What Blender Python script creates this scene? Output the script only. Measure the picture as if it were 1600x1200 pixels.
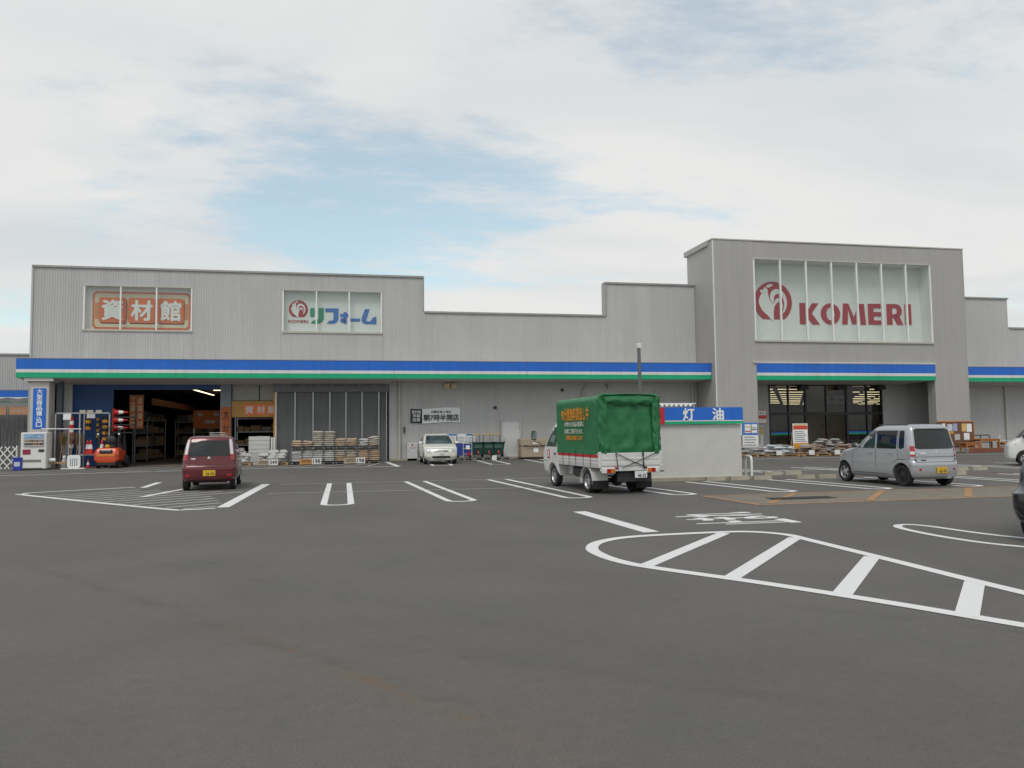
import bpy, bmesh, math, random
from math import sin, cos, pi, radians, sqrt, atan2
from mathutils import Vector, Matrix

for o in list(bpy.data.objects):
    bpy.data.objects.remove(o)
S = bpy.context.scene
COL = S.collection
random.seed(7)

# ------------------------------------------------------------------ camera
YAW, PITCH, ROLL, EYE = 0.20197, 0.0609, 0.01122, 1.6
cam_d = bpy.data.cameras.new('camera')
cam = bpy.data.objects.new('camera', cam_d)
COL.objects.link(cam)
fw = Vector((sin(YAW)*cos(PITCH), cos(YAW)*cos(PITCH), sin(PITCH)))
rt = Vector((cos(YAW), -sin(YAW), 0))
up = rt.cross(fw)
r2 = rt*cos(ROLL) - up*sin(ROLL)
u2 = up*cos(ROLL) + rt*sin(ROLL)
m = Matrix((r2, u2, -fw)).transposed().to_4x4()
m.translation = (0, 0, EYE)
cam.matrix_world = m
cam_d.sensor_width = 36
cam_d.lens = 36*1202/1600
cam_d.clip_start = 0.05
cam_d.clip_end = 3000
S.camera = cam

# ------------------------------------------------------------------ sky and sun
SUN_EL, SUN_AZ = radians(54), radians(208)     # azimuth clockwise from +Y
W = bpy.data.worlds.new('World')
S.world = W
W.use_nodes = True
nt = W.node_tree
nt.nodes.clear()
N = nt.nodes.new
L = nt.links.new
out = N('ShaderNodeOutputWorld')
bg = N('ShaderNodeBackground')
bg.inputs['Strength'].default_value = 0.1
sky = N('ShaderNodeTexSky')
sky.sky_type = 'NISHITA'
sky.sun_disc = False
sky.sun_elevation = SUN_EL
sky.sun_rotation = SUN_AZ
sky.air_density = 1.0
sky.dust_density = 1.5
sky.ozone_density = 1.2
tc = N('ShaderNodeTexCoord')
sep = N('ShaderNodeSeparateXYZ')
L(tc.outputs['Generated'], sep.inputs[0])
def wmath(op, a, b=None, c=None):
    n = N('ShaderNodeMath'); n.operation = op
    for i, v in enumerate((a, b, c)):
        if v is None: continue
        if isinstance(v, (int, float)): n.inputs[i].default_value = v
        else: L(v, n.inputs[i])
    return n.outputs[0]
zc = wmath('MAXIMUM', sep.outputs['Z'], 0.0)
den = wmath('ADD', zc, 0.10)
px = wmath('DIVIDE', sep.outputs['X'], den)
py = wmath('DIVIDE', sep.outputs['Y'], den)
cmb = N('ShaderNodeCombineXYZ')
L(px, cmb.inputs[0]); L(py, cmb.inputs[1])
def wnoise(scale, detail, rough, dist, off, sx=1.0):
    mp = N('ShaderNodeMapping'); L(cmb.outputs[0], mp.inputs[0])
    mp.inputs['Location'].default_value = off
    mp.inputs['Scale'].default_value = (sx, 1, 1)
    n = N('ShaderNodeTexNoise'); L(mp.outputs[0], n.inputs['Vector'])
    n.inputs['Scale'].default_value = scale
    n.inputs['Detail'].default_value = detail
    n.inputs['Roughness'].default_value = rough
    n.inputs['Distortion'].default_value = dist
    return n.outputs['Fac']
n_big = wnoise(0.42, 3, 0.5, 0.4, (3.1, 1.7, 0), 0.8)
n_mid = wnoise(1.9, 10, 0.60, 0.25, (0.4, 5.3, 2), 0.62)
n_fine = wnoise(7.5, 8, 0.62, 0.15, (7.7, 2.2, 1), 0.6)
s1 = wmath('MULTIPLY', n_big, 0.95)
s2 = wmath('MULTIPLY_ADD', n_mid, 1.0, s1)
s3 = wmath('MULTIPLY_ADD', n_fine, 0.45, s2)
def opening(az, el, width, amount, base):
    # a wider break in the cloud layer round one direction of the sky
    d = N('ShaderNodeVectorMath'); d.operation = 'DOT_PRODUCT'
    L(tc.outputs['Generated'], d.inputs[0])
    d.inputs[1].default_value = (sin(az)*cos(el), cos(az)*cos(el), sin(el))
    r = N('ShaderNodeMapRange'); r.interpolation_type = 'SMOOTHSTEP'; L(d.outputs['Value'], r.inputs[0])
    r.inputs[1].default_value = cos(width); r.inputs[2].default_value = 1.0
    r.inputs[3].default_value = 0.0; r.inputs[4].default_value = amount
    return wmath('SUBTRACT', base, r.outputs[0])
s3 = opening(radians(-8), radians(12.5), radians(17), 0.20, s3)
s3 = opening(radians(4), radians(14.5), radians(16), 0.16, s3)
s3 = opening(radians(-20), radians(23), radians(17), -0.14, s3)
s3 = opening(radians(-24), radians(15), radians(13), 0.10, s3)
s3 = opening(radians(-14), radians(29), radians(26), -0.22, s3)
s3 = wmath('MULTIPLY', s3, 0.8)
ramp = N('ShaderNodeValToRGB'); L(s3, ramp.inputs[0])
ramp.color_ramp.interpolation = 'EASE'
ramp.color_ramp.elements[0].position = 0.715; ramp.color_ramp.elements[0].color = (0.38,)*3+(1,)
ramp.color_ramp.elements[1].position = 0.965; ramp.color_ramp.elements[1].color = (1,)*4
# the band near the horizon is milky
hz = N('ShaderNodeMapRange'); L(sep.outputs['Z'], hz.inputs[0])
hz.inputs[1].default_value = 0.0; hz.inputs[2].default_value = 0.17
hz.inputs[3].default_value = 0.75; hz.inputs[4].default_value = 0.0
cov = wmath('MAXIMUM', ramp.outputs[0], hz.outputs[0])
# lighter and greyer parts of the cloud layer
shade = wnoise(0.9, 6, 0.55, 0.3, (9.1, 4.4, 3), 0.7)
cr = N('ShaderNodeValToRGB'); L(shade, cr.inputs[0])
cr.color_ramp.elements[0].position = 0.35; cr.color_ramp.elements[0].color = (6.3, 6.6, 6.8, 1)
cr.color_ramp.elements[1].position = 0.62; cr.color_ramp.elements[1].color = (7.6, 7.6, 7.5, 1)
blue = N('ShaderNodeMix'); blue.data_type = 'RGBA'; blue.blend_type = 'MULTIPLY'
blue.inputs['Factor'].default_value = 1.0
L(sky.outputs[0], blue.inputs['A'])
blue.inputs['B'].default_value = (1.75, 1.95, 1.62, 1)
mix = N('ShaderNodeMix'); mix.data_type = 'RGBA'
L(cov, mix.inputs['Factor'])
L(blue.outputs['Result'], mix.inputs['A'])
L(cr.outputs[0], mix.inputs['B'])
L(mix.outputs['Result'], bg.inputs['Color'])
L(bg.outputs[0], out.inputs[0])

sun_d = bpy.data.lights.new('sun', 'SUN')
sun_d.energy = 1.15
sun_d.angle = radians(20)
sun_d.color = (1.0, 0.95, 0.88)
sun = bpy.data.objects.new('sun', sun_d)
COL.objects.link(sun)
to_sun = Vector((sin(SUN_AZ)*cos(SUN_EL), cos(SUN_AZ)*cos(SUN_EL), sin(SUN_EL)))
sun.rotation_euler = to_sun.to_track_quat('Z', 'Y').to_euler()
sun.location = (10, -10, 40)

S.view_settings.view_transform = 'Standard'
S.view_settings.look = 'None'
S.view_settings.exposure = 0.1
S.view_settings.gamma = 1
S.view_settings.use_curve_mapping = False
S.render.engine = 'CYCLES'
S.cycles.max_bounces = 6
S.cycles.transparent_max_bounces = 12
# ------------------------------------------------------------------ helpers
def tag(o, label=None, cat=None, group=None, kind=None):
    if label: o['label'] = label
    if cat: o['category'] = cat
    if group: o['group'] = group
    if kind: o['kind'] = kind
    return o

def thing(name, label, cat, loc=(0, 0, 0), rz=0.0, group=None):
    o = bpy.data.objects.new(name, None)
    COL.objects.link(o)
    o.location = loc
    o.rotation_euler = (0, 0, rz)
    o.empty_display_size = 0.3
    return tag(o, label, cat, group)

class MB:
    def __init__(s):
        s.v = []; s.f = []
    def add(s, vs, fs):
        n = len(s.v)
        s.v += [tuple(p) for p in vs]
        s.f += [tuple(i+n for i in f) for f in fs]
        return s
    def box(s, x0, x1, y0, y1, z0, z1):
        return s.add([(x0,y0,z0),(x1,y0,z0),(x1,y1,z0),(x0,y1,z0),(x0,y0,z1),(x1,y0,z1),(x1,y1,z1),(x0,y1,z1)],
                     [(0,3,2,1),(4,5,6,7),(0,1,5,4),(1,2,6,5),(2,3,7,6),(3,0,4,7)])
    def cbox(s, x0, x1, y0, y1, z0, z1, c=0.01):
        X=(x0,x1); Y=(y0,y1); Z=(z0,z1)
        vs=[]; idx={}
        for i in (0,1):
            for j in (0,1):
                for k in (0,1):
                    sx=1 if i==0 else -1; sy=1 if j==0 else -1; sz=1 if k==0 else -1
                    for a in range(3):
                        p=[X[i]+sx*c, Y[j]+sy*c, Z[k]+sz*c]
                        p[a]=(X[i],Y[j],Z[k])[a]
                        idx[(i,j,k,a)]=len(vs); vs.append(tuple(p))
        fs=[]
        q=lambda *t: fs.append(tuple(idx[x] for x in t))
        for i in (0,1):
            r=[(i,0,0,0),(i,1,0,0),(i,1,1,0),(i,0,1,0)]; q(*(r if i else r[::-1]))
            r=[(0,i,0,1),(0,i,1,1),(1,i,1,1),(1,i,0,1)]; q(*(r if i else r[::-1]))
            r=[(0,0,i,2),(1,0,i,2),(1,1,i,2),(0,1,i,2)]; q(*(r if i else r[::-1]))
        for a in range(3):
            b,c2=[t for t in range(3) if t!=a]
            for sb in (0,1):
                for sc in (0,1):
                    def key(ea,fa):
                        t=[0,0,0]; t[a]=ea; t[b]=sb; t[c2]=sc
                        return (t[0],t[1],t[2],fa)
                    q(key(0,b),key(1,b),key(1,c2),key(0,c2))
        for i in (0,1):
            for j in (0,1):
                for k in (0,1):
                    q((i,j,k,0),(i,j,k,1),(i,j,k,2))
        return s.add(vs,fs)
    def tube(s, pts, r, n=8, caps=True):
        pts=[Vector(p) for p in pts]
        rings=[]
        base=len(s.v)
        for i,p in enumerate(pts):
            if i==0: d=pts[1]-p
            elif i==len(pts)-1: d=p-pts[i-1]
            else: d=(pts[i+1]-p).normalized()+(p-pts[i-1]).normalized()
            d.normalize()
            a=d.orthogonal().normalized() if i==0 else (prev - d*prev.dot(d)).normalized()
            prev=a
            b=d.cross(a)
            rr=r[i] if isinstance(r,(list,tuple)) else r
            for k in range(n):
                t=2*pi*k/n
                s.v.append(tuple(p+a*cos(t)*rr+b*sin(t)*rr))
        for i in range(len(pts)-1):
            for k in range(n):
                a0=base+i*n+k; a1=base+i*n+(k+1)%n
                s.f.append((a0,a1,a1+n,a0+n))
        if caps:
            s.f.append(tuple(base+k for k in range(n))[::-1])
            s.f.append(tuple(base+(len(pts)-1)*n+k for k in range(n)))
        return s
    def lathe(s, prof, n=24, axis='Z', center=(0,0,0), closed=True):
        # prof: list of (r, h)
        base=len(s.v); cx,cy,cz=center
        for r,h in prof:
            for k in range(n):
                t=2*pi*k/n
                if axis=='Z': p=(cx+r*cos(t),cy+r*sin(t),cz+h)
                elif axis=='X': p=(cx+h,cy+r*cos(t),cz+r*sin(t))
                else: p=(cx+r*sin(t),cy+h,cz+r*cos(t))
                s.v.append(p)
        for i in range(len(prof)-1):
            for k in range(n):
                a=base+i*n+k; b=base+i*n+(k+1)%n
                s.f.append((a,b,b+n,a+n))
        if closed:
            s.f.append(tuple(base+k for k in range(n))[::-1])
            s.f.append(tuple(base+(len(prof)-1)*n+k for k in range(n)))
        return s
    def prism(s, poly, fn, d0, d1):
        # poly of 2D points, fn(a,b,d)->3D
        n=len(poly); base=len(s.v)
        for d in (d0,d1):
            for a,b in poly: s.v.append(tuple(fn(a,b,d)))
        s.f.append(tuple(base+i for i in range(n))[::-1])
        s.f.append(tuple(base+n+i for i in range(n)))
        for i in range(n):
            j=(i+1)%n
            s.f.append((base+i,base+j,base+n+j,base+n+i))
        return s
    def mesh(s, name, smooth=False, angle=40):
        me=bpy.data.meshes.new(name)
        me.from_pydata(s.v,[],s.f)
        me.validate()
        bm=bmesh.new(); bm.from_mesh(me)
        bmesh.ops.recalc_face_normals(bm, faces=bm.faces)
        bm.to_mesh(me); bm.free()
        if smooth: smooth_mesh(me, angle)
        return me
    def build(s, name, mat, parent=None, smooth=False, angle=40, label=None):
        o=bpy.data.objects.new(name, s.mesh(name,smooth,angle))
        COL.objects.link(o)
        if mat: o.data.materials.append(mat)
        if parent: o.parent=parent
        if label: o['label']=label
        return o

def smooth_mesh(me, angle=40):
    me.polygons.foreach_set('use_smooth', [True]*len(me.polygons))
    bm=bmesh.new(); bm.from_mesh(me)
    lim=radians(angle)
    for e in bm.edges:
        if len(e.link_faces)==2:
            e.smooth = e.calc_face_angle(0) < lim
    bm.to_mesh(me); bm.free()

def obj_from(me, name, mat, parent=None):
    o=bpy.data.objects.new(name, me); COL.objects.link(o)
    if mat and len(me.materials)==0: me.materials.append(mat)
    if parent: o.parent=parent
    return o

def struct(o): o['kind']='structure'; return o

def copy_tree(o, parent=None):
    kids=[c for c in bpy.data.objects if c.parent==o] if False else list(o.children)
    c=o.copy(); COL.objects.link(c); c.parent=parent
    for k in kids: copy_tree(k,c)
    return c

# 2D flat polygons on a plane --------------------------------------------
def flat_poly(name, polys, fn, mat, parent=None, thick=0.004):
    mb=MB()
    for p in polys: mb.prism(p, fn, 0, thick)
    me=mb.mesh(name)
    bm=bmesh.new(); bm.from_mesh(me)
    bmesh.ops.triangulate(bm, faces=[f for f in bm.faces if len(f.verts)>4])
    bm.to_mesh(me); bm.free()
    return obj_from(me,name,mat,parent)

def text(body, name, mat, parent, w, h, mtx, bold=0.0, depth=0.004, spacing=1.0, shear=0.0):
    """flat lettering fitted to a box of w by h, centred on mtx; local x right, y up, z out"""
    cu=bpy.data.curves.new(name,'FONT')
    cu.body=body; cu.size=1; cu.extrude=0.001
    cu.resolution_u=3; cu.space_character=spacing; cu.shear=shear
    o=bpy.data.objects.new(name,cu); COL.objects.link(o)
    dg=bpy.context.evaluated_depsgraph_get()
    me=bpy.data.meshes.new_from_object(o.evaluated_get(dg))
    bpy.data.objects.remove(o); bpy.data.curves.remove(cu)
    if len(me.vertices)==0: return None
    xs=[v.co.x for v in me.vertices]; ys=[v.co.y for v in me.vertices]
    cx,cy=(min(xs)+max(xs))/2,(min(ys)+max(ys))/2
    sx=w/(max(xs)-min(xs)) if w else None
    sy=h/(max(ys)-min(ys)) if h else sx
    if sx is None: sx=sy
    src=[(v.co.x-cx,v.co.y-cy,v.co.z) for v in me.vertices]; pf=[tuple(p.vertices) for p in me.polygons]
    bpy.data.meshes.remove(me)
    me=bpy.data.meshes.new(name); vs=[]; fs=[]
    # heavier strokes: the same outlines, shifted and stepped a hair forward
    offs=[(0,0)] if bold<=0 else [(0,0),(bold,0),(-bold,0),(0,bold),(0,-bold)]
    for i,(ox,oy) in enumerate(offs):
        n0=len(vs)
        vs+=[((x+ox)*sx,(y+oy)*sy,(0 if z<0 else depth+i*0.0004)) for x,y,z in src]
        fs+=[tuple(k+n0 for k in f) for f in pf]
    me.from_pydata(vs,[],fs)
    q=bpy.data.objects.new(name,me); COL.objects.link(q)
    me.materials.clear(); me.materials.append(mat)
    q.parent=parent
    q.matrix_local=mtx
    return q

def face_S(x,y,z):   # lettering on a wall facing -Y (toward the camera)
    return Matrix(((1,0,0,x),(0,0,-1,y),(0,1,0,z),(0,0,0,1)))

def rrect(x0,x1,y0,y1,r,n=4):
    pts=[]
    for cx,cy,a in ((x1-r,y0+r,-pi/2),(x1-r,y1-r,0),(x0+r,y1-r,pi/2),(x0+r,y0+r,pi)):
        for k in range(n+1):
            t=a+pi/2*k/n; pts.append((cx+r*cos(t),cy+r*sin(t)))
    return pts

# ------------------------------------------------------------------ materials
MATS={}
def mat(name, rgb, rough=0.6, metal=0.0, var=0.12, scale=6.0, bump=0.0, bscale=60.0, spec=0.5, coat=0.0, streak=0.0, wear=None):
    if name in MATS: return MATS[name]
    m=bpy.data.materials.new(name); m.use_nodes=True
    t=m.node_tree; b=t.nodes['Principled BSDF']
    b.inputs['Roughness'].default_value=rough
    b.inputs['Metallic'].default_value=metal
    b.inputs['Specular IOR Level'].default_value=spec
    b.inputs['Coat Weight'].default_value=coat
    b.inputs['Coat Roughness'].default_value=0.05
    c=t.nodes.new('ShaderNodeTexCoord')
    n=t.nodes.new('ShaderNodeTexNoise'); n.inputs['Scale'].default_value=scale
    n.inputs['Detail'].default_value=6; n.inputs['Roughness'].default_value=0.6
    t.links.new(c.outputs['Object'], n.inputs['Vector'])
    mr=t.nodes.new('ShaderNodeMapRange')
    mr.inputs[1].default_value=0.25; mr.inputs[2].default_value=0.75
    mr.inputs[3].default_value=1-var; mr.inputs[4].default_value=1+var
    t.links.new(n.outputs['Fac'], mr.inputs[0])
    fac=mr.outputs[0]
    if streak>0:
        mp=t.nodes.new('ShaderNodeMapping'); mp.inputs['Scale'].default_value=(3,3,0.08)
        t.links.new(c.outputs['Object'], mp.inputs[0])
        n2=t.nodes.new('ShaderNodeTexNoise'); n2.inputs['Scale'].default_value=1.6; n2.inputs['Detail'].default_value=5
        t.links.new(mp.outputs[0], n2.inputs['Vector'])
        m2=t.nodes.new('ShaderNodeMapRange')
        m2.inputs[1].default_value=0.3; m2.inputs[2].default_value=0.7
        m2.inputs[3].default_value=1-streak; m2.inputs[4].default_value=1+streak*0.5
        t.links.new(n2.outputs['Fac'], m2.inputs[0])
        mm=t.nodes.new('ShaderNodeMath'); mm.operation='MULTIPLY'
        t.links.new(fac,mm.inputs[0]); t.links.new(m2.outputs[0],mm.inputs[1]); fac=mm.outputs[0]
    mx=t.nodes.new('ShaderNodeMix'); mx.data_type='RGBA'; mx.blend_type='MULTIPLY'
    mx.inputs['Factor'].default_value=1
    mx.inputs['A'].default_value=(*rgb,1)
    t.links.new(fac, mx.inputs['B'])
    t.links.new(mx.outputs['Result'], b.inputs['Base Color'])
    if bump>0:
        n3=t.nodes.new('ShaderNodeTexNoise'); n3.inputs['Scale'].default_value=bscale; n3.inputs['Detail'].default_value=4
        t.links.new(c.outputs['Object'], n3.inputs['Vector'])
        bp=t.nodes.new('ShaderNodeBump'); bp.inputs['Strength'].default_value=bump; bp.inputs['Distance'].default_value=0.01
        t.links.new(n3.outputs['Fac'], bp.inputs['Height'])
        t.links.new(bp.outputs[0], b.inputs['Normal'])
    MATS[name]=m
    return m

def emit(name, rgb, strength):
    if name in MATS: return MATS[name]
    m=bpy.data.materials.new(name); m.use_nodes=True
    b=m.node_tree.nodes['Principled BSDF']
    b.inputs['Base Color'].default_value=(*rgb,1)
    b.inputs['Emission Color'].default_value=(*rgb,1)
    b.inputs['Emission Strength'].default_value=strength
    MATS[name]=m
    return m

def glass(name, tint=(0.9,0.95,0.95), refl=0.06):
    """thin pane: clear with a faint mirror that grows at grazing angles"""
    if name in MATS: return MATS[name]
    m=bpy.data.materials.new(name); m.use_nodes=True
    t=m.node_tree; t.nodes.clear()
    o=t.nodes.new('ShaderNodeOutputMaterial')
    tr=t.nodes.new('ShaderNodeBsdfTransparent'); tr.inputs[0].default_value=(*tint,1)
    gl=t.nodes.new('ShaderNodeBsdfGlossy'); gl.inputs['Roughness'].default_value=0.02
    lw=t.nodes.new('ShaderNodeLayerWeight'); lw.inputs[0].default_value=0.5
    pw=t.nodes.new('ShaderNodeMath'); pw.operation='POWER'; pw.inputs[1].default_value=5.0
    t.links.new(lw.outputs['Facing'],pw.inputs[0])
    ad=t.nodes.new('ShaderNodeMath'); ad.operation='MULTIPLY_ADD'; ad.use_clamp=True
    ad.inputs[1].default_value=0.6; ad.inputs[2].default_value=refl*0.6
    t.links.new(pw.outputs[0],ad.inputs[0])
    mx=t.nodes.new('ShaderNodeMixShader')
    t.links.new(ad.outputs[0],mx.inputs[0]); t.links.new(tr.outputs[0],mx.inputs[1]); t.links.new(gl.outputs[0],mx.inputs[2])
    t.links.new(mx.outputs[0],o.inputs[0])
    MATS[name]=m
    return m

# paints and stuffs shared by many things
m_siding  = mat('grey_siding',(0.505,0.505,0.50),0.5,0,0.05,0.5,streak=0.05)
def sheet_tones(m, width, amount):
    # cladding comes in sheets: each has its own faint tone
    t=m.node_tree; b=t.nodes['Principled BSDF']; src=b.inputs['Base Color'].links[0].from_socket
    c=t.nodes.new('ShaderNodeTexCoord'); s=t.nodes.new('ShaderNodeSeparateXYZ'); t.links.new(c.outputs['Object'],s.inputs[0])
    d=t.nodes.new('ShaderNodeMath'); d.operation='DIVIDE'; d.inputs[1].default_value=width; t.links.new(s.outputs[0],d.inputs[0])
    f=t.nodes.new('ShaderNodeMath'); f.operation='FLOOR'; t.links.new(d.outputs[0],f.inputs[0])
    w=t.nodes.new('ShaderNodeTexWhiteNoise'); w.noise_dimensions='1D'; t.links.new(f.outputs[0],w.inputs['W'])
    r=t.nodes.new('ShaderNodeMapRange'); r.inputs[3].default_value=1-amount; r.inputs[4].default_value=1+amount; t.links.new(w.outputs['Value'],r.inputs[0])
    x=t.nodes.new('ShaderNodeMix'); x.data_type='RGBA'; x.blend_type='MULTIPLY'; x.inputs['Factor'].default_value=1
    t.links.new(src,x.inputs['A']); t.links.new(r.outputs[0],x.inputs['B']); t.links.new(x.outputs['Result'],b.inputs['Base Color'])
sheet_tones(m_siding,0.875,0.03)
m_tower   = mat('tower_panel',(0.40,0.39,0.38),0.6,0,0.04,0.6,streak=0.06,bump=0.08,bscale=30)
m_trim    = mat('beige_trim',(0.50,0.48,0.42),0.5,0,0.08,2)
m_capm    = mat('parapet_metal',(0.36,0.35,0.33),0.45,0.2,0.1,1)
m_soffit  = mat('soffit',(0.60,0.56,0.51),0.7,0,0.06,1)
m_blue    = mat('fascia_blue',(0.012,0.14,0.60),0.4,0,0.06,0.7,streak=0.08)
m_white   = mat('fascia_white',(0.72,0.72,0.70),0.45,0,0.06,0.7,streak=0.10)
m_green   = mat('fascia_green',(0.0,0.40,0.19),0.4,0,0.06,0.7,streak=0.08)
m_black   = mat('black_metal',(0.012,0.012,0.013),0.4,0,0.1,5)
m_rubber  = mat('rubber',(0.018,0.018,0.018),0.8,0,0.2,30)
m_dkplast = mat('dark_plastic',(0.03,0.03,0.032),0.55,0,0.15,20)
m_steel   = mat('galvanised_steel',(0.42,0.43,0.44),0.4,0.6,0.12,9)
m_alu     = mat('aluminium_rim',(0.55,0.56,0.57),0.3,0.8,0.06,12)
m_whitep  = mat('white_paint_metal',(0.75,0.75,0.73),0.4,0,0.05,5)
m_red     = mat('sign_red',(0.42,0.025,0.045),0.45,0,0.04,2)
m_orange  = mat('sign_orange',(0.72,0.16,0.05),0.5,0,0.06,2)
m_cream   = mat('sign_cream',(0.72,0.62,0.45),0.5,0,0.05,2)
m_signwht = mat('sign_white',(0.82,0.83,0.82),0.5,0,0.03,2)
m_concrete= mat('concrete',(0.36,0.33,0.26),0.85,0,0.18,4,bump=0.3,bscale=50)
m_wood    = mat('wood_orange',(0.45,0.17,0.045),0.5,0,0.2,8)
m_rawwood = mat('raw_wood',(0.42,0.27,0.13),0.7,0,0.2,10)
m_dkwood  = mat('notice_brown',(0.16,0.075,0.045),0.7,0,0.2,20)
m_pane    = glass('clear_pane',(0.93,0.95,0.94),0.05)
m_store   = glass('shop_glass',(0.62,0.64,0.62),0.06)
m_tube    = emit('fluorescent_tube',(1.0,0.83,0.52),2.6)
# ------------------------------------------------------------------ ground
def asphalt_mat():
    m=bpy.data.materials.new('asphalt'); m.use_nodes=True
    t=m.node_tree; b=t.nodes['Principled BSDF']; N=t.nodes.new; L=t.links.new
    b.inputs['Roughness'].default_value=0.78
    b.inputs['Specular IOR Level'].default_value=0.5
    c=N('ShaderNodeTexCoord'); P=c.outputs['Object']
    def noise(scale,det=4,rough=0.6,vec=None,dist=0.0):
        n=N('ShaderNodeTexNoise'); n.inputs['Scale'].default_value=scale; n.inputs['Detail'].default_value=det
        n.inputs['Roughness'].default_value=rough; n.inputs['Distortion'].default_value=dist
        L(vec or P,n.inputs['Vector']); return n.outputs['Fac']
    def mth(op,a,b2=None,c2=None,clamp=False):
        n=N('ShaderNodeMath'); n.operation=op; n.use_clamp=clamp
        for i,v in enumerate((a,b2,c2)):
            if v is None: continue
            if isinstance(v,(int,float)): n.inputs[i].default_value=v
            else: L(v,n.inputs[i])
        return n.outputs[0]
    def rng(v,a,b2,c2,d):
        n=N('ShaderNodeMapRange'); L(v,n.inputs[0])
        for i,k in enumerate((a,b2,c2,d)): n.inputs[i+1].default_value=k
        return n.outputs[0]
    def mixc(f,a,bcol,blend='MIX'):
        n=N('ShaderNodeMix'); n.data_type='RGBA'; n.blend_type=blend
        if isinstance(f,(int,float)): n.inputs['Factor'].default_value=f
        else: L(f,n.inputs['Factor'])
        for k,v in (('A',a),('B',bcol)):
            if isinstance(v,tuple): n.inputs[k].default_value=(*v,1)
            else: L(v,n.inputs[k])
        return n.outputs['Result']
    grain=rng(noise(150,3,0.75),0.32,0.68,0.55,1.45)
    mid=rng(noise(9,5,0.6),0.3,0.7,0.93,1.07)
    big=rng(noise(0.35,5,0.55,dist=0.5),0.3,0.7,0.88,1.12)
    g2=rng(noise(52,4,0.7),0.3,0.7,0.82,1.18)
    mul=mth('MULTIPLY',mth('MULTIPLY',mth('MULTIPLY',grain,g2),mid),big)
    hue=mixc(rng(noise(0.8,4),0.4,0.65,0,1),(0.110,0.102,0.092),(0.102,0.097,0.090))
    col=mixc(1.0,hue,mul,'MULTIPLY')
    sep=N('ShaderNodeSeparateXYZ'); L(P,sep.inputs[0]); X,Y=sep.outputs[0],sep.outputs[1]
    wob=noise(0.55,4,0.6)
    def line(ax,ay,bx,by,w,wamp=0.5,brk=2.2):
        dx,dy=bx-ax,by-ay; ln=sqrt(dx*dx+dy*dy); dx/=ln; dy/=ln
        al=mth('ADD',mth('MULTIPLY',X,dx),mth('MULTIPLY_ADD',Y,dy,-(ax*dx+ay*dy)))
        d=mth('ADD',mth('MULTIPLY',X,-dy),mth('MULTIPLY_ADD',Y,dx,(ax*dy-ay*dx)))
        d=mth('ABSOLUTE',mth('ADD',d,mth('MULTIPLY',mth('SUBTRACT',wob,0.5),wamp)))
        a=rng(d,0.0,w,1,0)
        s=mth('MULTIPLY',rng(al,0.0,1.2,0,1),rng(al,ln-1.2,ln,1,0))
        return mth('MULTIPLY',mth('MULTIPLY',a,s),rng(noise(brk,4,0.7),0.40,0.66,0,1))
    # scuffed tyre tracks and a rust trail
    for (a,w,k,colr) in (((-4.9,11.9,1.1,4.0),0.16,0.55,(0.062,0.06,0.058)),((-4.2,12.6,2.2,5.2),0.18,0.35,(0.07,0.068,0.066)),
                    ((2.6,7.4,7.5,3.0),0.16,0.35,(0.066,0.064,0.062)),((-0.6,6.6,3.4,3.6),0.15,0.45,(0.066,0.064,0.062))):
        col=mixc(mth('MULTIPLY',line(*a,w),k),col,colr)
    col=mixc(mth('MULTIPLY',line(-1.3,7.3,1.1,3.6,0.11,0.5,3.0),0.75),col,(0.15,0.085,0.04))
    # a turning circle
    r=mth('SQRT',mth('ADD',mth('POWER',mth('SUBTRACT',X,2.7),2),mth('POWER',mth('SUBTRACT',Y,7.9),2)))
    arc=rng(mth('ABSOLUTE',mth('SUBTRACT',r,2.85)),0.0,0.13,1,0)
    arc=mth('MULTIPLY',arc,rng(X,0.2,2.4,1,0))
    col=mixc(mth('MULTIPLY',mth('MULTIPLY',arc,rng(noise(1.6,4,0.65),0.38,0.65,0.15,1)),0.3),col,(0.07,0.068,0.066))
    # pale grit
    v=N('ShaderNodeTexVoronoi'); v.inputs['Scale'].default_value=34; L(P,v.inputs['Vector'])
    grit=mth('MULTIPLY',rng(v.outputs['Distance'],0.0,0.09,1,0),rng(noise(22,2),0.56,0.66,0,0.55))
    col=mixc(grit,col,(0.26,0.25,0.235))
    rust=mth('MULTIPLY',rng(noise(1.3,6,0.7),0.60,0.75,0,0.16),1.0)
    col=mixc(rust,col,(0.16,0.115,0.07))
    # oil drips where cars stand
    v2=N('ShaderNodeTexVoronoi'); v2.inputs['Scale'].default_value=0.9; L(P,v2.inputs['Vector'])
    drip=mth('MULTIPLY',rng(mth('ADD',v2.outputs['Distance'],mth('MULTIPLY',noise(9,3),0.10)),0.07,0.14,1,0),rng(noise(0.4,2),0.48,0.6,0,0.45))
    col=mixc(drip,col,(0.05,0.048,0.046))
    L(col,b.inputs['Base Color'])
    bp=N('ShaderNodeBump'); bp.inputs['Strength'].default_value=0.35; bp.inputs['Distance'].default_value=0.006
    L(noise(160,3,0.7),bp.inputs['Height']); L(bp.outputs[0],b.inputs['Normal'])
    return m
m_asph=asphalt_mat()

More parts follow.
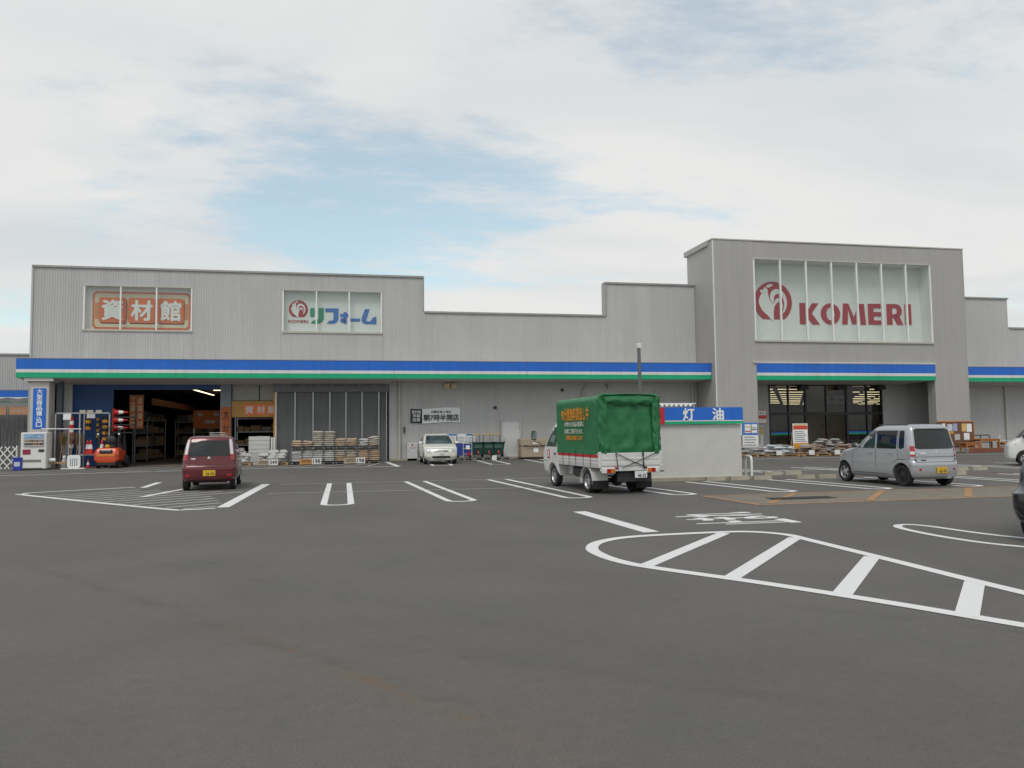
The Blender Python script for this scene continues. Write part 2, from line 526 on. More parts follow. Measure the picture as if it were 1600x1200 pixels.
def line_mat():
    m=bpy.data.materials.new('road_paint'); m.use_nodes=True
    t=m.node_tree; b=t.nodes['Principled BSDF']; N=t.nodes.new; L=t.links.new
    b.inputs['Roughness'].default_value=0.75
    c=N('ShaderNodeTexCoord')
    n=N('ShaderNodeTexNoise'); n.inputs['Scale'].default_value=3.5; n.inputs['Detail'].default_value=10; n.inputs['Roughness'].default_value=0.72
    L(c.outputs['Object'],n.inputs['Vector'])
    r=N('ShaderNodeValToRGB'); L(n.outputs['Fac'],r.inputs[0])
    e=r.color_ramp.elements
    e[0].position=0.24; e[0].color=(0.30,0.295,0.285,1); e[1].position=0.40; e[1].color=(0.70,0.70,0.695,1)
    L(r.outputs[0],b.inputs['Base Color'])
    return m
m_line=line_mat()
m_worn=mat('worn_road_paint',(0.40,0.395,0.385),0.8,0,0.35,4)
m_oline=mat('worn_orange_paint',(0.36,0.20,0.09),0.8,0,0.3,5)
m_patch=mat('brown_cement_patch',(0.19,0.165,0.13),0.88,0,0.2,2.5,bump=0.3)

g=MB().add([(-400,-250,0),(400,-250,0),(400,600,0),(-400,600,0)],[(0,1,2,3)]).build('parking_ground',m_asph)
struct(g)

def ribbon(pts,w,z):
    """flat strip of paint with a real edge along a polyline"""
    mb=MB(); P=[Vector(p) for p in pts]; n=len(P)
    ln=[]; rn=[]
    for i,p in enumerate(P):
        if i==0: d=P[1]-P[0]
        elif i==n-1: d=P[-1]-P[-2]
        else: d=(P[i+1]-p).normalized()+(p-P[i-1]).normalized()
        d.normalize(); q=Vector((-d.y,d.x))
        ww=w[i] if isinstance(w,(list,tuple)) else w
        ln.append(p+q*ww/2); rn.append(p-q*ww/2)
    vs=[(v.x,v.y,z) for v in ln]+[(v.x,v.y,z) for v in rn]
    fs=[(i,i+n,i+1+n,i+1) for i in range(n-1)]
    return mb.add(vs,fs)
def mark(name,pts,w,z=0.008,m=None):
    return struct(ribbon(pts,w,0.002+z*0.3).build(name,m or m_line))
def smoothpts(pts,k=6):
    P=[Vector(p) for p in pts]; out=[]
    for i in range(len(P)-1):
        a=P[max(i-1,0)];b=P[i];c=P[i+1];d=P[min(i+2,len(P)-1)]
        for s in range(k):
            t=s/k
            out.append(0.5*((2*b)+(c-a)*t+(2*a-5*b+4*c-d)*t*t+(-a+3*b-3*c+d)*t**3))
    out.append(P[-1]); return [tuple(p) for p in out]

# bay dividers: long U shapes, two lines joined by a round nose
def u_mark(xl,xr,yb,yf,lean,w=0.15):
    pts=[(xl+lean,yb)]
    r=(xr-xl)/2
    pts.append((xl,yf+0.25))
    for k in range(1,8):
        t=pi*k/8
        pts.append(((xl+xr)/2-r*cos(t),yf+0.25-0.25*sin(t)))
    pts.append((xr,yf+0.25)); pts.append((xr+lean,yb))
    mark('bay_divider_line',pts,w)
for i,(xc,lean) in enumerate(((-0.38,-0.1),(2.42,-0.5),(5.22,-0.6),(7.9,-0.5),(10.62,-0.5),(13.35,-0.5),(16.1,-0.5),(18.9,-0.5),(21.7,-0.5))):
    u_mark(xc-0.30,xc+0.30,25.2 if i<3 else 21.9,17.62,lean)
mark('bay_line',[(-2.3,21.6),(2.2,21.35),(6.6,21.1)],0.10,0.0125,m_worn)
mark('bay_line',[(-2.3,25.2),(3,25.3),(8.4,25.3)],0.10,0.0125,m_worn)
# rows of bays farther away
for xc in (14.9,18.1,21.3,24.5,27.7,30.9):
    u_mark(xc-0.3,xc+0.3,28.4,24.2,-0.5,0.14)
mark('bay_line',[(12.6,26.3),(33,26.5)],0.12,0.0125)
mark('drive_line',[(20.4,36.9),(46,37.2)],0.18)
mark('drive_line',[(20,34.2),(46,34.4)],0.12,m=m_worn)
for xc in (4.1,6.9,9.6,12.4):
    u_mark(xc-0.45,xc+0.45,42.2,36.4,0.15,0.15)
# hatched loading zone along the open bays
mark('loading_zone_line',[(-30,33.6),(-14,35.2),(-3.6,37.3),(2.0,36.4)],0.2)
mark('loading_zone_line',[(1.65,42.4),(2.0,36.4)],0.24,0.012)
for k in range(15):
    x0=-15.5+k*1.15
    xa,xb=x0,x0+1.9
    mark('loading_zone_stripe',[(xa,37.6 if x0>-6 else 36.2),(min(xb,1.55),42.0)],0.14,0.016,m_worn)
# left hatched island
tipx,tipy=-8.95,23.75
outline=[(-2.75,25.6),(-2.82,17.85)]
mark('island_line',outline,0.26,0.012)
mark('island_line',smoothpts([(-2.95,17.72),(-3.5,17.55),(-4.2,18.05),(-8.7,23.2),(-9.0,23.75),(-8.95,24.15),(-8.3,24.6),(-6.6,25.6)]),0.17,0.016)
for k in range(11):
    # stripes run from the slanting edge up to the right
    t=k/10.5
    ax,ay=-3.6+(-8.5+3.6)*t,17.75+(22.9-17.75)*t
    ln=0.75+ (2.9*t if t<0.45 else 1.3+0.55*(1-t)*3)
    ex=min(ax+ln*1.0,-3.0); k2=(ex-ax)
    mark('island_stripe',[(ax,ay),(ex,ay+k2*0.78)],0.15,0.008,m_worn)
mark('lane_line',[(-5.37,21.5),(-4.92,24.2)],0.18,0.020)
mark('lane_line',[(-6.3,25.3),(-6.45,27.9)],0.2)
# near hatched island
isl=smoothpts([(5.72,4.4),(5.2,5.4),(4.77,6.26),(4.14,7.36),(3.42,8.45),(3.18,8.95),(3.09,9.5),(3.14,10.08),(3.45,10.65),(4.1,11.02),(5.42,11.12),(6.0,11.02),(6.33,10.6),(6.34,10.0),(6.30,8.2),(6.26,6.4),(6.3,4.4)])
mark('island_line',isl,0.17,0.012)
for a,b in (((3.32,8.62),(5.55,11.02)),((3.92,7.68),(6.28,10.26)),((4.50,6.62),(6.25,8.52)),((5.10,5.74),(6.24,6.90))):
    mark('island_stripe',[a,b],0.185,0.008)
mark('stop_bar',[(4.33,14.68),(4.53,11.42)],0.27)
# narrow island at the right
fing=[(9.6,7.6),(8.62,8.7),(8.35,9.6),(8.42,10.7),(8.7,11.12),(9.0,10.9),(9.2,9.6),(10.0,8.0)]
mark('island_line',smoothpts(fing),0.13)
# painted word: stop, written for cars coming from the right
mt=Matrix(((0,-1,0,6.55),(1,0,0,12.78),(0,0,1,0.001),(0,0,0,1)))
tx=text('止まれ','painted_word',m_line,None,1.75,1.75,mt,bold=0.014,depth=0.0035)
struct(tx)
# brown repaired strip with worn orange paint and a drain grate
pp=[(8.1,17.22),(8.25,14.75),(16,14.85),(30,15.2),(30,17.3),(14.8,17.3)]
mb=MB(); mb.add([(x,y,0.002) for x,y in pp],[tuple(range(len(pp)))])
struct(mb.build('repaired_strip',m_patch))
mark('strip_line',[(8.1,17.18),(8.27,14.8)],0.14,0.014,m_oline)
mark('strip_line',[(8.3,14.8),(16,14.9),(30,15.25)],0.12,0.010,m_oline)
mark('strip_line',[(8.2,17.17),(14.8,17.24),(30,17.25)],0.10,0.010,m_oline)
for x0 in (8.6,11.0,13.5,16.2):
    mark('strip_line',[(x0,15.0),(x0+1.9,17.1)],0.16,0.0175,m_oline)
# kerb along the shop wall and pavement inside the bays
mb=MB()
mb.cbox(1.95,20.3,43.22,43.47,0,0.13,0.015)
struct(mb.build('wall_kerb',m_concrete))
mb=MB(); mb.add([(-16.3,42.9,0.004),(1.9,42.9,0.004),(1.9,76,0.004),(-16.3,76,0.004)],[(0,1,2,3)])
struct(mb.build('hall_floor',mat('hall_floor_concrete',(0.16,0.15,0.14),0.7,0,0.15,1.5)))
mb=MB(); mb.add([(20.6,44.3,0.004),(78,44.3,0.004),(78,95,0.004),(20.6,95,0.004)],[(0,1,2,3)])
struct(mb.build('shop_floor',mat('shop_floor_vinyl',(0.3,0.29,0.27),0.35,0,0.08,1)))
mb=MB(); mb.add([(-16.5,41.9,0.0045),(-7.5,42.3,0.0045),(-7.5,42.85,0.0045),(-16.5,42.6,0.0045)],[(0,1,2,3)])
struct(mb.build('rusty_floor_strip',mat('rusty_strip',(0.24,0.15,0.09),0.85,0,0.3,2)))
# low wheel stops
wsm=MB()
prof=[(-0.09,0),(0.09,0),(0.06,0.12),(-0.06,0.12)]
wsm.prism(prof,lambda a,b,d:(d,a,b),-0.3,0.3)
wme=wsm.mesh('wheel_stop'); wme.materials.append(m_concrete)
for x,y,lab in ((13.9,24.0,'beige concrete wheel stop behind the white guard rail'),(14.7,24.05,'beige concrete wheel stop behind the white guard rail'),
            (13.85,21.95,'beige concrete wheel stop in front of the silver car'),(14.6,21.95,'beige concrete wheel stop in front of the silver car'),
            (10.9,22.15,'beige concrete wheel stop at foot of kerosene kiosk'),(11.7,22.15,'beige concrete wheel stop at foot of kerosene kiosk'),(12.45,22.1,'beige concrete wheel stop at foot of kerosene kiosk'),
            (18.6,22.0,'beige concrete wheel stop beside the silver car'),(19.4,22.0,'beige concrete wheel stop beside the silver car'),
            (21.3,24.0,'beige concrete wheel stop short of the white van'),(22.1,24.0,'beige concrete wheel stop short of the white van')):
    o=bpy.data.objects.new('wheel_stop',wme); COL.objects.link(o); o.location=(x,y,0.0)
    tag(o,lab,'wheel stop','wheel stops of the parking bays')
mark('red_kerb_line',[(12.9,22.35),(30,22.6)],0.16,0.010,mat('red_brick_paint',(0.20,0.07,0.05),0.85,0,0.2,6))
# ------------------------------------------------------------------ store building
D=43.54; C=41.49; T=41.0
B=thing('store_building','long grey ribbed metal home centre with blue white green fascia and tall entrance tower','building',(0,D,0))
def bp(mb,name,m,**k):   # part of the building, given in world coordinates
    o=mb.build(name,m,B,**k); o.matrix_parent_inverse=Matrix.Translation((0,-D,0)); return o
def sub(mb,name,m,parent,**k):
    o=mb.build(name,m,parent,**k); return o

def ribbed(mb,x0,x1,y,z0,z1,pitch=0.125,depth=0.02):
    """vertical trapezoid ribs on a wall facing -Y"""
    n=max(1,int(round((x1-x0)/pitch))); p=(x1-x0)/n
    xs=[]
    for i in range(n):
        a=x0+i*p
        xs+= [(a,0),(a+p*0.38,0),(a+p*0.5,-depth),(a+p*0.88,-depth)]
    xs.append((x1,0))
    vs=[(x,y+d,z0) for x,d in xs]+[(x,y+d,z1) for x,d in xs]
    k=len(xs)
    mb.add(vs,[(i,i+1,i+1+k,i+k) for i in range(k-1)])
    return mb

def wall_section(x0,x1,z0,z1,holes=(),name='wall',y=D,m=None):
    """ribbed wall with rectangular holes (hx0,hx1,hz0,hz1)"""
    mb=MB(); cur=x0
    for h in sorted(holes):
        ribbed(mb,cur,h[0],y,z0,z1)
        ribbed(mb,h[0],h[1],y,z0,h[2]); ribbed(mb,h[0],h[1],y,h[3],z1)
        cur=h[1]
    ribbed(mb,cur,x1,y,z0,z1)
    return bp(mb,name,m or m_siding)

S1=(-13.86,-8.58,7.16,9.44); S2=(-3.86,1.46,7.2,9.46)
wall_section(-16.29,3.82,4.4,10.37,(S1,S2))
wall_section(3.82,14.7,0.0,8.36)
wall_section(14.7,20.39,0.0,10.34)
wall_section(1.87,3.82,0.0,4.4)
wall_section(37.3,42.9,0.0,10.05)
wall_section(42.9,60,0.0,8.07)
# roof mass behind, side walls, left set-back wing
mb=MB(); mb.box(-16.29,3.82,D+0.6,78,4.62,10.2); bp(mb,'roof_block',m_siding)
mb=MB(); mb.box(-16.4,-16.2,D+0.02,78,0,10.3); bp(mb,'side_wall',m_siding)
mb=MB(); mb.box(3.84,20.3,D+0.15,78,0,8.2); bp(mb,'roof_block',m_siding)
mb=MB(); mb.box(14.75,20.35,D+0.15,D+0.55,8.25,10.2); bp(mb,'roof_block',m_siding)
bp(MB().box(37.35,42.85,D+0.1,D+0.6,4.95,9.95),'roof_block',m_siding); bp(MB().box(37.35,80,D+0.12,95,4.95,7.95),'roof_block',m_siding)
mb=MB(); ribbed(mb,-60,-16.45,50,0,6.38); bp(mb,'wing_wall',m_siding)
mb=MB(); mb.box(-60,-16.5,50.1,70,0,6.3); bp(mb,'roof_block',m_siding)
# parapet caps
for x0,x1,z,y in ((-16.36,3.86,10.36,D),(3.88,14.66,8.35,D),(14.62,20.38,10.33,D),(37.32,42.95,10.04,D),(42.98,60,8.06,D),(-60,-16.46,6.37,50)):
    mb=MB(); mb.box(x0,x1,y-0.09,y+0.5,z,z+0.10); bp(mb,'parapet_cap',m_capm)
mb=MB(); mb.box(3.78,3.86,D-0.06,D+0.62,8.46,10.35); bp(mb,'corner_trim',m_capm)
mb=MB(); mb.box(14.64,14.72,D-0.06,D+0.62,8.46,10.32); bp(mb,'corner_trim',m_capm)
mb=MB(); mb.box(-16.36,-16.28,D-0.06,D+0.02,4.5,10.35); bp(mb,'corner_trim',m_siding)

# sign recesses with mullions and panes
def recess(x0,x1,z0,z1,y0,depth,n,mull,backm,pane=True):
    y1=y0+depth
    mb=MB()
    mb.box(x0,x1,y1,y1+0.05,z0,z1)
    bp(mb,'sign_back_panel',backm)
    mb=MB(); mb.box(x0-0.02,x1+0.02,y0+0.012,y1,z1,z1+0.05); mb.box(x0-0.05,x0,y0+0.012,y1,z0,z1); mb.box(x1,x1+0.05,y0+0.012,y1,z0,z1)
    bp(mb,'recess_lining',m_signwht)
    mb=MB(); mb.box(x0-0.07,x1+0.07,y0-0.07,y1,z0-0.10,z0); bp(mb,'sill',m_trim)
    mb=MB(); mb.box(x0-0.07,x1+0.07,y0-0.05,y0+0.01,z1,z1+0.06); bp(mb,'head_trim',m_trim)
    for i in range(n+1):
        x=x0+(x1-x0)*i/n
        w=mull
        mb=MB(); mb.box(x-w/2,x+w/2,y0-0.04,y0+0.10,z0+0.001,z1-0.001)
        bp(mb,'mullion',m_signwht)
    if pane:
        for i in range(n):
            a=x0+(x1-x0)*i/n+mull/2; b=x0+(x1-x0)*(i+1)/n-mull/2
            mb=MB(); mb.box(a,b,y0+0.03,y0+0.038,z0+0.001,z1-0.001)
            bp(mb,'pane',m_pane)
recess(S1[0],S1[1],S1[2],S1[3],D,0.36,3,0.07,m_signwht)
recess(S2[0],S2[1],S2[2],S2[3],D,0.36,3,0.07,m_signwht)
for x in (S1[0]-0.09,S1[1]+0.05,S2[0]-0.09,S2[1]+0.05):
    mb=MB(); mb.box(x,x+0.04,D-0.035,D+0.0,5.42,7.05); bp(mb,'panel_joint',m_siding)

# fascia bands
def fascia(name,x0,x1,y,zb,zt,depth,flash=False):
    h=zt-zb; z1=zb+h*0.27; z2=zb+h*0.44
    root=bpy.data.objects.new(name,None); COL.objects.link(root); root.parent=B; root.location=(0,-D,0)
    sub(MB().box(x0,x1,y,y+depth,zb,z1),'green_band',m_green,root)
    sub(MB().box(x0,x1,y-0.004,y+depth,z1,z2),'white_band',m_white,root)
    sub(MB().box(x0,x1,y,y+depth,z2,zt),'blue_band',m_blue,root)
    # joints between the fascia sheets
    n=int((x1-x0)/3.6)
    for i in range(1,n):
        x=x0+(x1-x0)*i/n
        sub(MB().box(x-0.006,x+0.006,y-0.006,y-0.0005,zb+0.002,zt-0.002),'sheet_joint',mat('joint_grey',(0.10,0.13,0.17),0.6),root)
    sub(MB().box(x0-0.02,x1+0.02,y-0.02,y+depth,zt,zt+0.035),'flashing',m_white if flash else m_capm,root)
    return root
f1=fascia('canopy_fascia',-16.2,20.36,C,4.47,5.41,0.16)
for xa,xb,zb in ((-16.18,1.95,4.25),(1.96,20.34,4.42)):
    sub(MB().add([(xa,C+0.16,4.49),(xb,C+0.16,4.49),(xb,D-0.03,zb),(xa,D-0.03,zb),(xa,C+0.16,4.56),(xb,C+0.16,4.56),(xb,D-0.03,4.56),(xa,D-0.03,4.56)],[(0,3,2,1),(4,5,6,7),(0,1,5,4),(1,2,6,5),(2,3,7,6),(3,0,4,7)]),'soffit',m_soffit,f1)
sub(MB().box(-16.18,20.34,C+0.16,D-0.03,5.30,5.37),'roof_deck',m_capm,f1)
sub(MB().box(-16.2,-16.05,C+0.16,D+0.0,4.50,5.40),'end_panel',m_blue,f1)
sub(MB().box(-16.18,1.9,C+0.16,C+0.26,4.44,4.50),'drip_edge',m_soffit,f1)
f2=fascia('canopy_fascia',37.32,60,C,4.37,5.30,0.16)
sub(MB().add([(37.32,C+0.16,4.39),(60,C+0.16,4.39),(60,D-0.03,4.18),(37.32,D-0.03,4.18),(37.32,C+0.16,4.46),(60,C+0.16,4.46),(60,D-0.03,4.46),(37.32,D-0.03,4.46)],[(0,3,2,1),(4,5,6,7),(0,1,5,4),(1,2,6,5),(2,3,7,6),(3,0,4,7)]),'soffit',m_soffit,f2)
fw2=fascia('wing_fascia',-60,-16.5,49.0,3.55,4.25,0.12)

# entrance tower: a portal of two piers and a beam, a recess behind
TX0,TX1=20.40,37.30; OX0,OX1=23.0,34.92; TZ=12.62
R=(22.98,34.87,6.75,11.54)
TH=0.66
def smooth_panel(mb,x0,x1,y0,y1,z0,z1): mb.cbox(x0,x1,y0,y1,z0,z1,0.012)
mb=MB(); smooth_panel(mb,TX0,OX0-0.0,T,T+TH,0,TZ); bp(mb,'tower_pier',m_tower)
mb=MB(); smooth_panel(mb,OX1,TX1,T,T+TH,0,TZ); bp(mb,'tower_pier',m_tower)
mb=MB(); mb.box(OX0,OX1,T+0.012,T+0.5,5.45,6.66); bp(mb,'tower_beam',m_tower)
mb=MB(); mb.box(OX0,OX1,T+0.012,T+TH,11.6,TZ-0.02); bp(mb,'tower_beam',m_tower)
mb=MB(); mb.box(TX0,TX0+0.3,T+TH,44.5,0,TZ-0.02); bp(mb,'tower_side',m_tower)
mb=MB(); mb.box(TX1-0.3,TX1,T+TH,44.5,0,TZ-0.02); bp(mb,'tower_side',m_tower)
mb=MB(); mb.box(TX0+0.3,TX1-0.3,T+TH,44.4,TZ-0.25,TZ-0.1); bp(mb,'tower_roof',m_capm)
mb=MB(); mb.box(TX0+0.3,TX1-0.3,44.2,44.45,4.6,TZ-0.25); bp(mb,'tower_back',m_tower)
mb=MB(); mb.box(TX0-0.04,TX1+0.04,T-0.035,T+0.5,TZ,TZ+0.07); bp(mb,'parapet_cap',m_trim)
mb=MB(); mb.box(TX0-0.10,TX0+0.35,T+0.5,44.75,TZ-0.26,TZ+0.05); bp(mb,'side_gutter',m_tower)
mb=MB(); mb.box(TX0-0.01,TX0+0.05,T-0.012,T+0.05,0,TZ); bp(mb,'corner_trim',m_white)
mb=MB(); mb.box(TX1-0.05,TX1+0.01,T-0.012,T+0.05,0,TZ); bp(mb,'corner_trim',m_tower)
recess(R[0],R[1],R[2],R[3],T,0.95,7,0.085,m_signwht)
f3=fascia('entrance_fascia',OX0-0.01,OX1+0.02,T-0.05,4.40,5.38,0.2,True)
sub(MB().add([(OX0,T+0.15,4.42),(OX1,T+0.15,4.42),(OX1,43.9,4.30),(OX0,43.9,4.30),(OX0,T+0.15,4.56),(OX1,T+0.15,4.56),(OX1,43.9,4.56),(OX0,43.9,4.56)],[(0,3,2,1),(4,5,6,7),(0,1,5,4),(1,2,6,5),(2,3,7,6),(3,0,4,7)]),'soffit',m_soffit,f3)
sub(MB().box(OX0-0.25,OX1+0.05,T-0.09,T-0.02,5.42,5.47),'top_trim',m_white,f3)
# recess walls and storefront
SFY=44.0; SX0,SX1=25.45,33.4
mb=MB(); ribbed(mb,20.75,SX0,SFY,0,4.55); bp(mb,'entrance_wall',m_siding)
mb=MB(); ribbed(mb,SX1,36.95,SFY,0,4.55); bp(mb,'entrance_wall',m_siding)
xs=[SX0,26.75,27.95,29.4,30.85,32.3,SX1]
for i,x in enumerate(xs):
    w=0.13 if i in (2,4) else 0.09
    mb=MB(); mb.box(x-w/2,x+w/2,SFY-0.06,SFY+0.08,0.0,4.34); bp(mb,'door_frame',m_black)
for z,h in ((4.27,0.09),(2.48,0.16)):
    mb=MB(); mb.box(SX0+0.05,SX1-0.05,SFY-0.05,SFY+0.07,z-h/2,z+h/2); bp(mb,'door_frame',m_black)
for i in range(6):
    a,b=xs[i]+0.07,xs[i+1]-0.07
    mb=MB(); mb.box(a,b,SFY,SFY+0.01,2.57,4.22); bp(mb,'pane',m_store)
    if i in (2,3): continue        # the sliding doors stand open
    mb=MB(); mb.box(a,b,SFY,SFY+0.01,0.03,2.39); bp(mb,'pane',m_store)
    mb=MB(); mb.box(a,b,SFY-0.008,SFY-0.002,1.24,1.34); mb.box(a,b,SFY-0.008,SFY-0.002,1.15,1.235)
    bp(MB().box(a,b,SFY-0.008,SFY-0.002,1.245,1.34),'glass_stripe',m_blue)
    bp(MB().box(a,b,SFY-0.008,SFY-0.002,1.15,1.24),'glass_stripe',m_green)
for x in (27.6,30.2,33.1):  # projecting lamp boxes over the doors
    q=bp(MB().cbox(x-0.28,x+0.28,SFY-0.55,SFY-0.12,3.98,4.24,0.01),'air_curtain_box',m_dkplast)
# shop interior shell
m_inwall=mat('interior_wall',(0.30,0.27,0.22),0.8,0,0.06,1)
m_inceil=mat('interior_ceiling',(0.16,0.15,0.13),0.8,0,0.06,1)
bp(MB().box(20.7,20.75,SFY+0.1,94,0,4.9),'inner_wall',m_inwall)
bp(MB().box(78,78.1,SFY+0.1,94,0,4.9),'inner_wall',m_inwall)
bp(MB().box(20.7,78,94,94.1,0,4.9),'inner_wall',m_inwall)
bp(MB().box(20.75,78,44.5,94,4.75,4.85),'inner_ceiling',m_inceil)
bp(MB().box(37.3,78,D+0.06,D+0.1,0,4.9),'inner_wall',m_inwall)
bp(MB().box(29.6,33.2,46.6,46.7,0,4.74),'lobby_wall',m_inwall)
# materials hall interior shell
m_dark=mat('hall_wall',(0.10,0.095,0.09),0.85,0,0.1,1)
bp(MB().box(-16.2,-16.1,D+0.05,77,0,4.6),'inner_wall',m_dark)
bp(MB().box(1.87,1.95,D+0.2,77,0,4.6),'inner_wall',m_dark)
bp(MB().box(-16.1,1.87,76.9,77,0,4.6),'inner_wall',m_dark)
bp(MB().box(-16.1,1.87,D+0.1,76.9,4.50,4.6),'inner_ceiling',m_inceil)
# bay fronts under the canopy: blue wall and lintel, pillar, glazed head, folding curtain
m_bluewall=mat('blue_cladding',(0.009,0.055,0.18),0.5,0,0.1,1)
mb=MB(); ribbed(mb,-14.3,-12.35,D,0,3.98,0.2); bp(mb,'blue_wall',m_bluewall)
bp(MB().box(-14.28,-7.06,D-0.028,D+0.15,3.98,4.5),'blue_lintel',m_bluewall)
bp(MB().box(-14.95,-14.3,D-0.1,D+0.3,0,4.52),'pillar',m_siding)
bp(MB().cbox(-7.05,-6.5,D-0.12,D+0.35,0,4.52,0.015),'pillar',mat('pillar_grey',(0.20,0.22,0.25),0.6))
m_mesh=mat('curtain_grey',(0.14,0.143,0.147),0.7,0,0.12,1.2,streak=0.1)
for a,b in ((-6.46,-5.1),(-5.04,-4.25)):
    bp(MB().box(a,b,D+0.05,D+0.07,3.4,4.45),'head_pane',mat('frosted_pane',(0.25,0.24,0.21),0.3))
bp(MB().box(-5.10,-5.04,D+0.02,D+0.1,3.4,4.5),'head_bar',m_black)
bp(MB().box(-6.5,-4.2,D+0.02,D+0.1,4.45,4.52),'head_bar',m_black)
CU=(-4.2,1.84)
bp(MB().cbox(CU[0]-0.05,CU[1],D-0.32,D+0.05,3.84,4.50,0.02),'curtain_box',mat('curtain_box_grey',(0.17,0.175,0.185),0.6))
n=8
for i in range(n):
    a=CU[0]+0.9*0+ (CU[1]-CU[0])*i/n
    if i==0: continue
    bp(MB().box(a+0.06,a+0.62,D-0.335,D-0.322,4.14,4.42),'box_louvre',m_mesh)
bars=[-4.16,-3.16,-2.21,-1.32,-0.46,0.41,1.32,1.74]
for i,x in enumerate(bars):
    w=0.05 if i<7 else 0.04
    bp(MB().box(x-w,x+w*0.4,D-0.26,D-0.16,0.02,3.84),'curtain_post',m_steel if i else m_whitep)
for i in range(7):       # sheets sag into soft folds between the posts
    a,b=bars[i]+0.02,bars[i+1]-0.05
    mb=MB(); k=12
    vs=[]
    for j in range(k+1):
        x=a+(b-a)*j/k; y=D-0.19+0.03*sin(pi*j/k*3+i)+0.05*sin(pi*j/k)
        vs+= [(x,y,0.03),(x,y+0.015*sin(i*2+j),1.9),(x,y,3.84)]
    fs=[]
    for j in range(k):
        for r in (0,1): fs.append((j*3+r,j*3+3+r,j*3+4+r,j*3+1+r))
    mb.add(vs,fs); bp(mb,'curtain_sheet',m_mesh,smooth=True)
bp(MB().box(-4.3,-4.22,D-0.2,D-0.1,0.02,3.84),'yellow_post',mat('yellow_paint',(0.6,0.3,0.03),0.5))
# downpipes, vents, lamps and small fittings on the wall
for x,z1 in ((2.45,4.45),(20.05,4.45)):
    p=bp(MB().tube([(x,D-0.12,0.1),(x,D-0.12,z1)],0.075,10),'downpipe',m_trim,smooth=True)
    for z in (0.9,2.1,3.3):
        bp(MB().box(x-0.07,x+0.07,D-0.17,D-0.02,z,z+0.04),'pipe_clip',m_trim)
bp(MB().tube([(13.55,D-0.2,4.5),(13.5,D-0.15,4.42),(13.15,D-0.12,3.85),(13.12,D-0.12,3.7),(13.12,D-0.12,0.1)],0.055,10),'downpipe',m_trim,smooth=True)
bp(MB().tube([(42.3,D-0.12,0.1),(42.3,D-0.12,4.4)],0.06,10),'downpipe',m_trim,smooth=True)
m_vent=mat('beige_vent',(0.62,0.50,0.30),0.5,0,0.05,3)
for x in (4.98,5.36):
    bp(MB().cbox(x,x+0.31,D-0.25,D-0.02,4.02,4.33,0.02),'vent_hood',m_vent)
bp(MB().lathe([(0.0,0),(0.07,0),(0.09,0.05),(0.09,0.12)],14,'Y',(7.9,D-0.16,2.95)),'wall_lamp',m_dkplast,smooth=True)
bp(MB().lathe([(0.0,0),(0.07,0),(0.09,0.05),(0.09,0.12)],14,'Y',(11.9,D-0.16,3.95)),'wall_lamp',m_dkplast,smooth=True)
bp(MB().tube([(14.6,D-0.05,4.3),(14.6,D-0.2,4.25),(14.6,D-0.22,4.05)],0.03,8),'wall_lamp',m_dkplast,smooth=True)
bp(MB().cbox(2.68,2.75,D-0.12,D-0.03,1.55,1.9,0.01),'meter_case',m_dkplast)
dr=bp(MB().cbox(8.3,9.32,D-0.09,D-0.02,0.13,2.12,0.01),'door',mat('door_grey',(0.64,0.64,0.64),0.4,0,0.04,2))
for nm,mb,mm in (('door_jamb',MB().box(8.22,8.3,D-0.11,D-0.02,0.13,2.12),m_siding),('door_jamb',MB().box(9.32,9.4,D-0.11,D-0.02,0.13,2.12),m_siding),
                 ('door_head',MB().box(8.22,9.4,D-0.12,D-0.02,2.125,2.2),m_siding),('door_handle',MB().cbox(8.38,8.43,D-0.15,D-0.095,0.98,1.16,0.006),m_steel),
                 ('hinge',MB().box(9.27,9.315,D-0.105,D-0.092,1.75,1.9),m_steel)):
    o=sub(mb,nm,mm,dr)
# corner column that carries the canopy
m_col=mat('column_cream',(0.55,0.53,0.50),0.5,0,0.05,1)
bp(MB().cbox(-15.62,-14.78,41.72,42.5,0,4.30,0.03),'column',m_col)
bp(MB().box(-15.85,-14.55,41.55,42.6,4.30,4.50),'column_head',m_col)
bp(MB().box(-14.75,-14.5,42.6,42.9,0,4.5),'column_rear_post',mat('slate_post',(0.12,0.13,0.15),0.6))  # slate-grey post standing just behind the column
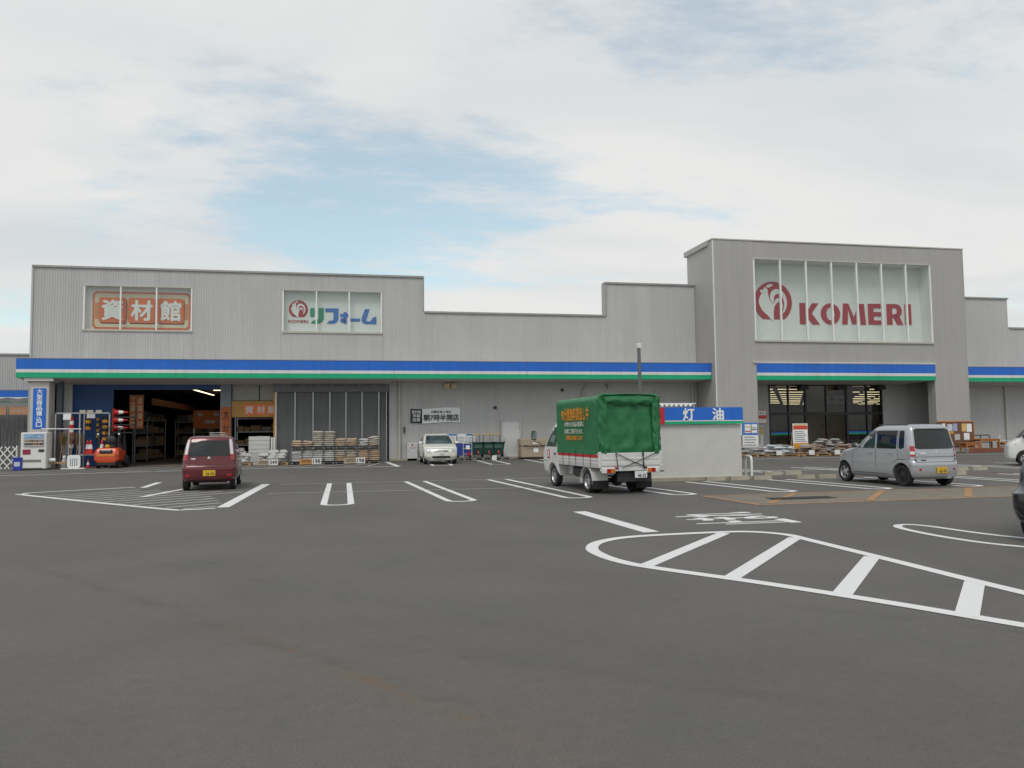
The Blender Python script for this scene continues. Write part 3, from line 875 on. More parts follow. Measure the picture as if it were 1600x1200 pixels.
# ------------------------------------------------------------------ signs
def ell(cx,cy,rx,ry,n=28,a0=0,a1=360):
    return [(cx+rx*cos(radians(a0+(a1-a0)*k/n)),cy+ry*sin(radians(a0+(a1-a0)*k/n))) for k in range(n+ (0 if a1-a0==360 else 1))]
def spline(pts,k=5):
    P=[Vector(p) for p in pts]; n=len(P); out=[]
    for i in range(n):
        a,b,c,d=P[i-1],P[i],P[(i+1)%n],P[(i+2)%n]
        for s in range(k):
            t=s/k; v=0.5*((2*b)+(c-a)*t+(2*a-5*b+4*c-d)*t*t+(-a+3*b-3*c+d)*t**3); out.append((v.x,v.y))
    return out
def rooster(parent,cx,cz,y,s,red,wht):
    """round bird emblem; s = diameter; drawn in a unit of 100 wide, layered toward the camera"""
    k=s/100.0
    def fn(a,b,d): return (cx+a*k, y-d, cz+b*k)
    base=[(x,z) for x,z in ell(0,0,50,52,56) if z>-50]
    base=[p for p in ell(0,0,50,50,64) if p[1]>-43]
    base.sort(key=lambda p: (atan2(p[1],p[0])+pi/2)%(2*pi))
    flat_poly('emblem_disc',[base],fn,red,parent,0.02)
    fn2=lambda a,b,d:(cx+a*k,y-0.02-d,cz+b*k)
    body=spline([(-24,33),(-20,36),(-14,30),(-13,20),(-10,8),(-2,-3),(4,-6),(2,-14),(0,-28),(0,-43.5),(-6,-43.5),(-14,-34),(-28,-22),(-36,-8),(-38,2),(-34,14),(-28,22)],4)
    plume=[]
    outer=[(4,-6),(-8,8),(-6,22),(4,31),(16,31),(28,24),(35,10),(36,-6),(31,-20),(24,-28)]
    inner=[(27,-16),(29,-2),(26,10),(19,18),(10,20),(3,14),(2,2)]
    f2=[body,spline(outer+inner,3)]
    flat_poly('emblem_bird',f2,fn2,wht,parent,0.008)
    fin=spline([(4,-8),(5,4),(12,10),(20,7),(24,-4),(25,-14),(21,-6),(17,0),(12,0),(8,-4)],3)
    flat_poly('emblem_feather',[fin],fn2,wht,parent,0.008)
    flat_poly('emblem_comb',[spline([(-18,38),(-12,42),(-4,44),(0,41),(-6,37),(-12,35)],3),ell(-30,26,4,4,12)],fn2,wht,parent,0.008)

K=thing('tower_sign','big dark red capital lettering and round bird emblem behind the tower panes','sign',(28.9,T+0.9,6.8))
inv=Matrix.Translation((-28.9,-(T+0.9),-6.8))
YB=T+0.94
hold=bpy.data.objects.new('emblem',None); COL.objects.link(hold); hold.parent=K; hold.matrix_parent_inverse=inv
rooster(hold,24.72,9.18,YB,2.5,m_red,m_signwht)
lets=[('K',26.47,27.81),('O',27.90,29.21),('M',29.34,30.98),('E',31.16,32.24),('R',32.47,33.6),('I',33.74,34.2)]
for ch,a,b in lets:
    zc=8.52+(a-26.4)*0.012; h=1.30
    cx=(a+b)/2; w=(b-a)
    t=0.40 if ch!='I' else w
    fn=lambda p,q,d:(a+p,YB-d,zc-h/2+q)
    if ch=='K': P=[[(0,0),(0.40,0),(0.40,h),(0,h)],[(0.42,h*0.5),(0.85,h),(w*0.95,h),(0.80,h*0.52),(w,0),(0.86,0),(0.42,h*0.36)]]
    elif ch=='O':
        n=28; P=[]
        oo=ell(w/2,h/2,w/2,h/2,n); ii=ell(w/2,h/2,w/2-0.37,h/2-0.24,n)
        P=[[oo[i],oo[(i+1)%n],ii[(i+1)%n],ii[i]] for i in range(n)]
    elif ch=='M': P=[[(0,0),(0.10,h),(0.45,h),(0.36,0)],[(0.46,h),(w/2,0.42),(w/2,0.02),(w/2-0.14,0.02),(0.43,0.78*h)],[(w-0.46,h),(w-0.43,0.78*h),(w/2+0.14,0.02),(w/2+0.0,0.02),(w/2+0.0,0.42)],[(w-0.36,0),(w-0.45,h),(w-0.10,h),(w,0)]]
    elif ch=='E': P=[[(0,0),(0.38,0),(0.38,h),(0,h)],[(0.381,h-0.27),(w,h-0.27),(w,h),(0.381,h)],[(0.381,0.52),(w*0.9,0.52),(w*0.9,0.79),(0.381,0.79)],[(0.381,0),(w,0),(w,0.27),(0.381,0.27)]]
    elif ch=='R':
        P=[[(0,0),(0.38,0),(0.38,h),(0,h)],[(0.381,h-0.25),(0.62,h-0.25),(0.62,h),(0.381,h)],[(0.381,0.45),(0.66,0.45),(0.66,0.66),(0.381,0.66)]]
        oo=ell(0.64,h-0.425,0.42,0.425,14,-90,90); ii=ell(0.60,h-0.43,0.13,0.19,14,-90,90)
        P+= [[oo[i],oo[i+1],ii[i+1],ii[i]] for i in range(14)]
        P.append([(0.45,0.47),(0.72,0),(w,0),(w*0.80,0.5)])
    else: P=[[(0,0),(w,0),(w,h),(0,h)]]
    o=flat_poly('letter',P,fn,m_red,K,0.03); o.matrix_parent_inverse=inv

# orange materials-hall sign behind the left panes
A=thing('hall_sign','cream and orange sign of three white characters high on left wall','sign',(-11.1,D+0.35,7.2))
inv=Matrix.Translation((11.1,-(D+0.35),-7.2))
y0=D+0.355
def ap(o): o.matrix_parent_inverse=inv; return o
fS=lambda yy: (lambda a,b,d:(a,yy-d,b))
ap(flat_poly('border',[rrect(-13.56,-8.70,7.22,9.22,0.22)],fS(y0),m_orange,A,0.03))
ap(flat_poly('panel',[rrect(-13.46,-8.80,7.32,9.12,0.18)],fS(y0-0.03),m_cream,A,0.012))
ap(flat_poly('middle_band',[rrect(-13.44,-8.82,7.75,8.62,0.02)],fS(y0-0.042),mat('sign_tan',(0.60,0.27,0.12),0.5),A,0.006))
for i,(ch,a) in enumerate((('資',-13.24),('材',-11.80),('館',-10.36))):
    ap(flat_poly('tile_shadow',[rrect(a+0.04,a+1.37,7.50,8.86,0.12)],fS(y0-0.050),mat('sign_shadow_brown',(0.20,0.06,0.04),0.6),A,0.004))
    ap(flat_poly('tile',[rrect(a,a+1.33,7.56,8.90,0.12)],fS(y0-0.056),m_orange,A,0.02))
    o=text(ch,'character',m_signwht,A,1.02,1.05,Matrix(),bold=0.03,depth=0.02)
    o.matrix_local=Matrix.Translation((11.1,-(D+0.35),-7.2))@face_S(a+0.665,y0-0.079,8.23)

# reform sign
Rf=thing('reform_sign','white sign with red bird emblem and green and blue katakana','sign',(-1.2,D+0.35,7.2))
inv2=Matrix.Translation((1.2,-(D+0.35),-7.2))
q0=bpy.data.objects.new('emblem',None); COL.objects.link(q0); q0.parent=Rf; q0.matrix_parent_inverse=inv2
rooster(q0,-3.07,8.47,y0,1.02,m_red,m_signwht)
o=text('KOMERI','lettering',m_red,Rf,1.05,0.17,Matrix(),bold=0.02,depth=0.01)
o.matrix_local=inv2@face_S(-3.07,y0-0.002,7.79)
def cp(x,y): return (-4.65+x*7.0/1600, 9.98+0.1*x/1600-y*3.22/720)   # measured on the sign's own face
m_kg=mat('sign_green',(0.02,0.30,0.17),0.5); m_kb=mat('sign_blue',(0.04,0.17,0.55),0.5)
glyphs=[('katakana',m_kg,[[(505,335),(520,325),(550,325),(560,335),(560,425),(545,438),(520,438),(505,425)],[(608,325),(675,325),(675,460),(660,495),(620,520),(520,520),(520,505),(545,480),(590,480),(608,460)]]),
 ('katakana',m_kb,[[(692,328),(858,328),(858,460),(840,500),(800,520),(712,520),(745,482),(780,482),(795,465),(795,375),(692,375)]]),
 ('katakana',m_kb,[[(878,395),(920,395),(920,375),(962,375),(962,395),(988,395),(988,437),(962,437),(962,522),(925,522),(920,437),(878,437)],ell(908,480,30,30,14)]),
 ('katakana',m_kb,[[(1008,455),(1128,455),(1128,492),(1008,492)]]),
 ('katakana',m_kb,[[(1190,335),(1248,335),(1208,470),(1215,490),(1262,490),(1285,445),(1335,430),(1335,525),(1200,525),(1160,510),(1145,475),(1150,445)]])]
for nm,mm,polys in glyphs:
    o=flat_poly(nm,[[cp(*p) for p in poly][::-1] for poly in polys],fS(y0),mm,Rf,0.02); o.matrix_parent_inverse=inv2

# column sign
Cs=thing('column_sign','tall blue sign with white characters down the canopy column','sign',(-15.18,41.70,1.96))
invc=Matrix.Translation((15.18,-41.70,-1.96))
o=flat_poly('panel',[rrect(-15.48,-14.90,1.96,3.95,0.02)],fS(41.715),m_blue,Cs,0.02); o.matrix_parent_inverse=invc
for i,ch in enumerate('大型商品積込口'):
    o=text(ch,'character',m_signwht,Cs,0.25,0.235,Matrix(),bold=0.025,depth=0.008)
    o.matrix_local=invc@face_S(-15.19,41.694,3.80-i*0.272)

# cloth banner on the wall
Bn=thing('cloth_banner','white cloth banner with black characters sagging on ribbed wall','banner',(4.46,D-0.1,2.1))
invb=Matrix.Translation((-4.46,-(D-0.1),-2.1))
def cloth(x0,x1,z0,z1,name,mm,dy):
    mb=MB(); n=24
    vs=[]
    for i in range(n+1):
        t=(x0+(x1-x0)*i/n-3.05)/2.82
        sag=-0.05*sin(pi*t*2.0)*0.6
        x=x0+(x1-x0)*i/n
        w=0.012*sin(t*23)
        for z in (z0,(z0+z1)/2,z1): vs.append((x,D-0.075-dy+w,z+sag+0.03*t))
    fs=[]
    for i in range(n):
        for r in (0,1): fs.append((i*3+r,i*3+3+r,i*3+4+r,i*3+1+r))
    mb.add(vs,fs); o=mb.build(name,mm,Bn,smooth=True); o.matrix_parent_inverse=invb
cloth(3.05,5.87,2.09,2.92,'cloth',m_signwht,0)
cloth(3.06,3.72,2.10,2.91,'dark_patch',m_black,0.006)
for ch,w,h,x,z in (('資材館',0.50,0.19,3.39,2.72),('早朝',0.42,0.19,3.39,2.50),('営業',0.42,0.19,3.39,2.28)):
    o=text(ch,'small_characters',m_signwht,Bn,w,h,Matrix(),bold=0.012,depth=0.003); o.matrix_local=invb@face_S(x,D-0.10,z)
for ch,w,h,x,z in (('日曜を除く毎日',1.1,0.13,4.78,2.72),('朝7時半開店',2.0,0.36,4.80,2.40)):
    o=text(ch,'characters',m_black,Bn,w,h,Matrix(),bold=0.018,depth=0.003); o.matrix_local=invb@face_S(x,D-0.10,z)

# hall door header sign and hanging orange banners
Hs=thing('door_header_sign','ochre header board with three characters above dark doorway','sign',(-5.4,D-0.05,2.5))
invh=Matrix.Translation((5.4,-(D-0.05),-2.5))
m_ochre=mat('ochre',(0.42,0.22,0.05),0.6)
o=flat_poly('board',[rrect(-6.48,-4.27,2.50,3.37,0.01)],fS(D+0.0),m_ochre,Hs,0.04); o.matrix_parent_inverse=invh
for ch,x in (('資',-5.58),('材',-4.97),('館',-4.45)):
    w=0.56 if ch!='館' else 0.36
    o=flat_poly('tile',[rrect(x-w/2,x+w/2,2.60,3.19,0.04)],fS(D-0.04),m_orange,Hs,0.01); o.matrix_parent_inverse=invh
    o=text(ch,'character',mat('dim_white',(0.6,0.6,0.58),0.6),Hs,0.40 if ch!='館' else 0.32,0.40,Matrix(),bold=0.02,depth=0.006); o.matrix_local=invh@face_S(x,D-0.052,2.90)
def hang_banner(x0,x1,y,z0,z1,chars,lab,mm,cm,cols=1):
    t=thing('hanging_banner',lab,'banner',((x0+x1)/2,y,z0))
    iv=Matrix.Translation((-(x0+x1)/2,-y,-z0))
    o=flat_poly('cloth',[rrect(x0,x1,z0,z1,0.01)],fS(y),mm,t,0.008); o.matrix_parent_inverse=iv
    o=MB().tube([(x0-0.05,y+0.01,z1+0.02),(x1+0.05,y+0.01,z1+0.02)],0.02,8).build('rod',m_steel,t); o.matrix_parent_inverse=iv
    per=(len(chars)+cols-1)//cols
    step=(z1-z0-0.1)/per; w=(x1-x0)/cols
    for i,ch in enumerate(chars):
        c,r=i//per,i%per
        o=text(ch,'character',cm,t,w*0.66,step*0.8,Matrix(),bold=0.02,depth=0.004); o.matrix_local=iv@face_S(x1-w*(c+0.5),y-0.010,z1-0.06-step*(r+0.5))
m_obn=mat('banner_orange',(0.42,0.11,0.02),0.7)
hang_banner(-6.98,-6.52,D-0.14,1.42,3.05,'木材','narrow orange banner on the grey pillar beside the doorway',m_obn,mat('banner_dark',(0.10,0.03,0.02),0.7))
hang_banner(-11.86,-11.15,44.6,1.95,3.72,'建築資材工具金物','wide orange banner hanging inside the dark loading bay',m_obn,mat('banner_cream',(0.55,0.45,0.3),0.7),2)

# blue kerosene sign sits on its kiosk (built with the kiosk)
KI=thing('kerosene_kiosk','low pale brick kiosk with blue kerosene sign band behind the green truck','kiosk',(10.5,22.6,0))
ivk=Matrix.Translation((-10.5,-22.6,0))
def kp(mb,name,mm,**k):
    o=mb.build(name,mm,KI,**k); o.matrix_parent_inverse=ivk; return o
m_kw=mat('kiosk_tile',(0.60,0.59,0.57),0.6,0,0.06,3)
kx0,kx1,ky=8.95,12.0,22.50
# thin courses, each a little proud
for i in range(17):
    z=0.10+i*0.096
    kp(MB().box(kx0,kx1,ky-0.002-(0.001 if i%2 else 0),ky+0.16,z,z+0.0935),'course',m_kw)
kp(MB().box(kx0+0.01,kx1-0.01,ky+0.006,ky+0.15,0.1,1.74),'core_wall',mat('kiosk_mortar',(0.40,0.38,0.35),0.8))
kp(MB().box(kx1-0.16,kx1-0.004,ky+0.16,24.6,0.1,1.74),'side_wall',m_kw)
kp(MB().box(kx0-0.1,kx1+0.25,ky-0.16,24.8,0,0.10),'plinth',m_concrete)
zt=(1.75,1.83,1.86,2.27)
kp(MB().box(9.40,12.03,ky-0.10,ky+0.2,1.75,1.835),'green_band',m_green)
kp(MB().box(9.40,12.03,ky-0.104,ky+0.2,1.835,1.865),'white_band',m_white)
kp(MB().box(9.40,12.03,ky-0.10,ky+0.2,1.865,2.27),'blue_band',m_blue)
kp(MB().box(8.7,9.395,ky-0.10,ky+0.2,1.75,2.27),'red_band',mat('kiosk_red',(0.5,0.02,0.03),0.45))
kp(MB().box(8.6,12.05,ky+0.2,24.7,2.1,2.2),'kiosk_roof',m_capm)
for ch,x in (('灯',10.19),('油',11.18)):
    o=text(ch,'character',m_signwht,KI,0.37,0.37,Matrix(),bold=0.03,depth=0.01); o.matrix_local=ivk@face_S(x,ky-0.101,2.055)
for i in range(9):       # scalloped awning edge
    x=9.42+i*0.165
    kp(MB().prism([(x,2.42),(x+0.15,2.42),(x+0.12,2.36),(x+0.075,2.33),(x+0.03,2.36)],lambda a,b,d:(a,23.6+d,b),0,0.01),'awning_scallop',m_signwht)
kp(MB().box(9.3,11.0,23.6,24.7,2.42,2.45),'awning_top',m_signwht)
kp(MB().box(9.35,9.4,23.62,23.7,0.1,2.42),'awning_post',m_steel); kp(MB().box(10.92,10.97,23.62,23.7,0.1,2.42),'awning_post',m_steel)
# ------------------------------------------------------------------ vehicles
def pchip(xs,ys):
    n=len(xs); h=[xs[i+1]-xs[i] for i in range(n-1)]; d=[(ys[i+1]-ys[i])/h[i] for i in range(n-1)]
    m=[0]*n; m[0]=d[0]; m[-1]=d[-1]
    for i in range(1,n-1):
        m[i]=0 if d[i-1]*d[i]<=0 else (2*d[i-1]*d[i])/(d[i-1]+d[i])
    def f(x):
        if x<=xs[0]: return ys[0]
        if x>=xs[-1]: return ys[-1]
        i=max(k for k in range(n-1) if xs[k]<=x)
        t=(x-xs[i])/h[i]
        return ys[i]*(1+2*t)*(1-t)**2+h[i]*m[i]*t*(1-t)**2+ys[i+1]*t*t*(3-2*t)+h[i]*m[i+1]*t*t*(t-1)
    return f

class Hull:
    """car body as stacked rounded outlines; u = length from the tail, y = left(-)/right(+), z up"""
    def __init__(s,keys,cr=(0.25,0.16),cf=(0.5,0.28),br=0.05,bf=0.14):
        z=[k[0] for k in keys]; s.z=z
        s.ur=pchip(z,[k[1] for k in keys]); s.uf=pchip(z,[k[2] for k in keys]); s.w=pchip(z,[k[3] for k in keys])
        s.cr,s.cf,s.br,s.bf=cr,cf,br,bf
    def par(s,z):
        w=s.w(z); return s.ur(z),s.uf(z),w
    def scale(s,w): return max(0.2,min(1,w/0.7))
    def rear(s,y,z,off=0):
        ur,uf,w=s.par(z); cw=s.cr[1]*s.scale(w); a=abs(y)
        if a<=w-cw: u=ur+s.br*(a/(w-cw))**2
        else: u=ur+s.br+s.cr[0]*(1-sqrt(max(0,1-min(1,(a-(w-cw))/cw)**2)))
        return (y,u-off,z)
    def front(s,y,z,off=0):
        ur,uf,w=s.par(z); cw=s.cf[1]*s.scale(w); a=abs(y)
        if a<=w-cw: u=uf-s.bf*(a/(w-cw))**2
        else: u=uf-s.bf-s.cf[0]*(1-sqrt(max(0,1-min(1,(a-(w-cw))/cw)**2)))
        return (y,u+off,z)
    def side(s,u,z,sg,off=0):
        ur,uf,w=s.par(z); y=w
        cw=s.cr[1]*s.scale(w); u0=ur+s.br+s.cr[0]
        if u<u0: t=min(1,(u0-u)/s.cr[0]); y=w-cw*(1-sqrt(max(0,1-t*t)))
        cw=s.cf[1]*s.scale(w); u1=uf-s.bf-s.cf[0]
        if u>u1: t=min(1,(u-u1)/s.cf[0]); y=min(y,w-cw*(1-sqrt(max(0,1-t*t))))
        return (sg*(y+off),u,z)
    def ring(s,z,n=8):
        ur,uf,w=s.par(z); pts=[]
        sc=s.scale(w); cwr=s.cr[1]*sc; cwf=s.cf[1]*sc
        ne=10
        half=[]
        for i in range(ne//2+1):
            y=(w-cwr)*i/(ne//2); half.append((y,ur+s.br*(y/(w-cwr))**2))
        for i in range(1,n+1):
            t=pi/2*i/n; half.append((w-cwr+cwr*sin(t),ur+s.br+s.cr[0]*(1-cos(t))))
        a=half[-1][1]; b=uf-s.bf-s.cf[0]
        for i in range(1,10):
            half.append((w,a+(b-a)*i/10))
        for i in range(n+1):
            t=pi/2*i/n; half.append((w-cwf+cwf*cos(t),b+s.cf[0]*sin(t)))
        for i in range(ne//2-1,-1,-1):
            y=(w-cwf)*i/(ne//2); half.append((y,uf-s.bf*(y/(w-cwf))**2))
        full=[(y,u,z) for y,u in half]+[(-y,u,z) for y,u in half[1:-1][::-1]]
        return full
    def mesh(s,name,sub=5):
        zs=[]
        for i in range(len(s.z)-1):
            for k in range(sub): zs.append(s.z[i]+(s.z[i+1]-s.z[i])*k/sub)
        zs.append(s.z[-1])
        mb=MB(); rings=[s.ring(z) for z in zs]; n=len(rings[0])
        vs=[p for r in rings for p in r]
        fs=[]
        for i in range(len(zs)-1):
            for k in range(n):
                a=i*n+k; b=i*n+(k+1)%n; fs.append((a,b,b+n,a+n))
        fs.append(tuple(range(n))[::-1]); fs.append(tuple((len(zs)-1)*n+k for k in range(n)))
        mb.add(vs,fs)
        return mb.mesh(name)

def cut_arches(me,wheels,ra,halfw):
    o=bpy.data.objects.new('tmp_body',me); COL.objects.link(o)
    tmp=[o]
    for u in wheels:
        for sg in (-1,1):
            mb=MB(); mb.lathe([(ra,-0.26),(ra,0.26)],28,'X',(sg*(halfw-0.02),u,ra-0.045))
            c=bpy.data.objects.new('tmp_cut',mb.mesh('tmp_cut')); COL.objects.link(c); tmp.append(c)
            md=o.modifiers.new('b','BOOLEAN'); md.object=c; md.operation='DIFFERENCE'; md.solver='EXACT'
    dg=bpy.context.evaluated_depsgraph_get()
    dg.update()
    res=bpy.data.meshes.new_from_object(o.evaluated_get(dg))
    for t in tmp: bpy.data.objects.remove(t)
    return res

def patch(poly,fn,name,mm,parent,thick=0.0,sub=2):
    """a panel laid over the hull: 2-D outline, mapped by fn(a,b,offset)"""
    bm=bmesh.new()
    vs=[bm.verts.new((a,b,0)) for a,b in poly]
    bm.faces.new(vs)
    bmesh.ops.triangulate(bm,faces=bm.faces[:])
    for _ in range(sub):
        bmesh.ops.subdivide_edges(bm,edges=bm.edges[:],cuts=1,use_grid_fill=True)
        bmesh.ops.triangulate(bm,faces=bm.faces[:])
    bm.verts.ensure_lookup_table()
    flat=[(v.co.x,v.co.y) for v in bm.verts]
    bound=[e for e in bm.edges if len(e.link_faces)==1]
    n=len(flat); vs=[]; fs=[]
    vs=[fn(a,b,thick) for a,b in flat]+[fn(a,b,-0.012) for a,b in flat]
    for f in bm.faces: fs.append(tuple(v.index for v in f.verts))
    for e in bound: i,j=e.verts[0].index,e.verts[1].index; fs.append((i,j,j+n,i+n))
    bm.free()
    mb=MB(); mb.add(vs,fs)
    o=mb.build(name,mm,parent,smooth=True,angle=22)
    return o

m_carglass=mat('car_glass',(0.012,0.015,0.016),0.03,0,0.0,2,spec=0.6)
m_lens_r=mat('red_lens',(0.42,0.012,0.015),0.12,0,0.05,20,coat=0.6)
m_lens_w=mat('clear_lens',(0.72,0.70,0.70),0.12,0,0.06,20,coat=0.6)
m_lens_o=mat('amber_lens',(0.60,0.18,0.02),0.15,0,0.05,20,coat=0.6)
m_plate_y=mat('plate_yellow',(0.70,0.42,0.02),0.45,0,0.04,5)
m_plate_w=mat('plate_white',(0.75,0.76,0.75),0.45,0,0.04,5)
m_plate_t=mat('plate_ink',(0.03,0.05,0.04),0.5)
m_chrome=mat('chrome',(0.65,0.66,0.67),0.12,1.0,0.02,5)
m_gap=mat('panel_gap',(0.02,0.02,0.02),0.8)
WHEEL={}
def wheel(parent,u,y,r,w,style,sg,rimm):
    """wheel root at the hub; style: holes = 5-slot cover, steel = plain dark steel"""
    root=bpy.data.objects.new('wheel',None); COL.objects.link(root); root.parent=parent; root.location=(y,u,r)
    root.rotation_euler=(0,0,0 if sg>0 else pi)
    key=(r,w)
    if key not in WHEEL:
        ri=r*0.66
        prof=[(ri,-w/2+0.01),(r*0.93,-w/2),(r*0.985,-w/2+0.02),(r,-w/2+0.045),(r,w/2-0.045),(r*0.985,w/2-0.02),(r*0.93,w/2),(ri,w/2-0.01),(ri-0.01,w/2-0.03),(ri-0.01,-w/2+0.03)]
        mb=MB(); mb.lathe(prof+[prof[0]],30,'X',closed=False); WHEEL[key]=mb.mesh('tyre',True,35); WHEEL[key].materials.append(m_rubber)
    obj_from(WHEEL[key],'tyre',m_rubber,root)
    ri=r*0.66
    k2=('rim',r,style,rimm.name)
    if k2 not in WHEEL:
        mb=MB()
        mb.lathe([(ri-0.005,w/2-0.035),(ri-0.005,w/2-0.008),(ri*0.93,w/2-0.012),(ri*0.88,w/2-0.035),(ri*0.5,w/2-0.03),(ri*0.25,w/2-0.012),(0.012,w/2-0.008)],30,'X')
        WHEEL[k2]=mb.mesh('rim',True,35); WHEEL[k2].materials.append(rimm)
        mb=MB()
        for k in range(5 if style=='holes' else 8):
            t=2*pi*k/(5 if style=='holes' else 8)
            rr=ri*0.66; sz=ri*(0.17 if style=='holes' else 0.10)
            pts=[(rr*cos(t)+sz*cos(t+q)*1.0,rr*sin(t)+sz*sin(t+q)*1.25) for q in [i*pi/4 for i in range(8)]]
            mb.prism(pts,lambda a,b,d:(d,a,b),w/2-0.034,w/2-0.022)
        WHEEL[('s',)+k2]=mb.mesh('rim_slots'); WHEEL[('s',)+k2].materials.append(m_black)
    rm=obj_from(WHEEL[k2],'rim',rimm,root)
    obj_from(WHEEL[('s',)+k2],'rim_slots',m_black,root)
    return root

def plate(parent,fn_loc,flip,mm,num,name='licence_plate',w=0.33,h=0.165):
    root=bpy.data.objects.new(name,None); COL.objects.link(root); root.parent=parent
    root.location=fn_loc
    root.rotation_euler=(0,0,pi if flip else 0)     # local -Y faces out
    MB().cbox(-w/2,w/2,-0.012,0.0,-h/2,h/2,0.004).build('plate',mm,root)
    text(num,'plate_number',m_plate_t,root,w*0.68,h*0.46,face_S(0.02,-0.0125,-0.025),bold=0.02,depth=0.002)
    text('・・・',"plate_small_text",m_plate_t,root,w*0.5,h*0.08,face_S(0.0,-0.0125,0.055),depth=0.002)
    return root

def car(name,label,hull,paint,L_,wheels,rw,loc,rz,rimm,half,wstyle='holes',rimr=None):
    t=thing(name,label,'car' if 'van' not in name else 'van',loc,rz)
    me=hull.mesh('body'); me=cut_arches(me,wheels,rw+0.055,half)
    smooth_mesh(me,32); me.materials.clear(); me.materials.append(paint); me.name='body'
    obj_from(me,'body',paint,t)
    for i,u in enumerate(wheels):
        for sg in (-1,1):
            rm=rimr if (rimr and i==0) else rimm
            wheel(t,u,sg*(half-0.105),rw,0.165,wstyle if rm is rimm else 'steel',sg,rm)
            mb=MB(); n=18; ra=rw+0.05; ring=[(ra*cos(radians(-8+196*k/n)),ra*sin(radians(-8+196*k/n))) for k in range(n+1)]
            mb.add([(0.07,p,q) for p,q in ring]+[(-0.20,p,q) for p,q in ring],[(k,k+1,k+2+n,k+1+n) for k in range(n)]+[tuple(range(n+1,2*n+2))])
            a=mb.build('wheel_well',m_black,t,smooth=True); a.location=(sg*(half-0.21),u,rw+0.01); a.rotation_euler=(0,0,0 if sg>0 else pi)
    MB().cbox(-half+0.25,half-0.25,0.35,L_-0.35,0.21,0.32,0.03).build('underbody',m_dkplast,t)
    return t

def line_poly(a,b,w):
    a=Vector(a);b=Vector(b); d=(b-a).normalized(); q=Vector((-d.y,d.x))*w/2
    return [tuple(a+q),tuple(a-q),tuple(b-q),tuple(b+q)]
def both(h,poly,name,mm,t,th=0.004,sub=2):
    for sg in (-1,1): patch(poly,lambda a,b,d,sg=sg:h.side(a,b,sg,d),name,mm,t,th,sub)
def mirror(t,h,u,z,paint,w=0.0):
    for sg in (-1,1):
        y=h.side(u,z,sg)[0]
        o=MB().tube([(y-sg*0.02,u,z),(y+sg*0.07,u-0.01,z+0.03)],0.022,8).build('mirror_arm',m_dkplast,t,smooth=True)
        mb=MB(); mb.cbox(-0.09,0.09,-0.045,0.045,-0.065,0.065,0.028)
        q=mb.build('mirror',paint,t,smooth=True,angle=60); q.location=(y+sg*0.135,u-0.01,z+0.05)
        g=MB().box(-0.07,0.07,-0.047,-0.046,-0.045,0.045).build('mirror_glass',m_chrome,q)

# ---- red hatchback, seen from behind
paint_red=mat('maroon_paint',(0.125,0.013,0.019),0.3,0.25,0.04,3,coat=0.7)
hr=Hull([(0.25,0.09,3.28,0.66),(0.32,0.02,3.36,0.71),(0.45,0.0,3.395,0.728),(0.62,0.0,3.38,0.735),(0.69,0.02,3.36,0.735),(0.74,0.055,3.31,0.733),(0.88,0.075,3.22,0.728),(0.97,0.09,2.92,0.72),(1.03,0.10,2.62,0.71),(1.2,0.145,2.42,0.68),(1.35,0.20,2.16,0.645),(1.46,0.25,1.94,0.605),(1.525,0.31,1.75,0.545),(1.55,0.45,1.5,0.42),(1.558,0.75,1.2,0.22)])
RED=car('parked_car','maroon hatchback seen from behind on the hatched island',hr,paint_red,3.395,(0.52,2.86),0.285,(-4.07,23.25,0),radians(4.6),m_alu,0.735)
rr_=lambda a,b,d:hr.rear(a,b,d)
patch([(-0.555,0.985),(0.555,0.985),(0.50,1.40),(0.46,1.425),(-0.46,1.425),(-0.50,1.40)],rr_,'rear_window',m_carglass,RED,0.016,4)
for sg in (-1,1):
    f=lambda a,b,d,sg=sg:hr.rear(sg*a,b,d)
    patch([(0.575,1.03),(0.655,1.03),(0.60,1.44),(0.525,1.46)],f,'tail_lamp',m_lens_w,RED,0.010)
    patch([(0.58,0.86),(0.70,0.88),(0.66,1.028),(0.575,1.028)],f,'tail_lamp',m_lens_r,RED,0.010)
    patch([(0.50,0.40),(0.62,0.42),(0.62,0.47),(0.50,0.46)],f,'reflector',m_lens_r,RED,0.005)
patch(line_poly((-0.57,0.735),(0.57,0.735),0.016),rr_,'hatch_gap',m_gap,RED,0.003)
patch(line_poly((-0.57,0.70),(0.57,0.70),0.05),rr_,'bumper_lip',paint_red,RED,0.02)
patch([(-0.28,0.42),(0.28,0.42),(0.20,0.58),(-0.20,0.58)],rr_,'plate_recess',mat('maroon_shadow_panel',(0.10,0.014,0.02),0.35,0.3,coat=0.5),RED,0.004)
patch([(-0.56,0.262),(0.56,0.262),(0.50,0.315),(-0.50,0.315)],rr_,'lower_valance',m_dkplast,RED,0.004)
patch(line_poly((-0.1,1.02),(0.33,1.035),0.018),rr_,'wiper',m_dkplast,RED,0.02)
patch([(-0.045,0.905),(0,0.985),(0.045,0.905)],rr_,'badge',m_chrome,RED,0.010,0)
patch([(-0.47,0.885),(-0.36,0.885),(-0.36,0.925),(-0.47,0.925)],rr_,'badge',m_chrome,RED,0.007,0)
patch(ell(0.47,1.06,0.035,0.04,12),rr_,'window_sticker',mat('sticker',(0.4,0.55,0.6),0.5),RED,0.008,0)
plate(RED,(0.02,0.0-0.012,0.50),False,m_plate_y,'29-79')
both(hr,[(0.62,1.03),(1.28,1.03),(1.28,1.44),(0.72,1.42)],'side_window',m_carglass,RED,0.005)
both(hr,[(1.33,1.03),(2.42,1.04),(2.02,1.38),(1.85,1.44),(1.33,1.44)],'side_window',m_carglass,RED,0.005)
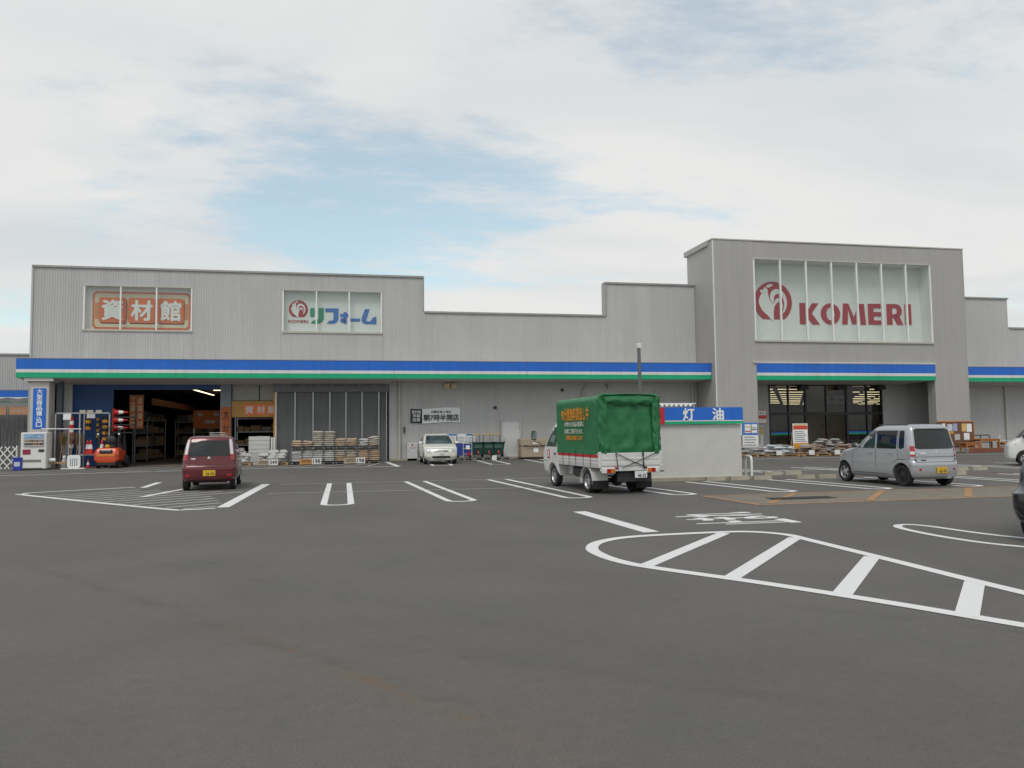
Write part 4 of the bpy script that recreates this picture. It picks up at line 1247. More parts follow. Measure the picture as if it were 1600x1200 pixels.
for l in (((1.30,0.35),(1.30,1.02)),((2.38,0.4),(2.36,1.02)),((0.72,0.75),(0.62,1.02)),((1.3,0.34),(2.38,0.34))): both(hr,line_poly(*l,0.012),'door_gap',m_gap,RED,0.002)
for u in (0.82,1.46): both(hr,rrect(u,u+0.17,0.89,0.925,0.012),'door_handle',paint_red,RED,0.025,0)
mirror(RED,hr,2.30,1.05,paint_red)
patch([(-0.50,1.06),(0.50,1.06),(0.46,1.40),(-0.46,1.40)],lambda a,b,d:hr.front(a,b,d),'windscreen',m_carglass,RED,0.005,3)
mb=MB(); mb.tube([(-0.3,1.4,1.555),(-0.3,1.35,1.60)],0.008,6)
mb.build('aerial',m_dkplast,RED)

# ---- silver tall wagon
paint_sil=mat('silver_paint',(0.44,0.455,0.48),0.28,0.5,0.03,3,coat=0.5)
hs=Hull([(0.20,0.10,3.30,0.66),(0.28,0.02,3.37,0.715),(0.42,0.0,3.395,0.735),(0.58,0.0,3.395,0.7375),(0.64,0.015,3.38,0.7375),(0.70,0.045,3.36,0.735),(0.88,0.055,3.26,0.733),(0.97,0.065,2.98,0.728),(1.03,0.07,2.58,0.722),(1.2,0.10,2.40,0.70),(1.4,0.145,2.12,0.672),(1.53,0.18,1.93,0.645),(1.60,0.21,1.80,0.60),(1.645,0.30,1.62,0.50),(1.66,0.55,1.35,0.30)],cr=(0.16,0.12))
SIL=car('parked_car','silver boxy wagon with yellow licence plate parked nose to the entrance',hs,paint_sil,3.395,(0.50,2.84),0.285,(15.12,17.77,0),radians(2.5),m_alu,0.7375,'holes',mat('black_steel_wheel',(0.025,0.025,0.027),0.5,0.3,0.1,10))
rs=lambda a,b,d:hs.rear(a,b,d)
patch([(-0.60,1.03),(-0.5,1.0),(0.5,1.0),(0.60,1.03),(0.545,1.50),(0.50,1.53),(-0.50,1.53),(-0.545,1.50)],rs,'rear_window',m_carglass,SIL,0.012,4)
for sg in (-1,1):
    f=lambda a,b,d,sg=sg:hs.rear(sg*a,b,d)
    patch([(0.63,0.94),(0.712,0.94),(0.70,1.08),(0.62,1.08)],f,'tail_lamp',m_lens_r,SIL,0.012)
    patch([(0.635,0.86),(0.715,0.86),(0.712,0.938),(0.63,0.938)],f,'tail_lamp',m_lens_w,SIL,0.012)
    patch([(0.636,0.80),(0.716,0.80),(0.716,0.858),(0.635,0.858)],f,'tail_lamp',m_lens_r,SIL,0.012)
    patch([(0.50,0.43),(0.56,0.43),(0.56,0.49),(0.50,0.49)],f,'reflector',m_lens_r,SIL,0.006)
for z in (0.655,0.79): patch(line_poly((-0.60,z),(0.60,z),0.012),rs,'hatch_gap',m_gap,SIL,0.003)
patch(line_poly((-0.61,0.66),(-0.62,0.98),0.012),rs,'hatch_gap',m_gap,SIL,0.003); patch(line_poly((0.61,0.66),(0.62,0.98),0.012),rs,'hatch_gap',m_gap,SIL,0.003)
patch(rrect(-0.50,-0.33,0.865,0.905,0.015),rs,'hatch_handle',m_chrome,SIL,0.02,0)
patch(ell(0.0,0.93,0.03,0.03,10),rs,'badge',m_chrome,SIL,0.01,0)
patch(rrect(-0.47,-0.33,0.69,0.72,0.005),rs,'badge',m_dkplast,SIL,0.006,0)
patch(line_poly((-0.15,1.515),(0.28,1.50),0.02),rs,'wiper',m_dkplast,SIL,0.022)
patch(rrect(0.52,0.56,1.06,1.14,0.005),rs,'window_sticker',mat('sticker',(0.4,0.55,0.6),0.5),SIL,0.010,0)
patch([(-0.48,1.54),(0.48,1.54),(0.44,1.61),(-0.44,1.61)],rs,'roof_spoiler',paint_sil,SIL,0.05)
patch([(-0.56,0.23),(0.56,0.23),(0.55,0.30),(-0.55,0.30)],rs,'lower_valance',paint_sil,SIL,0.004)
plate(SIL,(0.1,-0.014,0.44),False,m_plate_y,'65-76')
m_visor=mat('smoked_visor',(0.03,0.028,0.028),0.1,0,0.0,3,coat=0.4)
m_winlit=mat('car_glass_clear',(0.03,0.05,0.05),0.04,0,0.3,3,spec=0.6)
both(hs,[(0.38,1.03),(0.52,0.995),(0.575,1.03),(0.575,1.46),(0.56,1.49),(0.42,1.49),(0.40,1.46)],'side_window',m_carglass,SIL,0.005)
both(hs,[(0.67,1.0),(1.42,1.0),(1.42,1.48),(0.67,1.48)],'side_window',m_carglass,SIL,0.005)
both(hs,[(1.50,1.0),(2.42,1.0),(2.10,1.34),(1.92,1.47),(1.50,1.48)],'side_window',m_winlit,SIL,0.005)
both(hs,[(0.66,1.38),(1.43,1.38),(1.43,1.495),(0.66,1.495)],'window_visor',m_visor,SIL,0.018)
both(hs,[(1.49,1.40),(2.02,1.36),(1.90,1.475),(1.80,1.495),(1.49,1.495)],'window_visor',m_visor,SIL,0.018)
for l in (((1.46,0.32),(1.46,0.99)),((2.42,0.36),(2.42,1.0)),((0.80,0.62),(0.62,0.72)),((0.62,0.72),(0.62,1.5)),((1.0,0.31),(2.42,0.31)),((0.05,0.72),(0.62,0.72))): both(hs,line_poly(*l,0.012),'door_gap',m_gap,SIL,0.002)
both(hs,line_poly((0.85,0.60),(2.4,0.62),0.02),'crease',paint_sil,SIL,0.006)
for u in (0.80,1.60): both(hs,rrect(u,u+0.17,0.865,0.905,0.015),'door_handle',paint_sil,SIL,0.028,0)
both(hs,rrect(2.72,2.78,0.80,0.83,0.008),'indicator',m_lens_o,SIL,0.01,0)
both(hs,[(3.0,0.74),(3.24,0.76),(3.16,0.88),(2.98,0.9)],'headlamp',m_lens_w,SIL,0.008)
mirror(SIL,hs,2.30,1.04,m_dkplast)
patch([(-0.54,1.06),(0.54,1.06),(0.5,1.5),(-0.5,1.5)],lambda a,b,d:hs.front(a,b,d),'windscreen',m_carglass,SIL,0.005,3)
for sg in (-1,1): MB().tube([(sg*0.54,0.4,1.655),(sg*0.54,1.5,1.655)],0.014,6).build('roof_rail',m_dkplast,SIL)

# ---- cream hatchback parked facing out, by the wall
paint_cr=mat('cream_paint',(0.80,0.79,0.72),0.28,0.1,0.03,3,coat=0.6)
hw=Hull([(0.19,0.15,3.45,0.72),(0.28,0.05,3.56,0.79),(0.42,0.0,3.63,0.825),(0.60,0.0,3.63,0.832),(0.72,0.02,3.58,0.832),(0.83,0.04,3.46,0.825),(0.92,0.05,3.12,0.815),(0.985,0.06,2.78,0.80),(1.15,0.10,2.48,0.76),(1.32,0.18,2.10,0.70),(1.42,0.26,1.82,0.65),(1.48,0.38,1.55,0.56),(1.505,0.6,1.3,0.42),(1.512,0.8,1.1,0.25)],cf=(0.30,0.24),bf=0.14)
WHT=car('parked_car','cream compact hatchback facing out from the ribbed wall under the banner',hw,paint_cr,3.63,(0.58,2.90),0.29,(4.16,41.35,0),pi,m_alu,0.832)
fw_=lambda a,b,d:hw.front(a,b,d)
patch([(-0.70,1.0),(0.70,1.0),(0.585,1.39),(0.54,1.415),(-0.54,1.415),(-0.585,1.39)],fw_,'windscreen',mat('windscreen_glass',(0.05,0.075,0.085),0.04,0,0.4,2.5,spec=0.6),WHT,0.014,4)
patch([(-0.33,0.62),(0.33,0.62),(0.36,0.685),(-0.36,0.685)],fw_,'grille',m_dkplast,WHT,0.016,3)
patch([(-0.31,0.64),(0.31,0.64),(0.33,0.665),(-0.33,0.665)],fw_,'grille_bar',m_steel,WHT,0.024,3)
patch(ell(0,0.655,0.04,0.035,14),fw_,'badge',m_steel,WHT,0.034,0)
patch([(-0.42,0.31),(0.42,0.31),(0.45,0.41),(-0.45,0.41)],fw_,'air_intake',m_dkplast,WHT,0.02,3)
patch(line_poly((-0.58,0.775),(0.58,0.775),0.010),fw_,'bonnet_gap',m_gap,WHT,0.008,3)
for sg in (-1,1):
    f=lambda a,b,d,sg=sg:hw.front(sg*a,b,d)
    patch([(0.52,0.62),(0.66,0.60),(0.735,0.66),(0.735,0.78),(0.68,0.82),(0.58,0.80),(0.52,0.72)],f,'headlamp',mat('headlamp_lens',(0.55,0.57,0.60),0.1,0.2,0.2,14,coat=0.6),WHT,0.02,3)
    patch(ell(0.62,0.70,0.045,0.05,12),f,'lamp_reflector',m_steel,WHT,0.03,0)
plate(WHT,(0.0,3.645,0.50),True,m_plate_w,'37-67')
both(hw,[(0.55,0.99),(1.34,0.99),(1.34,1.38),(0.72,1.36)],'side_window',m_carglass,WHT,0.005)
both(hw,[(1.40,0.99),(2.62,1.0),(2.12,1.30),(1.85,1.38),(1.40,1.39)],'side_window',m_carglass,WHT,0.005)
for l in (((1.37,0.33),(1.37,0.98)),((2.55,0.38),(2.55,0.98))): both(hw,line_poly(*l,0.012),'door_gap',m_gap,WHT,0.002)
for u in (0.85,1.5): both(hw,rrect(u,u+0.17,0.83,0.865,0.012),'door_handle',paint_cr,WHT,0.025,0)
mirror(WHT,hw,2.42,1.0,paint_cr)
patch(line_poly((-0.5,1.03),(0.1,1.06),0.016),fw_,'wiper',m_dkplast,WHT,0.02); patch(line_poly((0.05,1.03),(0.5,1.055),0.016),fw_,'wiper',m_dkplast,WHT,0.02)
MB().tube([(0.25,1.0,1.50),(0.25,0.85,1.62)],0.006,6).build('aerial',m_dkplast,WHT)

# ---- white cab-forward van at the right
paint_w=mat('white_car_paint',(0.72,0.73,0.72),0.28,0,0.02,3,coat=0.6)
hv=Hull([(0.22,0.06,3.32,0.68),(0.32,0.0,3.38,0.73),(0.5,0.0,3.395,0.7375),(0.75,0.0,3.37,0.7375),(0.92,0.0,3.26,0.735),(1.0,0.0,3.13,0.73),(1.06,0.0,3.02,0.725),(1.3,0.02,2.80,0.70),(1.6,0.06,2.48,0.66),(1.74,0.09,2.28,0.62),(1.80,0.14,2.12,0.55),(1.83,0.3,1.9,0.4)],cf=(0.3,0.2),bf=0.08)
VAN=car('parked_van','white cab-forward van parked broadside in front of the wooden tables',hv,paint_w,3.395,(0.6,2.72),0.285,(28.46,24.57,0),radians(50),m_alu,0.7375,'holes')
both(hv,[(1.62,1.03),(2.88,1.05),(2.55,1.42),(2.36,1.58),(1.62,1.60)],'side_window',m_winlit,VAN,0.006)
both(hv,[(0.2,1.03),(1.5,1.03),(1.5,1.6),(0.2,1.6)],'side_window',m_carglass,VAN,0.006)
patch([(-0.6,1.1),(0.6,1.1),(0.52,1.66),(-0.52,1.66)],lambda a,b,d:hv.front(a,b,d),'windscreen',m_carglass,VAN,0.006,3)
for sg in (-1,1): patch([(0.38,0.70),(0.66,0.72),(0.70,0.86),(0.45,0.88)],lambda a,b,d,sg=sg:hv.front(sg*a,b,d),'headlamp',m_lens_w,VAN,0.01)
for l in (((1.56,0.35),(1.56,1.6)),((2.42,0.62),(2.9,1.0)),((1.5,0.8),(3.1,0.82))): both(hv,line_poly(*l,0.012),'door_gap',m_gap,VAN,0.002)
both(hv,rrect(1.66,1.84,0.9,0.94,0.012),'door_handle',m_dkplast,VAN,0.025,0)
both(hv,rrect(3.02,3.07,0.84,0.87,0.01),'indicator',m_lens_o,VAN,0.01,0)
mirror(VAN,hv,2.78,1.12,m_dkplast)

# ---- dark car leaving the picture at the right edge
paint_k=mat('black_car_paint',(0.012,0.012,0.016),0.2,0.2,0.02,3,coat=0.7)
hk=Hull([(0.24,0.10,4.1,0.72),(0.32,0.0,4.25,0.80),(0.5,-0.02,4.3,0.84),(0.66,-0.01,4.3,0.845),(0.70,0.10,4.25,0.83),(0.76,0.20,4.2,0.81),(0.95,0.26,3.85,0.80),(1.05,0.30,3.2,0.78),(1.3,0.42,2.8,0.72),(1.5,0.52,2.4,0.64),(1.6,0.62,2.1,0.54),(1.63,0.85,1.8,0.38)],cr=(0.22,0.2))
DRK=car('parked_car','black car standing on the near side of the brown repaired strip',hk,paint_k,4.3,(0.78,3.4),0.32,(9.20,8.32,0),radians(-58),m_alu,0.845)
patch([(-0.62,1.08),(0.62,1.08),(0.55,1.5),(-0.55,1.5)],lambda a,b,d:hk.rear(a,b,d),'rear_window',m_carglass,DRK,0.006,3)
for sg in (-1,1): patch([(0.46,0.80),(0.62,0.82),(0.60,0.95),(0.47,0.95)],lambda a,b,d,sg=sg:hk.rear(sg*a,b,d),'tail_lamp',m_lens_r,DRK,0.012)
both(hk,[(0.7,1.08),(1.7,1.08),(1.7,1.5),(0.95,1.48)],'side_window',m_carglass,DRK,0.006)
both(hk,[(1.78,1.08),(3.0,1.1),(2.5,1.42),(2.3,1.5),(1.78,1.51)],'side_window',m_carglass,DRK,0.006)
mirror(DRK,hk,2.85,1.1,paint_k)
# ------------------------------------------------------------------ canvas-topped truck
TR=thing('delivery_truck','small white truck with green canvas cover marked in orange characters','truck',(6.69,18.14,0),radians(5.3))
m_tw=mat('truck_white',(0.66,0.66,0.65),0.35,0,0.05,3,coat=0.3)
m_canvas=mat('green_canvas',(0.018,0.16,0.055),0.5,0,0.14,3,bump=0.5,bscale=9)
m_canvas_o=mat('canvas_orange',(0.75,0.28,0.02),0.6); m_canvas_w=mat('canvas_white',(0.55,0.57,0.54),0.6)
# cab, cut by the bed behind it
ht=Hull([(0.34,3.0,4.42,0.72),(0.45,3.0,4.50,0.79),(0.65,3.0,4.54,0.815),(0.95,3.0,4.52,0.82),(1.08,3.0,4.46,0.815),(1.2,3.0,4.36,0.80),(1.5,3.0,4.10,0.745),(1.72,3.02,3.90,0.70),(1.82,3.05,3.76,0.65),(1.87,3.1,3.6,0.55),(1.885,3.2,3.4,0.35)],cr=(0.06,0.05),cf=(0.3,0.22),br=0.01,bf=0.10)
me=ht.mesh('cab'); me=cut_arches(me,(3.45,),0.37,0.80); smooth_mesh(me,32); me.materials.clear(); me.materials.append(m_tw)
CAB=obj_from(me,'cab',m_tw,TR)
def cabp(poly,name,mm,th=0.005,sub=2):
    for sg in (-1,1): patch(poly,lambda a,b,d,sg=sg:ht.side(a,b,sg,d),name,mm,CAB,th,sub)
cabp([(3.12,1.14),(4.26,1.14),(4.22,1.22),(3.95,1.58),(3.82,1.68),(3.12,1.70)],'side_window',mat('cab_glass',(0.05,0.09,0.08),0.05,0,0.4,3))
for l in (((3.08,0.55),(3.08,1.72)),((4.28,0.75),(4.28,1.1)),((3.85,0.72),(4.28,0.75))): cabp(line_poly(*l,0.012),'door_gap',m_gap,0.002)
cabp(rrect(3.12,3.26,0.93,0.97,0.01),'door_handle',m_dkplast,0.025,0)
cabp(rrect(4.30,4.35,0.62,0.66,0.01),'side_marker',m_dkplast,0.01,0)
patch([(-0.66,1.2),(0.66,1.2),(0.58,1.7),(-0.58,1.7)],lambda a,b,d:ht.front(a,b,d),'windscreen',m_carglass,CAB,0.006,3)
for sg in (-1,1):
    patch([(0.42,0.62),(0.70,0.62),(0.70,0.78),(0.42,0.78)],lambda a,b,d,sg=sg:ht.front(sg*a,b,d),'headlamp',m_lens_w,CAB,0.012)
    y=0.80*sg
    o=MB().tube([(y,4.28,1.12),(y+sg*0.10,4.34,1.24),(y+sg*0.22,4.36,1.26),(y+sg*0.26,4.36,1.36)],0.014,6).build('mirror_arm',m_dkplast,TR,smooth=True)
    q=MB().cbox(y+sg*0.26-0.08,y+sg*0.26+0.08,4.33,4.39,1.32,1.60,0.025).build('mirror',m_dkplast,TR,smooth=True,angle=60)
    MB().box(y+sg*0.26-0.065,y+sg*0.26+0.065,4.327,4.3295,1.345,1.575).build('mirror_glass',m_chrome,q)
patch([(-0.5,1.80),(0.5,1.80),(0.45,1.87),(-0.45,1.87)],lambda a,b,d:ht.front(a,b,d),'roof_lip',m_whitep,CAB,0.02)
# door emblem and wording
fnd=lambda a,b,d:(ht.side(a,b,-1,0.006+d))
em=bpy.data.objects.new('door_emblem',None); COL.objects.link(em); em.parent=TR
patch([p for p in ell(3.74,0.96,0.10,0.10,20) if p[1]>0.875],lambda a,b,d:ht.side(a,b,-1,d),'emblem_disc',m_red,em,0.006,0)
patch(spline([(3.72,1.02),(3.76,1.0),(3.77,0.95),(3.75,0.88),(3.72,0.89),(3.69,0.95)],2),lambda a,b,d:ht.side(a,b,-1,d),'emblem_bird',m_signwht,em,0.009,0)
y=ht.side(3.74,0.82,-1)[0]-0.004
text('KOMERI','emblem_lettering',m_red,em,0.24,0.045,Matrix(((0,0,-1,y),(-1,0,0,3.74),(0,1,0,0.825),(0,0,0,1))),bold=0.02,depth=0.002)
# chassis
for sg in (-1,1):
    MB().box(sg*0.38-0.035,sg*0.38+0.035,0.12,4.0,0.50,0.62).build('chassis_rail',m_dkplast,TR)
for u in (0.95,): MB().tube([(-0.62,u,0.30),(0.62,u,0.30)],0.06,10).build('axle',m_dkplast,TR)
MB().lathe([(0.02,-0.14),(0.12,-0.12),(0.15,0),(0.12,0.12),(0.02,0.14)],14,'Y',(0.05,0.95,0.30)).build('differential',m_dkplast,TR,smooth=True)
MB().cbox(-0.70,-0.45,1.55,2.05,0.36,0.62,0.03).build('fuel_tank',m_dkplast,TR)
MB().cbox(0.45,0.70,1.55,2.15,0.36,0.62,0.03).build('battery_box',m_dkplast,TR)
MB().cbox(-0.72,-0.5,2.15,2.42,0.40,0.66,0.02).build('tool_box',m_steel,TR)
MB().tube([(0.25,0.2,0.34),(0.25,2.2,0.36)],0.03,8).build('exhaust_pipe',m_steel,TR)
MB().cbox(-0.25,0.30,2.3,4.0,0.33,0.62,0.05).build('engine_pan',m_dkplast,TR)
# wheels: doubles at the rear
for sg in (-1,1):
    wheel(TR,3.45,sg*0.69,0.31,0.17,'steel',sg,m_alu)
    wheel(TR,0.95,sg*0.70,0.29,0.16,'steel',sg,m_alu)
    wheel(TR,0.95,sg*0.50,0.29,0.16,'steel',sg,m_alu)
# bed
MB().cbox(-0.82,0.82,0.02,3.0,0.66,0.74,0.012).build('bed_floor',m_tw,TR)
for sg in (-1,1):
    x=sg*0.83
    o=MB().cbox(min(x,x-sg*0.04),max(x,x-sg*0.04),0.05,2.98,0.70,1.02,0.012).build('side_gate',m_tw,TR)
    xo=x+sg*0.003
    for z in (0.76,0.84): MB().cbox(min(xo,xo+sg*0.008),max(xo,xo+sg*0.008),0.08,2.95,z,z+0.035,0.003).build('gate_rib',m_tw,o)
    MB().box(min(xo,xo+sg*0.004),max(xo,xo+sg*0.004),0.10,2.95,0.915,0.985).build('red_stripe',mat('truck_red',(0.50,0.02,0.03),0.45),o)
    for u in (0.55,1.05,1.55,2.05,2.5):
        MB().tube([(x+sg*0.016,u,1.05),(x+sg*0.02,u+random.uniform(-.03,.03),0.80),(x+sg*0.005,u+0.02,0.68)],0.006,5).build('tie_cord',m_gap,TR)
    # arched mudguards and flaps
    mb=MB(); n=10
    for k in range(n):
        a0=radians(-5+k*190/n); a1=radians(-5+(k+1)*190/n)
        r1,r2_=0.40,0.415
        vs=[]
        for a in (a0,a1):
            for r in (r1,r2_):
                for xx in (sg*0.40,sg*0.81): vs.append((xx,0.95+r*cos(a),0.27+r*sin(a)))
        mb.add(vs,[(0,1,5,4),(2,6,7,3),(0,4,6,2),(1,3,7,5)])
    mb.build('mudguard',m_tw,TR,smooth=True)
    for k in range(5):
        xx=sg*(0.45+k*0.075); MB().box(min(xx,xx+sg*0.02),max(xx,xx+sg*0.02),0.525,0.535,0.36,0.50).build('guard_slot',m_gap,TR)
    MB().box(min(sg*0.40,sg*0.81),max(sg*0.40,sg*0.81),0.50,0.525,0.33,0.55).build('guard_panel',m_tw,TR)
    MB().box(min(sg*0.38,sg*0.82),max(sg*0.38,sg*0.82),0.50,0.515,0.12,0.328).build('mud_flap',m_rubber,TR)
    l=MB().cbox(sg*0.60-0.17,sg*0.60+0.17,-0.03,0.06,0.53,0.66,0.01).build('lamp_housing',m_tw,TR)
    for a,b,mm in ((-0.155,-0.06,m_lens_w),(-0.058,0.05,m_lens_r),(0.052,0.155,m_lens_o)):
        if sg>0: a,b=-b,-a
        MB().cbox(sg*0.60-b if False else sg*0.60+a,sg*0.60+b,-0.045,-0.03,0.545,0.645,0.004).build('tail_lamp',mm,l)
    MB().cbox(sg*0.40-0.05,sg*0.40+0.05,-0.02,0.02,0.64,0.68,0.006).build('reflector',m_lens_r,TR)
tg=MB().cbox(-0.83,0.83,0.0,0.045,0.69,1.03,0.012).build('tailgate',m_tw,TR)
MB().cbox(-0.78,0.78,-0.012,0.0,0.72,0.81,0.005).build('gate_rib',m_tw,tg); MB().cbox(-0.78,0.78,-0.010,0.0,0.86,0.90,0.004).build('gate_rib',m_tw,tg)
for x in (-0.82,0.82): MB().cbox(x-0.03,x+0.03,-0.015,0.06,0.68,1.06,0.008).build('corner_post',m_tw,TR)
MB().cbox(-0.80,0.80,0.0,0.08,0.58,0.685,0.01).build('rear_sill',m_tw,TR)
MB().cbox(-0.30,0.62,0.10,0.2,0.30,0.56,0.02).build('rear_crossmember',m_dkplast,TR)
MB().tube([(0.80,0.0,0.56),(0.90,-0.02,0.56)],0.015,6).build('hook',m_dkplast,TR)
plate(TR,(0.26,-0.02,0.49),False,m_plate_w,'48-55')
# elastic straps over the tailgate
for a,b in (((-0.42,-0.03,1.10),(-0.35,-0.03,0.62)),((0.30,-0.03,1.10),(0.36,-0.03,0.62)),((-0.40,-0.035,1.02),(0.42,-0.035,0.66)),((0.72,-0.03,1.03),(-0.25,-0.03,0.66)),((0.34,-0.03,1.10),(0.32,-0.03,0.66))):
    MB().tube([a,((a[0]+b[0])/2,-0.04,(a[2]+b[2])/2-0.01),b],0.010,6).build('strap',m_gap,TR)
# canvas: a draped box with rounded shoulders and creases
from mathutils import noise as _mn
def NZ(p): return _mn.noise(Vector(p))
def wob(x,y,z,s=1.0):
    return (sin(x*5.1+z*3.3+1.3)*sin(y*2.7+z*1.9)*0.5+sin(x*11+y*7.3+z*9.1)*0.25+sin(z*17+y*3-x*4)*0.15)*s
def canvas_side():
    """ring profile around the hoops (left bottom, over the top, right bottom) swept along the bed"""
    prof=[]
    hw_,zt,zb,r=0.835,2.46,0.99,0.16
    for z in [zb+(zt-r-zb)*i/14 for i in range(15)]: prof.append((-hw_,z))
    for k in range(1,6): t=pi/2*k/6; prof.append((-hw_+r-r*cos(t),zt-r+r*sin(t)))
    for i in range(11): prof.append((-hw_+r+(2*hw_-2*r)*i/10,zt+0.025*sin(pi*i/10)))
    pr=[(-x,z) for x,z in prof[:20]][::-1]
    prof+=pr
    n=len(prof); vs=[]; fs=[]
    us=[0.02+2.98*i/44 for i in range(45)]
    for u in us:
        hoop=0.5-0.5*cos(u/0.75*2*pi)
        rear=math.exp(-(u/0.35)**2)
        for x,z in prof:
            t=(z-zb)/(zt-zb)
            sgn=1 if x>0 else -1
            w=wob(x,u,z)
            flank=1 if abs(x)>hw_-0.02 else 0
            dx=sgn*(-0.018*hoop*sin(pi*t)*flank + 0.006*w*flank + rear*0.05*NZ((u*4,z*7,6.0))*flank + 0.012*NZ((u*2.2,z*2.6,8.0))*flank)
            if t<0.03: dx+=sgn*0.012
            dz=(-0.022*hoop*(1-0.3*abs(x)/hw_) + 0.006*w) if not flank else 0
            vs.append((x+dx,u,z+dz))
    for i in range(len(us)-1):
        for k in range(n-1):
            a=i*n+k; fs.append((a,a+1,a+1+n,a+n))
    return MB().add(vs,fs)
cv=canvas_side().build('canvas_cover',m_canvas,TR,smooth=True,angle=60)
# front wall
MB().add([(-0.83,2.99,0.99),(0.83,2.99,0.99),(0.83,2.99,2.40),(-0.83,2.99,2.40)],[(0,1,2,3)]).build('canvas_front',m_canvas,cv)
def drape(name,x0,x1,z0,z1,u0,amp,fx,nx=40,nz=26,fn=None):
    vs=[]; fs=[]
    for j in range(nz+1):
        for i in range(nx+1):
            s=i/nx; t=j/nz
            x=x0+(x1-x0)*s; z=z0+(z1-z0)*t
            u=u0
            u-= amp*(sin(s*fx+1.7*sin(t*2.3))*(1-0.55*t)) + 0.5*amp*sin(s*fx*2.3+t*3.1)*(1-t)
            u+= NZ((s*6.0,t*3.5,2.0))*amp*1.3 + NZ((s*15,t*7,3.0))*amp*0.5
            u-= 0.05*math.exp(-((t-0.12)/0.08)**2)*(0.5+0.5*sin(s*13+2))      # slack near the hem
            if fn: x,u,z=fn(x,u,z,s,t)
            vs.append((x,u,z))
    for j in range(nz):
        for i in range(nx):
            a=j*(nx+1)+i; fs.append((a,a+1,a+nx+2,a+nx+1))
    return MB().add(vs,fs)
drape('c',-0.66,0.68,1.00,2.24,0.10,0.026,14).build('canvas_door',m_canvas,cv,smooth=True,angle=70)
def vfold(x,u,z,s,t):
    q=NZ((s*1.6+(3 if x<0 else 9),t*9+s*2.5,1.0))*0.05+NZ((s*4,t*20+s*7,5.0))*0.022
    e=(s if x<0 else 1-s)
    return (x+q*0.5*e, u-0.03*sin(pi*s)+q*sin(pi*min(1,s*0.8+0.15)), z)
drape('l',-0.845,-0.60,1.0,2.42,0.03,0.006,4,14,60,vfold).build('canvas_flap',m_canvas,cv,smooth=True,angle=70)
drape('r',0.63,0.845,1.0,2.42,0.03,0.006,4,14,60,vfold).build('canvas_flap',m_canvas,cv,smooth=True,angle=70)
def roll(x,u,z,s,t):
    a=t*pi*1.25
    sag=-0.03*sin(pi*s)-0.012*sin(s*17)
    w=NZ((s*9,t*3,4.0))*0.03
    return (x, 0.06-0.06*sin(a)+w, 2.24+(sag+w)*(1-t)+0.262*t)
drape('top',-0.80,0.80,2.2,2.46,0.0,0.0,1,44,12,roll).build('canvas_roll',m_canvas,cv,smooth=True,angle=70)
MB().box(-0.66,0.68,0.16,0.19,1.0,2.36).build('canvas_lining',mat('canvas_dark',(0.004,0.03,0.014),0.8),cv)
mb=MB()
for u in (0.1,0.82,1.55,2.28,2.92): mb.tube([(-0.78,u,1.0),(-0.78,u,2.25),(-0.66,u,2.38),(0.66,u,2.38),(0.78,u,2.25),(0.78,u,1.0)],0.014,6)
mb.build('hoop_frame',m_steel,cv)
def ctext(s,w,h,u,z,mm,b=0.008):
    text(s,'canvas_lettering',mm,cv,w,h,Matrix(((0,0,-1,-0.853),(-1,0,0,u),(0,1,0,z),(0,0,0,1))),bold=b,depth=0.003)
ctext('90分間無料貸出し中',1.95,0.34,1.58,2.02,m_canvas_o,0.009)
ctext('お買物された商品の運搬等に',1.42,0.13,1.62,1.76,m_canvas_w)
ctext('お気軽にご利用下さいませ。',1.32,0.13,1.68,1.57,m_canvas_w)
ctext('代金後日お届けします',1.2,0.13,1.62,1.40,m_canvas_o)
# ------------------------------------------------------------------ bags, pallets and goods
def bag_mesh(name,lx,ly,lz,seed,pl=0.55):
    rnd=random.Random(seed); mb=MB(); nx,ny=10,6
    ph=[rnd.uniform(0,6.28) for _ in range(6)]
    def h(s,t):
        e=(1-abs(2*s-1)**4)*(1-abs(2*t-1)**3.2)
        return e**pl
    top=[];bot=[]
    for j in range(ny+1):
        for i in range(nx+1):
            s,t=i/nx,j/ny
            a=h(s,t); x=(s-0.5)*lx*(1+0.03*sin(ph[0]+t*5)); y=(t-0.5)*ly*(1+0.04*sin(ph[1]+s*5))
            w=0.07*lz*(sin(ph[2]+s*9+t*4)+sin(ph[3]+t*11-s*5))
            top.append((x,y,lz*(0.42+0.56*a)+w*a)); bot.append((x,y,lz*(0.42-0.42*a)))
    n=len(top); mb.v=top+bot
    for j in range(ny):
        for i in range(nx):
            a=j*(nx+1)+i; mb.f.append((a,a+1,a+nx+2,a+nx+1)); mb.f.append((n+a,n+a+nx+1,n+a+nx+2,n+a+1))
    edge=[i for i in range(nx+1)]+[(nx+1)*j+nx for j in range(1,ny+1)]+[ny*(nx+1)+i for i in range(nx-1,-1,-1)]+[(nx+1)*j for j in range(ny-1,0,-1)]
    m=len(edge)
    for k in range(m): a,b=edge[k],edge[(k+1)%m]; mb.f.append((a,a+n,b+n,b))
    return mb.mesh(name,True,70)
m_bagc=mat('bag_cement',(0.42,0.39,0.34),0.8,0,0.15,7,bump=0.3,bscale=25)
m_bagw=mat('bag_white',(0.50,0.50,0.49),0.55,0,0.10,7,bump=0.3,bscale=25)
m_bags=mat('bag_sand_white',(0.46,0.455,0.44),0.65,0,0.18,6,bump=0.4,bscale=20)
m_bagt=mat('bag_tan',(0.44,0.33,0.23),0.8,0,0.15,7,bump=0.3,bscale=25)
m_bagb=mat('bag_brown',(0.27,0.19,0.15),0.7,0,0.2,7,bump=0.3,bscale=25)
m_bagp=mat('bag_pale_blue_white',(0.58,0.61,0.65),0.5,0,0.15,9,bump=0.3,bscale=25)
